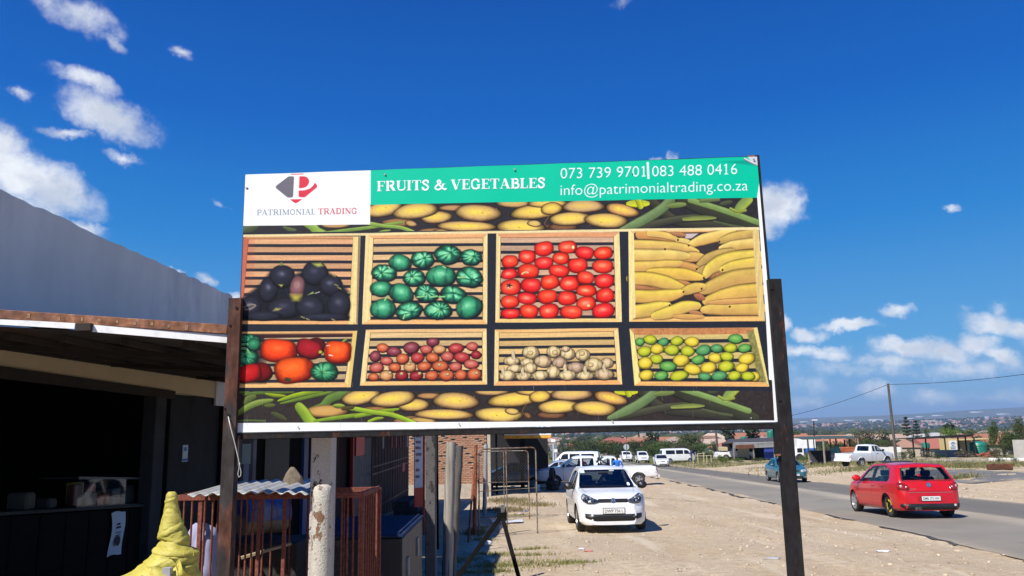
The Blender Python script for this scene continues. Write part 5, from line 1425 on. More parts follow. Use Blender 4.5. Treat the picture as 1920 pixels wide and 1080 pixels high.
# red poster on corrugated panel
c=PX(675,832,X0+.24);mb=MB();mb.box(c,(.03,1.15,.62));solo(mb,'red_board',M('red_board',(.55,.025,.015),.5,var=.12),c,'bright red board on the shaded shopfront','board')
mb=MB()
mb.grid(lambda u,v:Vector((X0+.20+.02*math.sin(u*60),PX(664,860,X0+.2).y+(PX(695,860,X0+.2).y-PX(664,860,X0+.2).y)*u,1.3-2.4*v)),60,1);sf.add(mb,'corrugated_panel',M('grey_ribbed_sheet',(.10,.10,.11),.6,.3,var=.3),smooth=True )
c=PX(657,870,X0+.2);mb=MB();mb.box((X0+.24,c.y,.4),(.08,.16,3.6));sf.add(mb,'red_jamb',M('red_jamb',(.28,.02,.02),.6))
for px,col,w in ((735,(.30,.05,.03),.3),(750,(.30,.06,.04),.3),(718,(.26,.22,.21),.3),(763,(.22,.2,.2),.3),(742,(.35,.06,.03),.25)):
 c=PX(px,826,X0+.22);mb=MB();mb.box(c+Vector((0,0,.1)),(.03,w,.7));sf.add(mb,'hanging_goods',M('hung_%d'%px,col,.7,var=.3))
# steps up to the shop
for k in range(3):
 c=PX(778,955,X0+1.2);mb=MB();mb.box((X0+.9+.25*(2-k)*.5,c.y+.2,gzs(X0+1,c.y)+.1+.16*k),(1.0-.25*k,2.2,.16));sf.add(mb,'step',GREYC,bevel=.01)
# long awning roof in front of it, on posts (ground falls away, so does the roof)
aw=Thing('street_awning',onground(-1.7,15),'long iron awning roof along the shopfronts behind the billboard','awning')
nA=24;y0a,y1a=12.3,26.2
for i in range(nA):
 ya=y0a+(y1a-y0a)*i/nA+.004;yb2=y0a+(y1a-y0a)*(i+1)/nA+.03
 mb=MB()
 mb.grid(lambda u,v:Vector((X0+.06+(2.25)*v,ya+(yb2-ya)*u,2.30-.22*v-.012*(ya-8)+.012*math.cos(u*2*math.pi*7)+.006*(i%2))),28,1)
 aw.add(mb,'roof_sheet',TINM,smooth=True )
for (xa_,ya_,yb_,n_) in ((-2.35,6.6,8.38,3),(-2.85,8.6,12.28,6)):  # narrow strips added out of view to shade the pole and the bin
 for i in range(n_):
  y0_,y1_=ya_+(yb_-ya_)*i/n_+.004,ya_+(yb_-ya_)*(i+1)/n_+.02
  mb=MB();mb.grid(lambda u,v:Vector((xa_+(X0+.06+2.25-xa_)*v,y0_+(y1_-y0_)*u,2.10+.014*(1-v)-.012*(y0_-8)+.012*math.cos(u*2*math.pi*7)+.006*(i%2))),28,1);aw.add(mb,'roof_sheet',TINM,smooth=True )
for v in (.03,.35,.68,.985):
 mb=MB();mb.bar((X0+.06+2.25*v,y0a,2.26-.22*v-.012*(y0a-8)),(X0+.06+2.25*v,y1a,2.26-.22*v-.012*(y1a-8)),.05,.06);aw.add(mb,'purlin',PURM)
# red and white advertising board standing at the edge of the awning
adb=G(785,1003);ad=Thing('advert_board',adb,'tall narrow red and white advert board beside the mottled post','sign')
ath=math.atan2(.55,1)
def adp(u,z):return Vector((adb.x+(u-.5)*.19,adb.y+(u-.5)*.15,adb.z+z))
def adbox(u0,u1,z0,z1,mat,nme,off=0.0):
 a,b2=adp(u0,0),adp(u1,0);mb=MB();o=Vector((.6,-.8,0))*off
 mb.bar(Vector((a.x,a.y,adb.z+(z0+z1)/2))+o,Vector((b2 .x,b2 .y,adb.z+(z0+z1)/2))+o,.03,z1-z0);return ad.add(mb,nme,mat)
adbox(.0,.92,.62,1.05,M('advert_red',(.52,.035,.02),.45,var=.15),'red_panel');adbox(0,.90,1.051,2.35,M('advert_white',(.62,.63,.66),.45,var=.08),'white_panel')
mb=MB();p=adp(1.06,0);mb.box((p.x,p.y,adb.z+1.15),(.05,.05,2.35));ad.add(mb,'red_upright',M('advert_orange_red',(.60,.07,.025),.5,var=.12))
for k,(z,w) in enumerate(((2.22,.6),(2.08,.55),(1.95,.5),(1.80,.6),(1.66,.35),(1.45,.4),(1.30,.4))):
 adbox(.12+.05*(k%2),.12+w,z-.03,z+.03,M('advert_ink',(.20,.16,.20),.6,var=.4),'printed_line',.004+.0135)
# ------------------------------------------------------------------ posts
def pole(name,ptop,pbot,r0,r1,mat,label,cat='post',group=None ,n=12,jag=.006,cap=True ):
 rg=random.Random(int(ptop.x*1000));N=14;pts=[];rs=[]
 for i in range(N+1):
  t=i/N;pts.append(pbot*(1-t)+ptop*t+Vector((rg.uniform(-jag,jag),rg.uniform(-jag,jag),0)));rs.append((r1*(1-t)+r0*t)*(1+rg.uniform(-.03,.03)))
 mb=MB();mb.tube(pts,rs,n)
 return solo(mb,name,mat,pbot,label,cat,group,smooth=True ,autos=40)
# mottled white paint on concrete
def mottled(name,base,spot,amt,scale,stretch=(1,1,.55),bm=.6):
 m,nt,b=nm(name);MATS[name]=m;v=objvec(nt,stretch)
 a=ntx(nt,'ShaderNodeTexNoise',v,Scale=scale,Detail=8.0,Roughness=.7);c=ntx(nt,'ShaderNodeTexNoise',v,Scale=scale*.28,Detail=3.0);d=ntx(nt,'ShaderNodeTexNoise',objvec(nt),Scale=scale*4,Detail=5.0)
 f=ramp(nt,nmath(nt,'ADD',nmath(nt,'MULTIPLY',a.outputs['Fac'],.6),nmath(nt,'MULTIPLY',c.outputs['Fac'],.4)),[(amt,(0,0,0)),(amt+.02,(1,1,1))])
 col=ramp(nt,d.outputs['Fac'],[(.3,tuple(x*.8 for x in base)),(.6,base),(.72,tuple(min(1,x*1.12) for x in base))])
 nt.links.new(mixc_(nt,f,col,spot),b.inputs['Base Color']);b.inputs['Roughness'].default_value=.93;b.inputs['Specular IOR Level'].default_value=.2
 bump(nt,b,nmath(nt,'ADD',d.outputs['Fac'],nmath(nt,'MULTIPLY',f,-.7)),bm,.012);return m
PIPEM=mottled('limewashed_pipe',(.52,.485,.41),(.20,.11,.065),.555,26)
PAINTM=mottled('flaking_grey_paint',(.56,.51,.46),(.06,.036,.028),.565,26)
MOTD=mottled('mottled_grey_post',(.13,.122,.118),(.045,.04,.04),.56,16)
pt=P(606,908,4.86);pb_=onground(pt.x,pt.y,-.1)
mb=MB();mb.lathe([(.0,pt.z-pb_.z),(.030,pt.z-pb_.z-.003),(.050,pt.z-pb_.z-.014),(.058,pt.z-pb_.z-.035),(.060,pt.z-pb_.z-.10),(.0605,(pt.z-pb_.z)*.5),(.061,0)],pb_,28,caps=False )
solo(mb,'pipe_bollard',PIPEM,pb_,'stout limewashed pipe with rust stains before the cage','bollard',smooth=True )
pt=P(608.5,790,5.62);pb_=onground(pt.x,pt.y,-.1)
mb=MB();mb.box((pt.x,pt.y,(pt.z+pb_.z)/2),(.150,.13,pt.z-pb_.z));solo(mb,'awning_post',PAINTM,pb_,'square post of flaking grey paint behind the limewashed pipe','post',bevel=.008)
pt=P(808,790,9.2);pb_=onground(pt.x,pt.y,-.1);mb=MB();mb.box((pt.x,pt.y,(pt.z+pb_.z)/2),(.12,.11,pt.z-pb_.z));solo(mb,'awning_post',MOTD,pb_,'square mottled dark post right of the advert board','post',bevel=.01)
def woodmat(name,c1,c2,c3):
 m,nt,b=nm(name);MATS[name]=m;v=objvec(nt,(16,16,.7));a=ntx(nt,'ShaderNodeTexNoise',v,Scale=1.6,Detail=7.0,Roughness=.7);c=ntx(nt,'ShaderNodeTexNoise',objvec(nt,(30,30,.5)),Scale=1.0,Detail=2.0)
 nt.links.new(mixc_(nt,ramp(nt,c.outputs['Fac'],[(.36,(1,1,1)),(.42,(0,0,0))]),ramp(nt,a.outputs['Fac'],[(.3,c1),(.5,c2),(.7,c3)]),tuple(x*.4 for x in c1)),b.inputs['Base Color']);b.inputs['Roughness'].default_value=.9
 bump(nt,b,nmath(nt,'ADD',a.outputs['Fac'],c.outputs['Fac']),.5,.006);return m
WPOLE=woodmat('weathered_pole_wood',(.17,.15,.13),(.30,.275,.235),(.42,.39,.34));DPOLE=woodmat('dark_pole_wood',(.06,.054,.048),(.10,.09,.08),(.15,.135,.12));GPOLE=woodmat('silver_grey_wood',(.22,.22,.22),(.34,.34,.335),(.45,.45,.44))
pole('wooden_pole',P(846,829,10.0),P(837.5,1112,10.0),.064,.066,WPOLE,'pale weathered pole, its lower half in shade, beside a darker one')
pole('wooden_pole',P(862.5,836,10.5),P(846,1105,10.5),.045,.052,DPOLE,'dark leaning pole touching the pale weathered pole')
pole('thin_post',P(819.5,800,14),P(821,1030,14),.018,.02,BLACKM,'thin black post between the mottled post and the brick wall',n=8,jag=0)
RPOLE=rusty('red_rust_pole',(.24,.07,.035),(.30,.11,.055),.5,4.0)
rb=G(889.5,1003)
pole('rusty_post',P(892,834,rb.y),rb,.042,.044,RPOLE,'round red rusty post beside the wire gate',n=14,jag=.001)
pole('brace',P(889,878,rb.y-.25),G(878,1017),.022,.022,RPOLE,'thin rusty brace leaning on the round red post',cat='brace',n=8,jag=0)
wb_=G(908,967)
pole('wooden_post',P(911,833,wb_.y),wb_,.058,.066,GPOLE,'split silver grey fence post behind the wire gate')
# wire gates
def tube_gate(name,bl,br,ztop,r,mat,label,midz,wire=None ,rad=.1,uprights=(),bottom=True ):
 t=Thing(name,(bl+br)/2,label,'gate')
 u=(br-bl);u.z=0;W=u.length;u.normalize()
 def q(x,z):return Vector((bl.x+u.x*x,bl.y+u.y*x,z))
 z0=min(bl.z,br.z)+.05
 pts=[q(0,z0),q(0,ztop-rad)]+[q(rad*(1-math.cos(a)),ztop-rad+rad*math.sin(a)) for a in (R_(30),R_(60))]+[q(rad,ztop),q(W-rad,ztop)]+[q(W-rad+rad*math.sin(a),ztop-rad+rad*math.cos(a)) for a in (R_(30),R_(60))]+[q(W,ztop-rad),q(W,z0-.04)]
 k=MB();k.tube(pts,r,8);t.add(k,'frame',mat,smooth=True ,autos=50)
 if bottom:k=MB();k.tube([q(0,z0+.04),q(W,z0+.04)],r*.8,8);t.add(k,'bottom_rail',mat,smooth=True ,autos=50)
 if midz:k=MB();k.tube([q(0,midz),q(W,midz)],r*.55,6);t.add(k,'mid_rail',mat,smooth=True ,autos=50)
 for x in uprights:k=MB();k.tube([q(x*W,z0),q(x*W,ztop)],r*.85,8);t.add(k,'upright',mat,smooth=True ,autos=50)
 if wire:
  za,zb2=wire;k=MB();s=.085;H=zb2-za
  for sg in (1,-1):
   x=-H
   while x<W:
    a0=(x,za) if sg>0 else (x,zb2);a1=(x+H,zb2) if sg>0 else (x+H,za)
    p,e=list(a0),list(a1)
    if p[0]<0:f=-p[0]/H;p=[0,p[1]+sg*H*f]
    if e[0]>W:f=(e[0]-W)/H;e=[W,e[1]-sg*H*f]
    if e[0]>p[0]+.02:k.tube([q(p[0],p[1])+Vector((0,.003*sg,0)),q(e[0],e[1])+Vector((0,.003*sg,0))],.0026,3)
    x+=s
  o=t.add(k,'wire_mesh',M('mesh_wire',(.16,.15,.14),.6,.4));o['kind']='stuff'
 return t
gl=Vector((P(898,990,17.9).x,17.9,gzs(-.75,17.9)));grr=G(1008,1001)
ztp=P(1000,841,17.7).z
tube_gate('wire_gate',gl,grr,ztp,.017,GATEM,'near leaf of the tubular wire gate with one bent wire panel',P(1000,921,17.7).z,wire=None ,uprights=(.475,),bottom=False )
g2l=G(899,975);g2r=G(993,974)
tube_gate('wire_gate',g2l,g2r,P(985,845,g2r.y).z,.016,GATEM,'far leaf of the tubular wire gate, netted above its rail',P(985,903,g2r.y).z,wire=(P(985,905,g2r.y).z,P(985,847,g2r.y).z),uprights=(.50,))
# loose netting at the foot of the gate
mb=MB();mb2=None
a0=G(897,1000);
for k in range(9):
 p=a0+Vector((k*.07,.1,.02));mb.tube([p,p+Vector((.28,.1,.30))],.003,3);mb.tube([p+Vector((.28,.02,.0)),p+Vector((0,.05,.30))],.003,3)
o=solo(mb,'loose_netting',M('mesh_wire',(.16,.15,.14),.6,.4),a0,'loose sagging netting at the foot of the rusty post','netting')
# ------------------------------------------------------------------ A-frame stand in the foreground
ap=P(941,962,7.4)
af=Thing('sign_stand',onground(ap.x,ap.y),'black folding A-frame stand of flat iron bars','stand')
dn=Vector((0,-.12,0))
for (px,py,w,dy,lab) in ((846,1096,.042,-.18,None ),(977,1096,.038,-.18,None )):
 e=P(px,py,7.4+dy);d=(e-ap).normalized();e=ap+(e-ap)*((gzs(e.x,e.y)-ap.z)/(e.z-ap.z)) if False else e+d*.55
 mb=MB();mb.bar(ap+Vector((0,0,-.02)),e,w,.012,up=(0,1,0));af.add(mb,'leg',BLACKM,bevel=.002)
for sx in (-.10,.10):
 mb=MB();mb.bar(ap+Vector((0,.03,-.01)),Vector((ap.x+sx*.35,ap.y+.5,gzs(ap.x,ap.y+.5))),.03,.01,up=(0,1,0))
 pass
mb=MB();mb.box(ap+Vector((0,.01,-.03)),(.09,.05,.075));af.add(mb,'hinge_plate',BLACKM,bevel=.004)
mb=MB();mb.box(ap+Vector((.006,.0,.03)),(.028,.02,.085));af.add(mb,'tongue',M('worn_steel_grey',(.16,.16,.18),.5,.4))
# ------------------------------------------------------------------ the cage by the billboard
dF=5.78
L0=P(330,935,dF);R0=P(679,924,dF)
zg=gzs(-1.7,6.0)
cg=Thing('steel_cage',onground(-1.75,dF+.25),'red oxide steel cage with upright bars under a corrugated sheet','cage')
zt=P(330,929,dF).z
def cgx(x,y=dF):return Vector((x,y,0))
TK_=.037
def rail(a,b,z,w=.022,h=TK_):k=MB();k.bar(Vector((a[0],a[1],z)),Vector((b[0],b[1],z)),w,h);cg.add(k,'rail',CAGEM,bevel=.002)
xl,xr=L0 .x,R0 .x;yb=dF+.55
x1=P(386,930,dF).x
zr=P(660,923,dF).z
rail((xl,dF),(x1,dF),zt-TK_/2);rail((x1+.02,dF),(xr,dF),zr-TK_/2)
rail((xr,dF),(xr+.02,yb+.02),zr-TK_/2+.002);rail((xl,dF),(xl,yb),zt-TK_/2-.002);rail((xl,yb),(xr,yb),zr-TK_/2-.004)
rail((xl,dF),(xr,dF),zg+.12);rail((xr,dF),(xr,yb),zg+.122);rail((xl,dF),(xl,yb),zg+.124)
def bar(x,y,ztp,r=.0072,n=6):
 k=MB();k.cyl((x,y,zg+.05),(x,y,ztp),r,r,n,caps=False );cg.add(k,'bar',CAGEM,smooth=True )
for px in (345,360,384,399,430,441,452,463,474,494):p=P(px,960,dF);bar(p.x,dF,zt-TK_*.5)
for px in (641,652,663,674):p=P(px,960,dF);bar(p.x,dF,zr-TK_*.5,.0082)
for k in range(7):bar(xr+.003*k,dF+.07+.075*k,zr-TK_*.5,.0085)
for k in range(9):bar(xl+.1+(xr-xl-.2)*k/8,yb,zr-TK_*.6)
for px,w in ((375,.030),(485,.026),(533,.026),(679,.026),(331,.024)):
 p=P(px,960,dF);k=MB();k.box((p.x,dF+.014,(zr+zg)/2-.03),(w,w,zr-zg-.01));cg.add(k,'corner_post' if px in (679,331) else 'upright',CAGEM,bevel=.003)
k=MB();k.box((xr+.03,yb,(zr+zg)/2),(.03,.03,zr-zg-.02));cg.add(k,'corner_post',CAGEM,bevel=.003)
# corrugated sheet lying on it
CORR=M('galvanised_sheet',(.46,.465,.45),.6,.25,var=.18,scale=5,dirt=(.24,.20,.16),dirt_amt=.5,dirt_scale=4)
sx0,sx1=P(361,925,5.56).x,P(580,925,5.56).x
mb=MB()
def fsheet(u,v):
 x=sx0+(sx1-sx0)*u+.02*v
 y=5.47+.82*v
 z=zt+.016+.010*math.cos(u*2*math.pi*9.5)+.030*v+.016*math.sin(u*3.1)
 return Vector((x,y,z))
mb.grid(fsheet,110,8)
sh_=solo(mb,'roof_sheet',CORR,fsheet(.5,.5),'wavy galvanised sheet laid on top of the red cage','roofing sheet',smooth=True )
mdf=sh_.modifiers.new('thickness','SOLIDIFY');mdf.thickness=.004
# stone weighting it down
sp=P(549,908,6.02)
rg=np.random.default_rng(4)
mb=MB();NS=14;prof=[(0,.066),(.35,.068),(.62,.050),(.85,.030),(1.0,.012)]
vs=[]
hh=.138
for t in np.linspace(0,1,9):
 r=np.interp(t,[a for a,_ in prof],[c for _,c in prof])
 for k in range(NS):
  a=2*math.pi*k/NS;q=r*(1+.13*math.sin(a*2+1+t*2)+.10*math.sin(a*3+4*t)+rg.uniform(-.05,.05));vs.append((sp.x+q*math.cos(a)-.006*t,sp.y+q*.8*math.sin(a),sp.z-.012+hh*t))
fs=[(i*NS+k,i*NS+(k+1)%NS,(i+1)*NS+(k+1)%NS,(i+1)*NS+k) for i in range(8) for k in range(NS)]+[tuple(range(8*NS,9*NS)),tuple(range(NS-1,-1,-1))]
mb.add(vs,fs)
solo(mb,'stone',M('brown_stone',(.17,.135,.095),.95,var=.4,scale=14,bmp=.7,bscale=30),(sp.x,sp.y,sp.z-.01),'pointed brown stone weighing down the corrugated sheet','stone',smooth=True ,autos=38)
# drum inside the cage
DRB=M('blue_drum_plastic',(.03,.075,.26),.5,var=.25,scale=4,dirt=(.30,.26,.2),dirt_amt=.55,dirt_scale=3)
DRT=M('beige_dusty_drum',(.24,.20,.14),.8,var=.25,scale=5)
da=P(462,967,6.7);db=P(531,962,6.95);ddir=(db-da).normalized()
dth=Thing('drum',(da+db)/2,'dusty blue plastic drum lying inside the cage','drum')
base_r=.155
def drum_half(a0,a1,mat,nme):
 mb=MB();prof=[(0,.9),(.03,1.0),(.30,1.0),(.33,1.04),(.37,1.0),(.62,1.0),(.65,1.04),(.69,1.0),(.97,1.0),(1.0,.9)]
 L=.40;c0_=da-ddir*.06;ux=ddir.cross(Vector((0,0,1))).normalized();uz=ux.cross(ddir)
 n=18;vs=[]
 for t,r in prof:
  for k in range(n+1):
   a=a0+(a1-a0)*k/n;vs.append(c0_+ddir*(L*t)+ux*(base_r*r*math.cos(a))+uz*(base_r*r*math.sin(a)))
 mb.add(vs,[(i*(n+1)+k,i*(n+1)+k+1,(i+1)*(n+1)+k+1,(i+1)*(n+1)+k) for i in range(len(prof)-1) for k in range(n)])
 if a1-a0>3:
  ce=[c0_+ddir*(L)+ux*(base_r*.9*math.cos(a0+(a1-a0)*k/n))+uz*(base_r*.9*math.sin(a0+(a1-a0)*k/n)) for k in range(n+1)]
  mb.add(ce,[tuple(range(n+1))]);mb.add([p-ddir*L for p in ce],[tuple(range(n,-1,-1))])
 dth.add(mb,nme,mat,smooth=True ,autos=40)
drum_half(-.25,math.pi-.25,DRB,'upper_half');drum_half(math.pi-.24,2*math.pi-.26,DRT,'lower_half')
mb=MB();p=(da+db)/2;mb.box((p.x,p.y,(p.z-.2+zg)/2),(.7,.5,p.z-.2-zg));solo(mb,'timber_block',M('dark_timber',(.03,.026,.023),.9,var=.4),onground(p.x,p.y),'dark stand under the blue drum inside the cage','stand',bevel=.01)  # plain dark brown block under the drum
mb=MB();mb.bar(P(452,1046,6.15),P(546,1019,6.28),.05,.018);solo(mb,'plank',M('raw_plank',(.36,.29,.17),.85,var=.2,scale=8,stretch=(8,1,1)),P(500,1032,6.2),'raw yellow plank leaning in the cage','plank')
# lilac cloth bundle behind the bars
def blob(name,c,rad,mat,label,cat,seed=1,wr=.16,nu=26,nv=18,group=None ,freq=1.0):
 c=Vector(c);rg=random.Random(seed);ph=[rg.uniform(0,6.28) for _ in range(12)]
 mb=MB();vs=[]
 for j in range(nv+1):
  th=math.pi*j/nv
  for i in range(nu):
   a=2*math.pi*i/nu
   k=1+wr*(math.sin(3*freq*a+ph[0]+2*th)*.5+math.sin(5*freq*a+ph[1]-3*th)*.35+math.sin(7*th*freq+ph[2]+a)*.35+math.sin(9*freq*a+ph[3]+5*th)*.22)*math.sin(th)
   vs.append(c+Vector((rad[0]*k*math.sin(th)*math.cos(a),rad[1]*k*math.sin(th)*math.sin(a),rad[2]*k*math.cos(th))))
 mb.add(vs,[(j*nu+i,j*nu+(i+1)%nu,(j+1)*nu+(i+1)%nu,(j+1)*nu+i) for j in range(nv) for i in range(nu)])
 return solo(mb,name,mat,c,label,cat,group,smooth=True )
blob('cloth_bundle',P(376,1060,6.05),(.14,.12,.30),M('lilac_cloth',(.34,.34,.50),.9,var=.12,scale=5),'crumpled lilac sack behind the left bars of the cage','sack',3,.25)
# netting across the cage bottom
mb=MB();zA=P(500,1035,6.3).z
x_a,x_b=P(405,1060,6.3).x,P(588,1060,6.3).x
s=.052
for k in range(60):
 x=x_a-.7+k*s
 for sg in (1,-1):
  p0=Vector((x if sg>0 else x+.7,6.3,zA-.7));p1=Vector((x+.7 if sg>0 else x,6.3+.004*sg,zA));
  if p1 .x<x_a or p0 .x<x_a and sg<0 or max(p0 .x,p1 .x)>x_b+.1 or min(p0 .x,p1 .x)<x_a-.1:continue
  mb.tube([p0,p1],.0021,3)
o=cg.add(mb,'netting',M('dark_net_wire',(.035,.035,.036),.6,.3));o['kind']='stuff'
# ------------------------------------------------------------------ yellow sacking tied round a post
m,nt,b=nm('yellow_woven_sack');MATS['sack']=m
v=objvec(nt);n1=ntx(nt,'ShaderNodeTexNoise',v,Scale=9.0,Detail=6.0);wvx=ntx(nt,'ShaderNodeTexWave',v,Scale=55.0,Distortion=2.0)
nt.links.new(mixc_(nt,ramp(nt,wvx.outputs['Fac'],[(.3,(.25,.25,.25)),(.6,(0,0,0))]),ramp(nt,n1 .outputs['Fac'],[(.3,(.38,.32,.05)),(.55,(.50,.44,.075)),(.72,(.55,.51,.15))]),(.33,.29,.08)),b.inputs['Base Color'])
b.inputs['Roughness'].default_value=.6
nf=ntx(nt,'ShaderNodeTexNoise',objvec(nt,(1,1,2.2)),Scale=16.0,Detail=5.0,Roughness=.6);bump(nt,b,nf.outputs['Fac'],.45,.02)
SACK=m
sd=4.75
ys=Thing('wrapped_sack',onground(P(325,1060,sd).x,sd),'yellow woven sack twisted and tied round a post top','sack')
prof=[(922,322,6),(927,322,10),(945,321.5,11.5),(969,322,17),(985,323,20.5),(1000,324.5,24),(1010,326,26),(1018,327,27.5),(1025,327.5,31),(1033,328.5,36),(1045,326,41),(1056,320,46),(1068,310,55),(1084,298,68),(1110,286,88)]
ysamp=np.linspace(922,1110,96);cx_=np.interp(ysamp,[p[0] for p in prof],[p[1] for p in prof]);rx_=np.interp(ysamp,[p[0] for p in prof],[p[2] for p in prof])
mb=MB();NK=64;vs=[]
mpp=sd/FPX*1.0
for i,y in enumerate(ysamp):
 c=P(cx_[i],y,sd);t=(y-924)/186
 for k in range(NK):
  a=2*math.pi*k/NK
  rdg=lambda q:1-abs(2*(q-math.floor(q))-1)
  w_=min(1,max(.25,(y-940)/60));aa=a/(2*math.pi)
  f=.95+w_*(.06*rdg(aa*2+y/41+.1*math.sin(a))**1.5+.035*rdg(aa*3-y/29+.3)+.012*rdg(y/15+.6*math.sin(a+1))+(.035 if y<1030 else .09)*rdg(aa*6+y/70+.3*math.sin(a*2)))
  f-=.13*math.exp(-(((y-966-14*math.sin(a))/3.0)**2))+.16*math.exp(-(((y-1018-6*math.sin(a+1))/3.5)**2))+.08*math.exp(-(((y-994+20*math.sin(a))/2.2)**2))+.1*math.exp(-(((y-1050+9*math.sin(a))/2.5)**2))
  f+=w_*(.16*float(vno(a*1.6+7,y/17))+.09*float(vno(a*3.3+2,y/8))+.05*float(vno(a*5+y/9,y/5)))
  r=rx_[i]*mpp*f
  vs.append(c+Vector((r*math.cos(a),r*math.sin(a)*.9,0)))
n=len(ysamp);fs=[(i*NK+k,i*NK+(k+1)%NK,(i+1)*NK+(k+1)%NK,(i+1)*NK+k) for i in range(n-1) for k in range(NK)]+[tuple(range(NK-1,-1,-1))]
mb.add(vs,fs);ys.add(mb,'wrapped_cloth',SACK,smooth=True )
# overlapping turns of the twisted cloth
def wrap(a0,a1,y0,y1,wd,out):
 k=MB()
 def f(u,v):
  a=a0+(a1-a0)*u;y=y0+(y1-y0)*u+(v-.5)*wd*(.55+.45*math.sin(math.pi*u));c=P(float(np.interp(y,ysamp,cx_)),y,sd);r=float(np.interp(y,ysamp,rx_))*mpp*(1.0+out*math.sin(math.pi*v)**.6+.012*math.sin(a*9+v*4))
  return c+Vector((r*math.cos(a),.9*r*math.sin(a),0))
 k.grid(f,36,6);return ys.add(k,'wrapped_fold',SACK,smooth=True )
wrap(-math.pi*1.15,.2,1013,978,12,.09);wrap(-3.4,.3,1026,1038,15,.15);wrap(-3.2,.2,1056,1042,18,.07);wrap(-3.3,.3,942,932,7,.07)
# flap spreading down to the left
mb=MB();pa=[P(322,1030,sd-.14),P(297,1043,sd-.17),P(276,1055,sd-.2),P(250,1074,sd-.22),P(222,1100,sd-.2)]
def flap(u,v):
 i=min(3,int(u*4));t=u*4-i;p=pa[i]*(1-t)+pa[i+1]*t
 return p+Vector((.10*v*(1-u)+.03*v,.03*math.sin(v*7+u*4)+.02*math.sin(u*13),-(.05+.26*v*(.35+.65*u))+.012*math.sin(u*21+v*5)))
mb.grid(flap,28,14);ys.add(mb,'loose_flap',SACK,smooth=True )
mb=MB();p=P(311,1074,sd-.19);mb.box(p+Vector((0,.02,-.45)),(.045,.04,.95));ys.add(mb,'post',M('grey_stake',(.34,.35,.37),.8,var=.2))
for (px,py,L) in ((331,1052,.05),(334,1060,.07),(345,1035,.03),(363,1036,.03)):
 p=P(px,py,sd-.19);k=MB();k.tube([p,p+Vector((.004,-.01,-L*.5)),p+Vector((.008,0,-L))],.0022,4);ys.add(k,'frayed_thread',SACK)
# ------------------------------------------------------------------ navy steel bin beside the cage
bx0,bx1,by0,by1,bz=-1.86,P(757,1002,7.0).x,7.0,8.5,P(757,1002,7.0).z
NAVY=M('navy_bin_paint',(.014,.026,.075),.75,var=.3,scale=5,dirt=(.05,.05,.055),dirt_amt=.5,dirt_scale=4,spec=.1)
bn=Thing('steel_bin',onground((bx0+bx1)/2,7.7),'dark navy steel bin with a ribbed blue lid beside the cage','bin')
zb0=gzs(bx1,7.5)
mb=MB();mb.box(((bx0+bx1)/2,(by0+by1)/2,(bz-.03+zb0)/2),(bx1-bx0-.03,by1-by0-.03,bz-.03-zb0));bn.add(mb,'body',M('black_bin_body',(.012,.014,.020),.55,var=.4,scale=5,dirt=(.07,.068,.065),dirt_amt=.7,dirt_scale=5),bevel=.01)
mb=MB();mb.box(((bx0+bx1)/2,(by0+by1)/2,bz-.014),(bx1-bx0,by1-by0,.028));ld=bn.add(mb,'lid',NAVY,bevel=.006)
for k in range(5):
 x=bx0+.1+k*.185;mb=MB();mb.bar((x,by0+.02,bz+.006),(x,by1-.02,bz+.006),.022,.016);bn.add(mb,'rib',NAVY,parent=ld)
LGT=M('pale_bin_label',(.30,.29,.27),.7,var=.3)
for (y,z,h) in ((7.35,bz-.32,.16),(8.05,bz-.25,.17),(7.4,bz-.72,.16),(8.1,bz-.66,.18)):
 mb=MB();mb.box((bx1-.008,y,z),(.02,.10,h));bn.add(mb,'label',LGT)
# ------------------------------------------------------------------ litter
LWHITE=M('white_plastic_litter',(.66,.66,.68),.5,var=.1);LPINK=M('pink_wrapper',(.60,.18,.18),.6,var=.2);LBLUE=M('blue_litter',(.16,.22,.36),.6,var=.2);LCLR=M('hazy_plastic',(.45,.45,.43),.4,var=.15)
for px,py,r,mat,lab,sd_ in ((912,1023,(.10,.06,.055),LWHITE,'crumpled white plastic bag by the A-frame leg',1),(1090,1031,(.055,.04,.02),LWHITE,'small white cup lid on the gravel before the car',2),(1104,1034,(.075,.03,.012),LPINK,'pink wrapper on the gravel before the white car',3),(918,1055,(.085,.07,.04),LCLR,'hazy clear plastic bag low by the A-frame',4),(975,965,(.09,.07,.03),M('pale_pink_litter',(.55,.42,.42),.7),'pale pink paper scrap inside the wire gate',5),(985,960,(.07,.05,.02),LBLUE,'blue scrap of litter inside the wire gate',6),(1657,1035,(.11,.05,.02),LWHITE,'flat white scrap on the verge below the red car',7),(1449,1048,(.12,.07,.015),LCLR,'pale flattened scrap left of the tall billboard post',8)):
 g=G(px,py);blob('scrap',g+Vector((0,0,r[2]*.7)),r,mat,lab,'litter',sd_,.5,14,9,group='litter on the verge')['kind']='thing'
ga_=G(925,982);mb=MB()
mb.grid(lambda u,v:ga_+Vector((u*.85-.05,v*.5,.035+.015*math.sin(u*9)+.01*math.sin(v*8+u*5))),10,5)
solo(mb,'plastic_sheet',M('white_blue_sheet',(.55,.57,.66),.6,var=.2,scale=4),ga_,'flat white plastic sheet at the foot of the wire gate','litter',smooth=True )
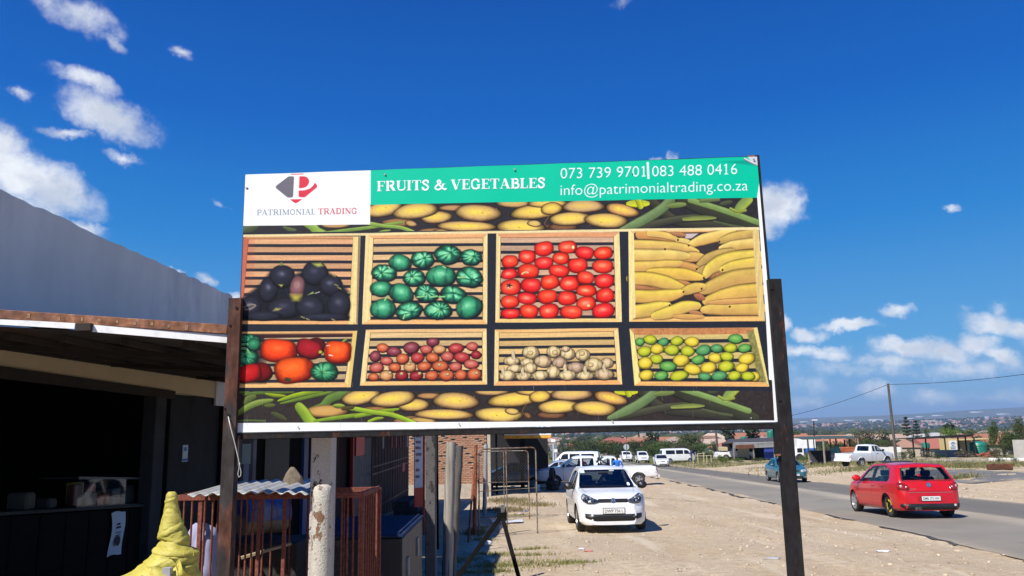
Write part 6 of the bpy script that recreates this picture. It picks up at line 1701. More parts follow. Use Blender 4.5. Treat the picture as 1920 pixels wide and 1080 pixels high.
# ------------------------------------------------------------------ brick building and the tyre repair yard
by=37.4
bL,bR=P(800,900,by).x-.9,P(912,900,by).x
zbt=P(860,790,by).z+.5;zb_=gzs(-2.5,by)
brk=Thing('brick_building',onground((bL+bR)/2,by),'small face brick building with a pale plastered base','building')
MORT=M('pale_mortar',(.34,.29,.235),.95,var=.12,scale=12)
mb=MB();mb.box(((bL+bR)/2,by+4.5,(zbt+zb_)/2),(bR-bL-.02,8.9,zbt-zb_));brk.add(mb,'wall',MORT)
zpl=P(860,908,by).z
mb=MB();mb.box(((bL+bR)/2,by+.02,(zpl+zb_)/2-.1),(bR-bL+.08,.16,zpl-zb_+.2));brk.add(mb,'plinth',M('plaster_plinth',(.40,.35,.28),.95,var=.15,bmp=.2),bevel=.01)
m,nt,b=nm('face_brick');MATS['brick']=m
n1=ntx(nt,'ShaderNodeTexNoise',objvec(nt),Scale=14.0,Detail=5.0);oi=nt.nodes.new('ShaderNodeObjectInfo')
nt.links.new(mixc_(nt,ramp(nt,oi.outputs['Random'],[(0,(0,0,0)),(1,(1,1,1))]),ramp(nt,n1 .outputs['Fac'],[(.3,(.30,.135,.075)),(.7,(.40,.20,.115))]),ramp(nt,n1 .outputs['Fac'],[(.3,(.36,.20,.125)),(.7,(.47,.29,.19))])),b.inputs['Base Color']);b.inputs['Roughness'].default_value=.9
BRM=m
bw,bh=.225,.083
bmesh_b={}
def brick_mesh(w,hole=False ):
 key=round(w,2)
 if key not in bmesh_b:
  k=MB();k.box((0,0,0),(w,.05,.068));me=k.mesh('brick');me.materials.append(BRM);bmesh_b[key]=me
 return bmesh_b[key]
rb_=random.Random(2);row=0;z=zpl+.045;cnt=0
HOLEM=M('brick_gap',(.02,.017,.015),.95)
while z<zbt-.05:
 x=bL+(.11 if row%2 else 0)+.11
 while x<bR-.05:
  if cnt<420 and x>-5.0:
   if not (rb_.random()<.17 and row>6):
    o=bpy.data.objects.new('brick',brick_mesh(.213));link(o);o.parent=brk.o;o.location=Vector((x,by+.045-rb_.uniform(0,.012),z))-brk.base;cnt+=1
   else :
    k=MB();k.box((x,by+.048,z),(.15,.012,.05));brk.add(k,'gap',HOLEM)
  x+=bw
 z+=bh;row+=1
# pale corner pillar and shaded car port with a black back wall
mb=MB();mb.box((bR+.13,by+.15,(zbt+zb_)/2),(.14,.25,zbt-zb_-.05));brk.add(mb,'corner_pillar',M('cream_pillar',(.48,.42,.31),.9,var=.1))
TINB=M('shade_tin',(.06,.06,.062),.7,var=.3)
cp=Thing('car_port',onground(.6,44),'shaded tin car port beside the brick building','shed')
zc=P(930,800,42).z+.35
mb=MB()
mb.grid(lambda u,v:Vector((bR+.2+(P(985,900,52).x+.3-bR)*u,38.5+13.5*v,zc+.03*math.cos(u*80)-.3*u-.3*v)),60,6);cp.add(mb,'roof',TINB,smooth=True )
mb=MB();mb.box((bR+1.6,52.2,(zc+gzs(1,52))/2),(3.8,.15,zc-gzs(1,52)-.4));cp.add(mb,'back_wall',M('port_shade_black',(.012,.012,.014),.9))  # near-black sheet stands in for the deep shade of the port
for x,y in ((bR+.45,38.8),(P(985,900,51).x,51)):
 mb=MB();mb.cyl(onground(x,y),(x,y,zc-.45),.05,.05,8);cp.add(mb,'post',BLACKM)
# tyre shop sign on a black pole
ds=44.0
sg=Thing('repairs_sign',onground(P(979,900,ds).x,ds),'white and orange REPAIRS sign board on a thick black pole','sign')
s0,s1=P(945,822,ds),P(1033.5,819.5,ds)
zc1=s0 .z;W=s1 .x-s0 .x
def sbox(za,zb,mat,nme,dy=0.0):
 mb=MB();mb.bar((s0 .x,ds-dy,(za+zb)/2),(s1 .x,ds-dy,(za+zb)/2),.06,zb-za);return sg.add(mb,nme,mat)
SWH=M('sign_white',(.78,.80,.82),.5,var=.05);SOR=M('sign_orange',(.72,.30,.02),.5,var=.12);SBL=M('sign_blue',(.03,.30,.62),.5,var=.1)
zo0,zo1=P(945,823,ds).z,P(945,817,ds).z
sbox(zo0,zo1,SOR,'orange_band');sbox(zo1+.001,zo1+1.15,SWH,'white_board')
zt0=P(990,813.8,ds).z
add_text(sg.o,sg.base,'& REPAIRS',W*.80,.42,((s0 .x+s1 .x)/2,ds-.035,zt0+.21),(1,0,0),(0,0,1),SBL,off=.02)
mb=MB()
for k in range(16):
 if k in (4,9):continue
 x=s0 .x+.1+(W-.2)*k/15;mb=MB();mb.box((x,ds-.032,(zo0+zo1)/2),(W/24,.004,(zo1-zo0)*.45));sg.add(mb,'printed_mark',M('sign_yellow',(.80,.55,.10),.5,var=.2))
mb=MB();p=P(980,905,ds+.06);mb.box((p.x,ds+.09,(zo1+gzs(p.x,ds))/2+.2),(.22,.10,zo1+.6-gzs(p.x,ds)));sg.add(mb,'pole',BLACKM)
mb=MB();mb.bar((P(1033,812,ds).x,ds+.02,P(1033,809,ds).z),(P(1039,812,ds).x,ds+.02,P(1039,809,ds).z),.04,.12);sg.add(mb,'side_panel',SWH)
# tyres
TYRE=M('tyre_rubber',(.022,.021,.021),.85,var=.35,scale=8,dirt=(.10,.09,.075),dirt_amt=.5,dirt_scale=5)
def tyre_mesh(R=.36,w=.24,hole=.2):
 mb=MB();prof=[(hole,-w*.36),(hole+.02,-w*.5),(R-.05,-w*.5),(R-.012,-w*.40),(R,-w*.22),(R,w*.22),(R-.012,w*.40),(R-.05,w*.5),(hole+.02,w*.5),(hole,w*.36)]
 n=22;vs=[]
 for r,h in prof:
  for k in range(n):a=2*math.pi*k/n;vs.append((r*math.cos(a),r*math.sin(a),h))
 m_=len(prof);mb.add(vs,[(i*n+k,i*n+(k+1)%n,((i+1)%m_)*n+(k+1)%n,((i+1)%m_)*n+k) for i in range(m_) for k in range(n)])
 me=mb.mesh('tyre');me.materials.append(TYRE);me.polygons.foreach_set('use_smooth',[True ]*len(me.polygons));me.set_sharp_from_angle(angle=R_(40));return me
TM_=tyre_mesh()
tb=onground(P(1036,905,43.3).x,43.3)
def put_tyre(loc,rot,lab):
 o=bpy.data.objects.new('tyre',TM_);link(o);o.location=loc;o.rotation_euler=rot;meta(o,lab,'tyre','loose tyres in the repair yard')
put_tyre(tb+Vector((0,0,.12)),(0,0,0),'bottom tyre of the stack beside the white bucket')
put_tyre(tb+Vector((-.03,.02,.37)),(0,0,.6),'upper flat tyre of the stack beside the white bucket')
put_tyre(tb+Vector((.0,.05,.84)),(R_(90),0,R_(75)),'tyre standing upright on top of the stack')
t2=G(1078,903);t2 .z=gzs(t2 .x,t2 .y)
put_tyre(P(1079,897,t2 .y-6)*1.0,(R_(90),0,R_(60)),'tyre standing on its tread behind the white hatchback') if False else put_tyre(Vector((P(1079,893,44).x,44,gzs(3.6,44)+.36)),(R_(86),0,R_(68)),'tyre standing on its tread behind the white hatchback')
put_tyre(Vector((P(1075,903,40).x,40,gzs(3.2,40)+.12)),(0,0,0),'tyre lying flat by the left mirror of the hatchback')
bk_=onground(P(1007,905,43.0).x,43.0);mb=MB();mb.lathe([(.13,0),(.155,.36),(.15,.36),(.12,.33)],bk_,14);solo(mb,'bucket',M('white_bucket',(.74,.75,.76),.5,var=.06),bk_,'white plastic bucket beside the tyre stack','bucket',smooth=True ,autos=40)
# kerb of rubble in front of the car port
for k in range(14):
 g=G(935+k*9,912+(k*7%5));r=.10+.05*((k*5)%4)/4
 me=MB();v=icos(r,.8,np.random.default_rng(k));me.add([(g.x+a*1.4,g.y+c,g.z+d*.6) for a,c,d in v],[tuple(f) for f in ICF]);solo(me,'stone',M('pale_rubble',(.40,.36,.30),.95,var=.3),g,'small pale stone lying along the front of the repair yard','stone',group='stones along the repair yard')['kind']='thing'
# ------------------------------------------------------------------ vehicles
GL_DARK=glass('tinted_glass',(.30,.34,.34),.10,.02)
GL_DEEP=glass('dark_tinted_glass',(.10,.12,.13),.12,.02)
GL_LAMP=glass('lamp_cover',(.80,.84,.86),.10,.03)
INTM=M('car_interior',(.018,.018,.020),.8,var=.3)
SEATM=M('seat_cloth',(.022,.023,.03),.9,var=.3)
BLK=M('black_trim',(.012,.012,.013),.45,var=.3)
WELL=M('wheel_arch_lining',(.008,.008,.008),.95,var=.3)
CHROME=M('chrome_trim',(.62,.63,.64),.12,1.0,var=.08)
ALLOY=M('alloy_silver',(.50,.51,.52),.32,.75,var=.1)
RUBBER=M('car_tyre_rubber',(.020,.0195,.019),.85,var=.3,dirt=(.13,.11,.085),dirt_amt=.5,dirt_scale=6)
REDL=M('red_lens',(.26,.008,.010),.15,var=.2,coat=.6)
AMB=M('amber_lens',(.70,.22,.02),.2,var=.1)
CLRL=M('clear_lens',(.62,.64,.66),.12,.2,var=.1,coat=.5)
REFL=M('lamp_reflector',(.70,.72,.74),.12,.9,var=.1)
PLATE=M('plate_white',(.72,.72,.70),.5,var=.08)
def paint(name,col,coat=.8,dirt=None ,rough=.32,metal=0.0):
 return M(name,col,rough,metal,var=.04,scale=2.0,coat=coat,dirt=dirt,dirt_amt=.22,dirt_scale=2.5)
def smooth1(a,k):
 if k<1:return a
 w=np.exp(-.5*(np.arange(-3*k,3*k+1)/k)**2);w/=w.sum()
 return np.convolve(np.pad(a,3*k,mode='edge'),w,mode='valid')
def prof1(pts,ys,k):
 p=sorted(pts);return smooth1(np.interp(ys,[a for a,_ in p],[c for _,c in p]),k)
class Body:
 """closed car body lofted along its length; y is forward, x to the side, z up"""
 def __init__(s,L,top,belt,plan,bottom,tumble=.30,n=64,roofr=.9,k=3,shoulder=.96):
  s.L=L;ys=np.linspace(-L/2,L/2,241)
  s.ys=ys;s.t=prof1(top,ys,k);s.b=prof1(belt,ys,k);s.w=prof1(plan,ys,k);s.z0=prof1(bottom,ys,k)
  s.tumble=tumble;s.roofr=roofr;s.sh=shoulder
  s.b=np.minimum(s.b,s.t-.02)
# stations denser at the two ends
  u=np.linspace(0,1,n);u=.5-.5*np.cos(np.pi*(u*.86+.07));u=(u-u[0])/(u[-1]-u[0])
  s.st=-L/2+L*u
 def val(s,y):return [float(np.interp(y,s.ys,a)) for a in (s.t,s.b,s.w,s.z0)]
 def section(s,y,inset=0.0,zlo=None ):
  t,b,w,z0=s.val(y);w-=inset;t-=inset;b=min(b,t-.02)
  if zlo is not None :z0=min(zlo,b-.05)
  g=t-b;wr=max(.12,w*s.sh-s.tumble*max(g,0)-(.02 if g>.15 else 0.0))
  m=(z0+b)/2
  p=[(0,z0),(w*.55,z0),(w*.90,z0+.01),(w*.975,z0+.07),(w*.995,z0+.20*(b-z0)+.06),(w*1.0,m),(w*.998,m+.4*(b-m)),(w*.985,b-.03),(w*s.sh,b)]
  q=[]
  for f in (.15,.4,.65,.85):q.append((w*s.sh+(wr-w*s.sh)*(f**1.12),b+g*f*.93))
  p+=q
  c=.025 if g>.15 else .012
  p+=[(wr*.965,b+g*.97),(wr*.86,t-c*.4),(wr*.6,t+c*.2),(wr*.3,t+c*.75),(0,t+c)]
  return p
 def mesh(s,mb=None ,inset=0.0,zlo=None ,y0=None ,y1=None ):
  mb=mb or MB();st=[y for y in s.st if (y0 is None or y>y0+.01) and (y1 is None or y<y1-.01)]
  if y0 is not None :st=[y0]+st
  if y1 is not None :st=st+[y1]
  vs=[];n=None
  for y in st:
   p=s.section(y,inset,zlo);ring=p+[(-x,z) for x,z in p[-2:0:-1]];n=len(ring)
   vs+=[(x,y,z) for x,z in ring]
  fs=[(i*n+k,i*n+(k+1)%n,(i+1)*n+(k+1)%n,(i+1)*n+k) for i in range(len(st)-1) for k in range(n)]
  fs+=[tuple(range(n-1,-1,-1)),tuple(range((len(st)-1)*n,len(st)*n))]
  return mb.add(vs,fs)
def tmp_obj(mb,name='cutter'):
 me=mb.mesh(name);bm=bmesh.new();bm.from_mesh(me);bmesh.ops.recalc_face_normals(bm,faces=bm.faces);bm.to_mesh(me);bm.free()
 o=bpy.data.objects.new(name,me);COL.objects.link(o);return o
def boolean(mb_base,cutters,name):
 o=tmp_obj(mb_base,name);cs=[]
 for c in cutters:
  co=tmp_obj(c);cs.append(co);md=o.modifiers.new('b','BOOLEAN');md.operation='DIFFERENCE';md.solver='EXACT';md.object=co
 dg=bpy.context.evaluated_depsgraph_get();dg.update()
 me=bpy.data.meshes.new_from_object(o.evaluated_get(dg))
 bpy.data.objects.remove(o)
 for c in cs:bpy.data.objects.remove(c)
 return me
def poly_prism(poly,axis,a,b_):
 """outline in the view plane of an axis ('side': y,z; 'front'/'rear': x,z; 'top': x,y) swept from a to b along that axis"""
 mb=MB();n=len(poly)
 f={'side':lambda p,t:(t,p[0],p[1]),'front':lambda p,t:(p[0],t,p[1]),'top':lambda p,t:(p[0],p[1],t)}[axis]
 mb.add([f(p,a) for p in poly]+[f(p,b_) for p in poly],[tuple(range(n)),tuple(range(2*n-1,n-1,-1))]+[(i,(i+1)%n,n+(i+1)%n,n+i) for i in range(n)])
 return mb
def rpoly(pts,r=.04,n=4):
 o=[]
 for i in range(len(pts)):
  p=Vector(pts[i]);a=Vector(pts[i-1]);c=Vector(pts[(i+1)%len(pts)])
  da=a-p;dc=c-p;rr=min(r,da.length*.45,dc.length*.45);da.normalize();dc.normalize()
  for t in np.linspace(0,1,n):o.append(tuple((1-t)**2*(p+da*rr)+2*t*(1-t)*p+t*t*(p+dc*rr)))
 return o
def shrink(poly,d):
 c=sum((Vector(p) for p in poly),Vector((0,0)))/len(poly)
 return [tuple(c+(Vector(p)-c)*max(0,1-d/max((Vector(p)-c).length,.01))) for p in poly]
def patch(bvh,poly,view,off=.004,step=.06,skirt=.02,mirror=False ):
 """a piece that hugs the body: outline seen from a side, laid on the surface with some thickness"""
 bm=bmesh.new();bm.faces.new([bm.verts.new((p[0],p[1],0)) for p in poly])
 lo=[min(p[i] for p in poly) for i in (0,1)];hi=[max(p[i] for p in poly) for i in (0,1)]
 for i in (0,1):
  k=max(1,int((hi[i]-lo[i])/step))
  for j in range(1,k):
   co=[0,0,0];co[i]=lo[i]+(hi[i]-lo[i])*j/k;no=[0,0,0];no[i]=1
   bmesh.ops.bisect_plane(bm,geom=bm.verts[:]+bm.edges[:]+bm.faces[:],plane_co=co,plane_no=no)
 bm.verts.index_update()
 d={'front':Vector((0,-1,0)),'rear':Vector((0,1,0)),'right':Vector((-1,0,0)),'left':Vector((1,0,0)),'top':Vector((0,0,-1))}[view]
 vs=[];last=None
 for v in bm.verts:
  a,c=v.co.x,v.co.y
  o={'front':Vector((a,8,c)),'rear':Vector((a,-8,c)),'right':Vector((8,a,c)),'left':Vector((-8,a,c)),'top':Vector((a,c,8))}[view]
  h=bvh.ray_cast(o,d)
  if h[0] is None :
   q=bvh.find_nearest(o+d*(8-(last if last else 1)))[0];nn=-d
  else :q,nn=h[0],h[1]
  if nn.dot(d)>0:nn=-nn
  last=(q-Vector((0,0,0))).dot(-d)
  vs.append(q+(nn*.5-d*.5).normalized()*off)
 fs=[tuple(v.index for v in f.verts) for f in bm.faces]
 be=[(e.verts[0].index,e.verts[1].index) for e in bm.edges if len(e.link_faces)==1]
 bm.free()
 mb=MB();mb.add(vs,fs)
 if skirt:
  n=len(vs);mp={}
  ex=[]
  for e in be:
   for i in e:
    if i not in mp:mp[i]=n+len(ex);ex.append(vs[i]+d*skirt)
  mb.v.extend([tuple(p) for p in ex]);mb.f.extend([(a,c,mp[c],mp[a]) for a,c in be]);mb.m.extend([0]*len(be))
 return mb
WHEELS={}
def wheel_parts(key,R,w,rim,style,rimmat):
 """meshes of tyre and rim, axis along x, outer face towards +x"""
 if key in WHEELS:return WHEELS[key]
 mb=MB();r0=rim
 prof=[(r0-.01,-w/2+.02),(r0+.02,-w/2),(R-.03,-w/2),(R-.004,-w*.36),(R,-w*.2),(R,w*.2),(R-.004,w*.36),(R-.03,w/2),(r0+.02,w/2),(r0-.01,w/2-.02)]
 mb.lathe(prof,n=30,axis='x',caps=False )
 ty=mb.mesh('tyre');ty.materials.append(RUBBER);ty.polygons.foreach_set('use_smooth',[True ]*len(ty.polygons));ty.set_sharp_from_angle(angle=R_(38))
 mb=MB();xo=w/2-.03
 mb.lathe([(r0+.008,xo+.016),(r0-.018,xo+.02),(r0-.03,xo-.03),(r0-.05,xo-.09)],n=30,axis='x',caps=False )
 if style=='spoke':
  for k in range(5):
   a=2*math.pi*k/5
   ca,sa=math.cos(a),math.sin(a);px,py=-sa,ca
   def q(r,s_,x):return (x,ca*r+px*s_,sa*r+py*s_)
   vs=[q(.045,-.045,xo+.01),q(.045,.045,xo+.01),q(r0-.012,.04,xo),q(r0-.012,-.04,xo),q(.045,-.045,xo-.03),q(.045,.045,xo-.03),q(r0-.012,.04,xo-.04),q(r0-.012,-.04,xo-.04)]
   mb.add(vs,[(0,1,2,3),(7,6,5,4),(0,4,5,1),(1,5,6,2),(2,6,7,3),(3,7,4,0)])
  mb.lathe([(.0,xo+.016),(.055,xo+.014),(.062,xo-.02)],n=16,axis='x',caps=False )
 else :
  mb.lathe([(.0,xo-.005),(.06,xo-.005),(.075,xo-.03),(r0*.55,xo-.02),(r0*.8,xo-.012),(r0-.02,xo-.035)],n=24,axis='x',caps=False )
 ri=mb.mesh('rim');ri.materials.append(rimmat);ri.polygons.foreach_set('use_smooth',[True ]*len(ri.polygons));ri.set_sharp_from_angle(angle=R_(40))
 mb=MB();mb.lathe([(.0,xo-.06),(r0-.03,xo-.06)],n=20,axis='x',caps=False );mb.lathe([(.0,-w/2+.03),(r0,-w/2+.03)],n=20,axis='x',caps=False )
 dk=mb.mesh('brake_disc');dk.materials.append(BLK)
 WHEELS[key]=(ty,ri,dk);return WHEELS[key]
def put_wheel(root,x,y,R,key,args,flip,steer=0.0):
 ty,ri,dk=wheel_parts(key,*args)
 w=bpy.data.objects.new('wheel',None );link(w);w.parent=root;w.location=(x,y,R);w.rotation_euler=(0,0,(math.pi if flip else 0)+steer);w.empty_display_size=.1
 for nme,me in (('tyre',ty),('rim',ri),('brake_disc',dk)):
  o=bpy.data.objects.new(nme,me);link(o);o.parent=w
 return w
def emblem(root,loc,R,nrm,up,mat=None ):
 """a ring with a V over a W, on a disc"""
 mat=mat or CHROME;n=Vector(nrm).normalized();u=Vector(up).normalized();r=u.cross(n).normalized();c=Vector(loc)
 mb=MB();K=20;pts=[c+r*(R*math.cos(2*math.pi*k/K))+u*(R*math.sin(2*math.pi*k/K))+n*.006 for k in range(K)]
 mb.tube(pts,R*.11,5,closed=True )
 def st(a,b_):mb.bar(c+r*(a[0]*R)+u*(a[1]*R)+n*.006,c+r*(b_[0]*R)+u*(b_[1]*R)+n*.006,R*.16,R*.12,up=n)
 for a,b_ in (((-.38,.86),(0,.10)),((.38,.86),(0,.10)),((-.80,.42),(-.36,-.78)),((.80,.42),(.36,-.78)),((-.36,-.78),(0,-.02)),((.36,-.78),(0,-.02))):st(a,b_)
 e=mb.build('emblem',mat,root)
 mb=MB();mb.cyl(c-n*.01,c+n*.002,R*.98,R*.98,20);mb.build('emblem_disc',M('emblem_blue',(.26,.28,.33),.3,.5,var=.1),e)
 return e
def seats(root,ys,zb,xw=.36,hz=1.12,mat=None ):
 for y in ys:
  for s in (-1,1):
   mb=MB();rot=Matrix.Rotation(R_(12),3,'X')
   mb.box((s*xw,y,zb+.28),(.46,.14,.62),rot);sb=mb.build('seat_back',mat or SEATM,root,bevel=.04)
   mb=MB();mb.box((s*xw,y-.07,zb+.68),(.27,.09,.17),rot);mb.build('headrest',mat or SEATM,sb,bevel=.03)
   mb=MB();mb.box((s*xw,y+.26,zb+.0),(.46,.5,.14));mb.build('seat',mat or SEATM,root,bevel=.03)
PILLAR_GAP=.035
def car(name,loc,rz,label,spec,cat='car',group=None ):
 root=empty(name,loc,rz,label,cat,group)
 B=Body(spec['L'],spec['top'],spec['belt'],spec['plan'],spec['bottom'],spec.get('tumble',.30),k=spec.get('k',3),shoulder=spec.get('sh',.96),n=spec.get('n',64))
 base=B.mesh()
 bv_me=tmp_obj(B.mesh());bm=bmesh.new();bm.from_mesh(bv_me.data);bmesh.ops.triangulate(bm,faces=bm.faces);bvh=BVHTree.FromBMesh(bm);bm.free();bpy.data.objects.remove(bv_me)
 cut=[];R=spec['R'];W=max(p[1] for p in spec['plan'])
 wy=spec['wheels'];ar=spec.get('arch',R+.055)
 for y in wy:
  for s in (-1,1):
   mb=MB();mb.cyl((s*(W-.27),y,R+.0),(s*(W+.25),y,R+.0),ar,ar,32);cut.append(mb)
 hollow=spec.get('hollow',True )
 if hollow:
  y0,y1=spec['cabin'];mb=B.mesh(None ,.055,spec.get('floor',.42),y0,y1);cut.append(mb)
  for poly in spec['side']:cut.append(poly_prism(poly,'side',-2,2))
  ym=(y0+y1)/2
  if spec.get('screen'):cut.append(poly_prism(spec['screen'],'front',ym,spec['L']/2+.5))
  if spec.get('back'):cut.append(poly_prism(spec['back'],'front',-spec['L']/2-.5,ym))
 if spec.get('bed'):
  yb0,yb1,xb,zf=spec['bed'];mb=MB();mb.box((0,(yb0+yb1)/2,zf+.6),(2*xb,yb1-yb0,1.2));cut.append(mb)
 me=boolean(base,cut,'body')
 me.materials.clear()
 for mt in (spec['paint'],WELL,INTM):me.materials.append(mt)
 for p in me.polygons:
  c=p.center;h=bvh.find_nearest(c)
  d=h[3] if h[0] is not None else 0
  if d>.006:
   p.material_index=1 if min(abs(math.hypot(c.y-y,c.z-R)-ar) for y in wy)<.03 or any(math.hypot(c.y-y,c.z-R)<ar for y in wy) else (0 if spec.get('bed') and c.y<spec['bed'][1]+.02 else 2)
  p.use_smooth=True
 me.set_sharp_from_angle(angle=R_(32))
 body=bpy.data.objects.new('body',me);link(body);body.parent=root
 def add(mb,nme,mat,parent=None ,label=None ,**k):
  o=mb.build(nme,mat,parent or root,**k)
  if label:o['label']=label
  return o
 gl=spec.get('glass',GL_DARK);og=-.006 if hollow else .004
 for poly in spec['side']:
  for vw in ('right','left'):
   add(patch(bvh,shrink(poly,-.006) if hollow else poly,vw,og,.10,0 if hollow else .01),'side_window',gl if hollow else spec.get('gdark',GLD),smooth=True )
 if spec.get('screen'):add(patch(bvh,shrink(spec['screen'],-.006) if hollow else spec['screen'],'front',og,.12,0 if hollow else .01),'windscreen',gl if hollow else GLD,smooth=True )
 if spec.get('back'):add(patch(bvh,shrink(spec['back'],-.006) if hollow else spec['back'],'rear',og,.12,0 if hollow else .01),'rear_window',spec.get('rglass',gl) if hollow else GLD,smooth=True )
 args=(R,spec.get('tw',.2),spec.get('rim',R*.68),spec.get('rimstyle','spoke'),spec.get('rimmat',ALLOY))
 for i,y in enumerate(wy):
  for s in (-1,1):
   sp=spec.get('oddwheel')
   if sp and sp[0]==(i,s):put_wheel(root,s*(W-.115+sp[3]),y,R,sp[1],sp[2],s<0)
   else :put_wheel(root,s*(W-.115),y,R,spec['wkey'],args,s<0,spec.get('steer',0) if y>0 else 0)
 if spec.get('sills',True ):
  for s in (-1,1):
   pass
 if spec.get('mirror'):
  yy,zz,mt=spec['mirror']
  for s in (-1,1):
   x=W*.97;mb=MB()
   mb.lathe([(.0,-.075),(.055,-.065),(.085,-.02),(.088,.03),(.07,.05),(0,.055)],(0,0,0),12,'y');mb.v=[(s*(x+.11)+p[0]*1.4,yy-p[1],zz+.03+p[2]*1.1) for p in mb.v]
   mr=add(mb,'wing_mirror',mt,smooth=True )
   mb=MB();mb.bar((s*(x-.05),yy,zz-.05),(s*(x+.06),yy,zz-.02),.05,.035);add(mb,'mirror_arm',BLK,mr)
 if hollow and spec.get('seats'):seats(root,spec['seats'],spec.get('floor',.42)+.12,spec.get('seatx',.36))
 if hollow and spec.get('dash'):
  yd,zd=spec['dash'];mb=MB();mb.box((0,yd,zd-.14),(W*1.7,.42,.26));add(mb,'dashboard',INTM,bevel=.05)
  sx=.36;mb=MB();K=20;mb.tube([(sx+.185*math.cos(2*math.pi*k/K),yd-.34+.06*math.sin(2*math.pi*k/K),zd+.0+.175*math.sin(2*math.pi*k/K)) for k in range(K)],.016,6,closed=True );add(mb,'steering_wheel',INTM,smooth=True )
# seams, handles
 for (pts,wd) in spec.get('seams',[]):
  for vw in ('right','left'):
   for a,c in zip(pts[:-1],pts[1:]):
    a=Vector(a);c=Vector(c);d=(c-a).normalized();nn=Vector((-d.y,d.x))*wd/2
    add(patch(bvh,[tuple(a-nn),tuple(c-nn),tuple(c+nn),tuple(a+nn)],vw,.0015,.08,0),'door_seam',WELL)
 for (y,z) in spec.get('handles',[]):
  for vw in ('right','left'):add(patch(bvh,rpoly([(y-.09,z-.018),(y+.09,z-.014),(y+.09,z+.018),(y-.09,z+.016)],.015),vw,.018,.08,.02),'door_handle',spec.get('handlemat',spec['paint']),smooth=True )
 return root,bvh,add,W,B
GLD=M('dark_window',(.010,.012,.015),.06,var=.2,coat=.3)
def plate(add,root,view,txt,z,yref,w=.52,h=.115,bvh=None ,x=0.0):
 s=1 if view=='front' else -1
 hit=bvh.ray_cast(Vector((x,8*s,z)),Vector((0,-s,0)))[0];y=hit.y+s*.012
 mb=MB();mb.box((x,y,z),(w,.012,h));pl=add(mb,'number_plate',PLATE,bevel=.003)
 mb=MB();mb.box((x,y-s*.006,z),(w+.024,.012,h+.024));add(mb,'plate_surround',BLK,pl)
 v,f=text_mesh(txt,w*.88,h*.62,.012)
 mb=MB();mb.add([(x+(-a if s>0 else a),y+s*.0075,z+c) for a,c in v],f);o=mb.build('plate_lettering',M('plate_ink',(.03,.03,.035),.6),pl,fix=False )
 return pl
def grille_bars(add,bvh,x0,x1,z0,z1,n,view,mat,name='grille_bar'):
 for k in range(n):
  z=z0+(z1-z0)*(k+.5)/n
  add(patch(bvh,[(x0,z-.006),(x1,z-.006),(x1,z+.006),(x0,z+.006)],view,.014,.12,.012),name,mat)
# ---- white hatchback facing the viewer
WHITE_P=paint('white_car_paint',(.76,.77,.78),.7,dirt=(.60,.58,.54))
def hatch_spec(pt):
 return dict(L=3.92,R=.295,tw=.185,rim=.20,wkey='hatch',wheels=(-1.22,1.25),paint=pt,k=4,tumble=.33,
top=[(-1.96,.62),(-1.93,.86),(-1.88,.96),(-1.62,1.36),(-1.45,1.425),(-.9,1.465),(-.2,1.46),(.10,1.40),(.92,.955),(1.1,.925),(1.5,.865),(1.74,.80),(1.86,.755),(1.92,.64),(1.96,.50)],
belt=[(-1.96,.60),(-1.85,.90),(-1.2,.935),(0,.90),(.9,.875),(1.3,.82),(1.74,.73),(1.96,.46)],
plan=[(-1.96,.50),(-1.93,.66),(-1.82,.775),(-1.4,.82),(0,.825),(1.2,.82),(1.55,.795),(1.78,.72),(1.90,.60),(1.96,.44)],
bottom=[(-1.96,.34),(-1.85,.24),(-1.4,.20),(1.3,.18),(1.75,.155),(1.90,.15),(1.96,.18)],
cabin=(-1.72,.86),floor=.36,
side=[rpoly([(-.02,.955),(.70,.925),(.58,1.03),(.20,1.30),(.0,1.355)],.04),rpoly([(-.10,.955),(-.10,1.365),(-.70,1.375),(-.98,1.30),(-1.08,1.02),(-1.02,.965)],.05)],
screen=rpoly([(-.68,.975),(.68,.975),(.575,1.385),(-.575,1.385)],.05),back=rpoly([(-.56,1.0),(.56,1.0),(.50,1.32),(-.50,1.32)],.06),
seats=(-.15,-1.0),dash=(.72,.94),mirror=(.60,.985,BLK),arch=.345)
wroot,bvh,add,W,B=car('parked_car',Vector((2.20,20.45,gzs(2.2,20.45)+.01)),math.pi+R_(1.0),'white hatchback parked nose forward on the gravel verge',hatch_spec(WHITE_P),group='cars on and beside the road')
wroot.rotation_euler=(-math.atan(.046)*-1,0,math.pi+R_(1.0))
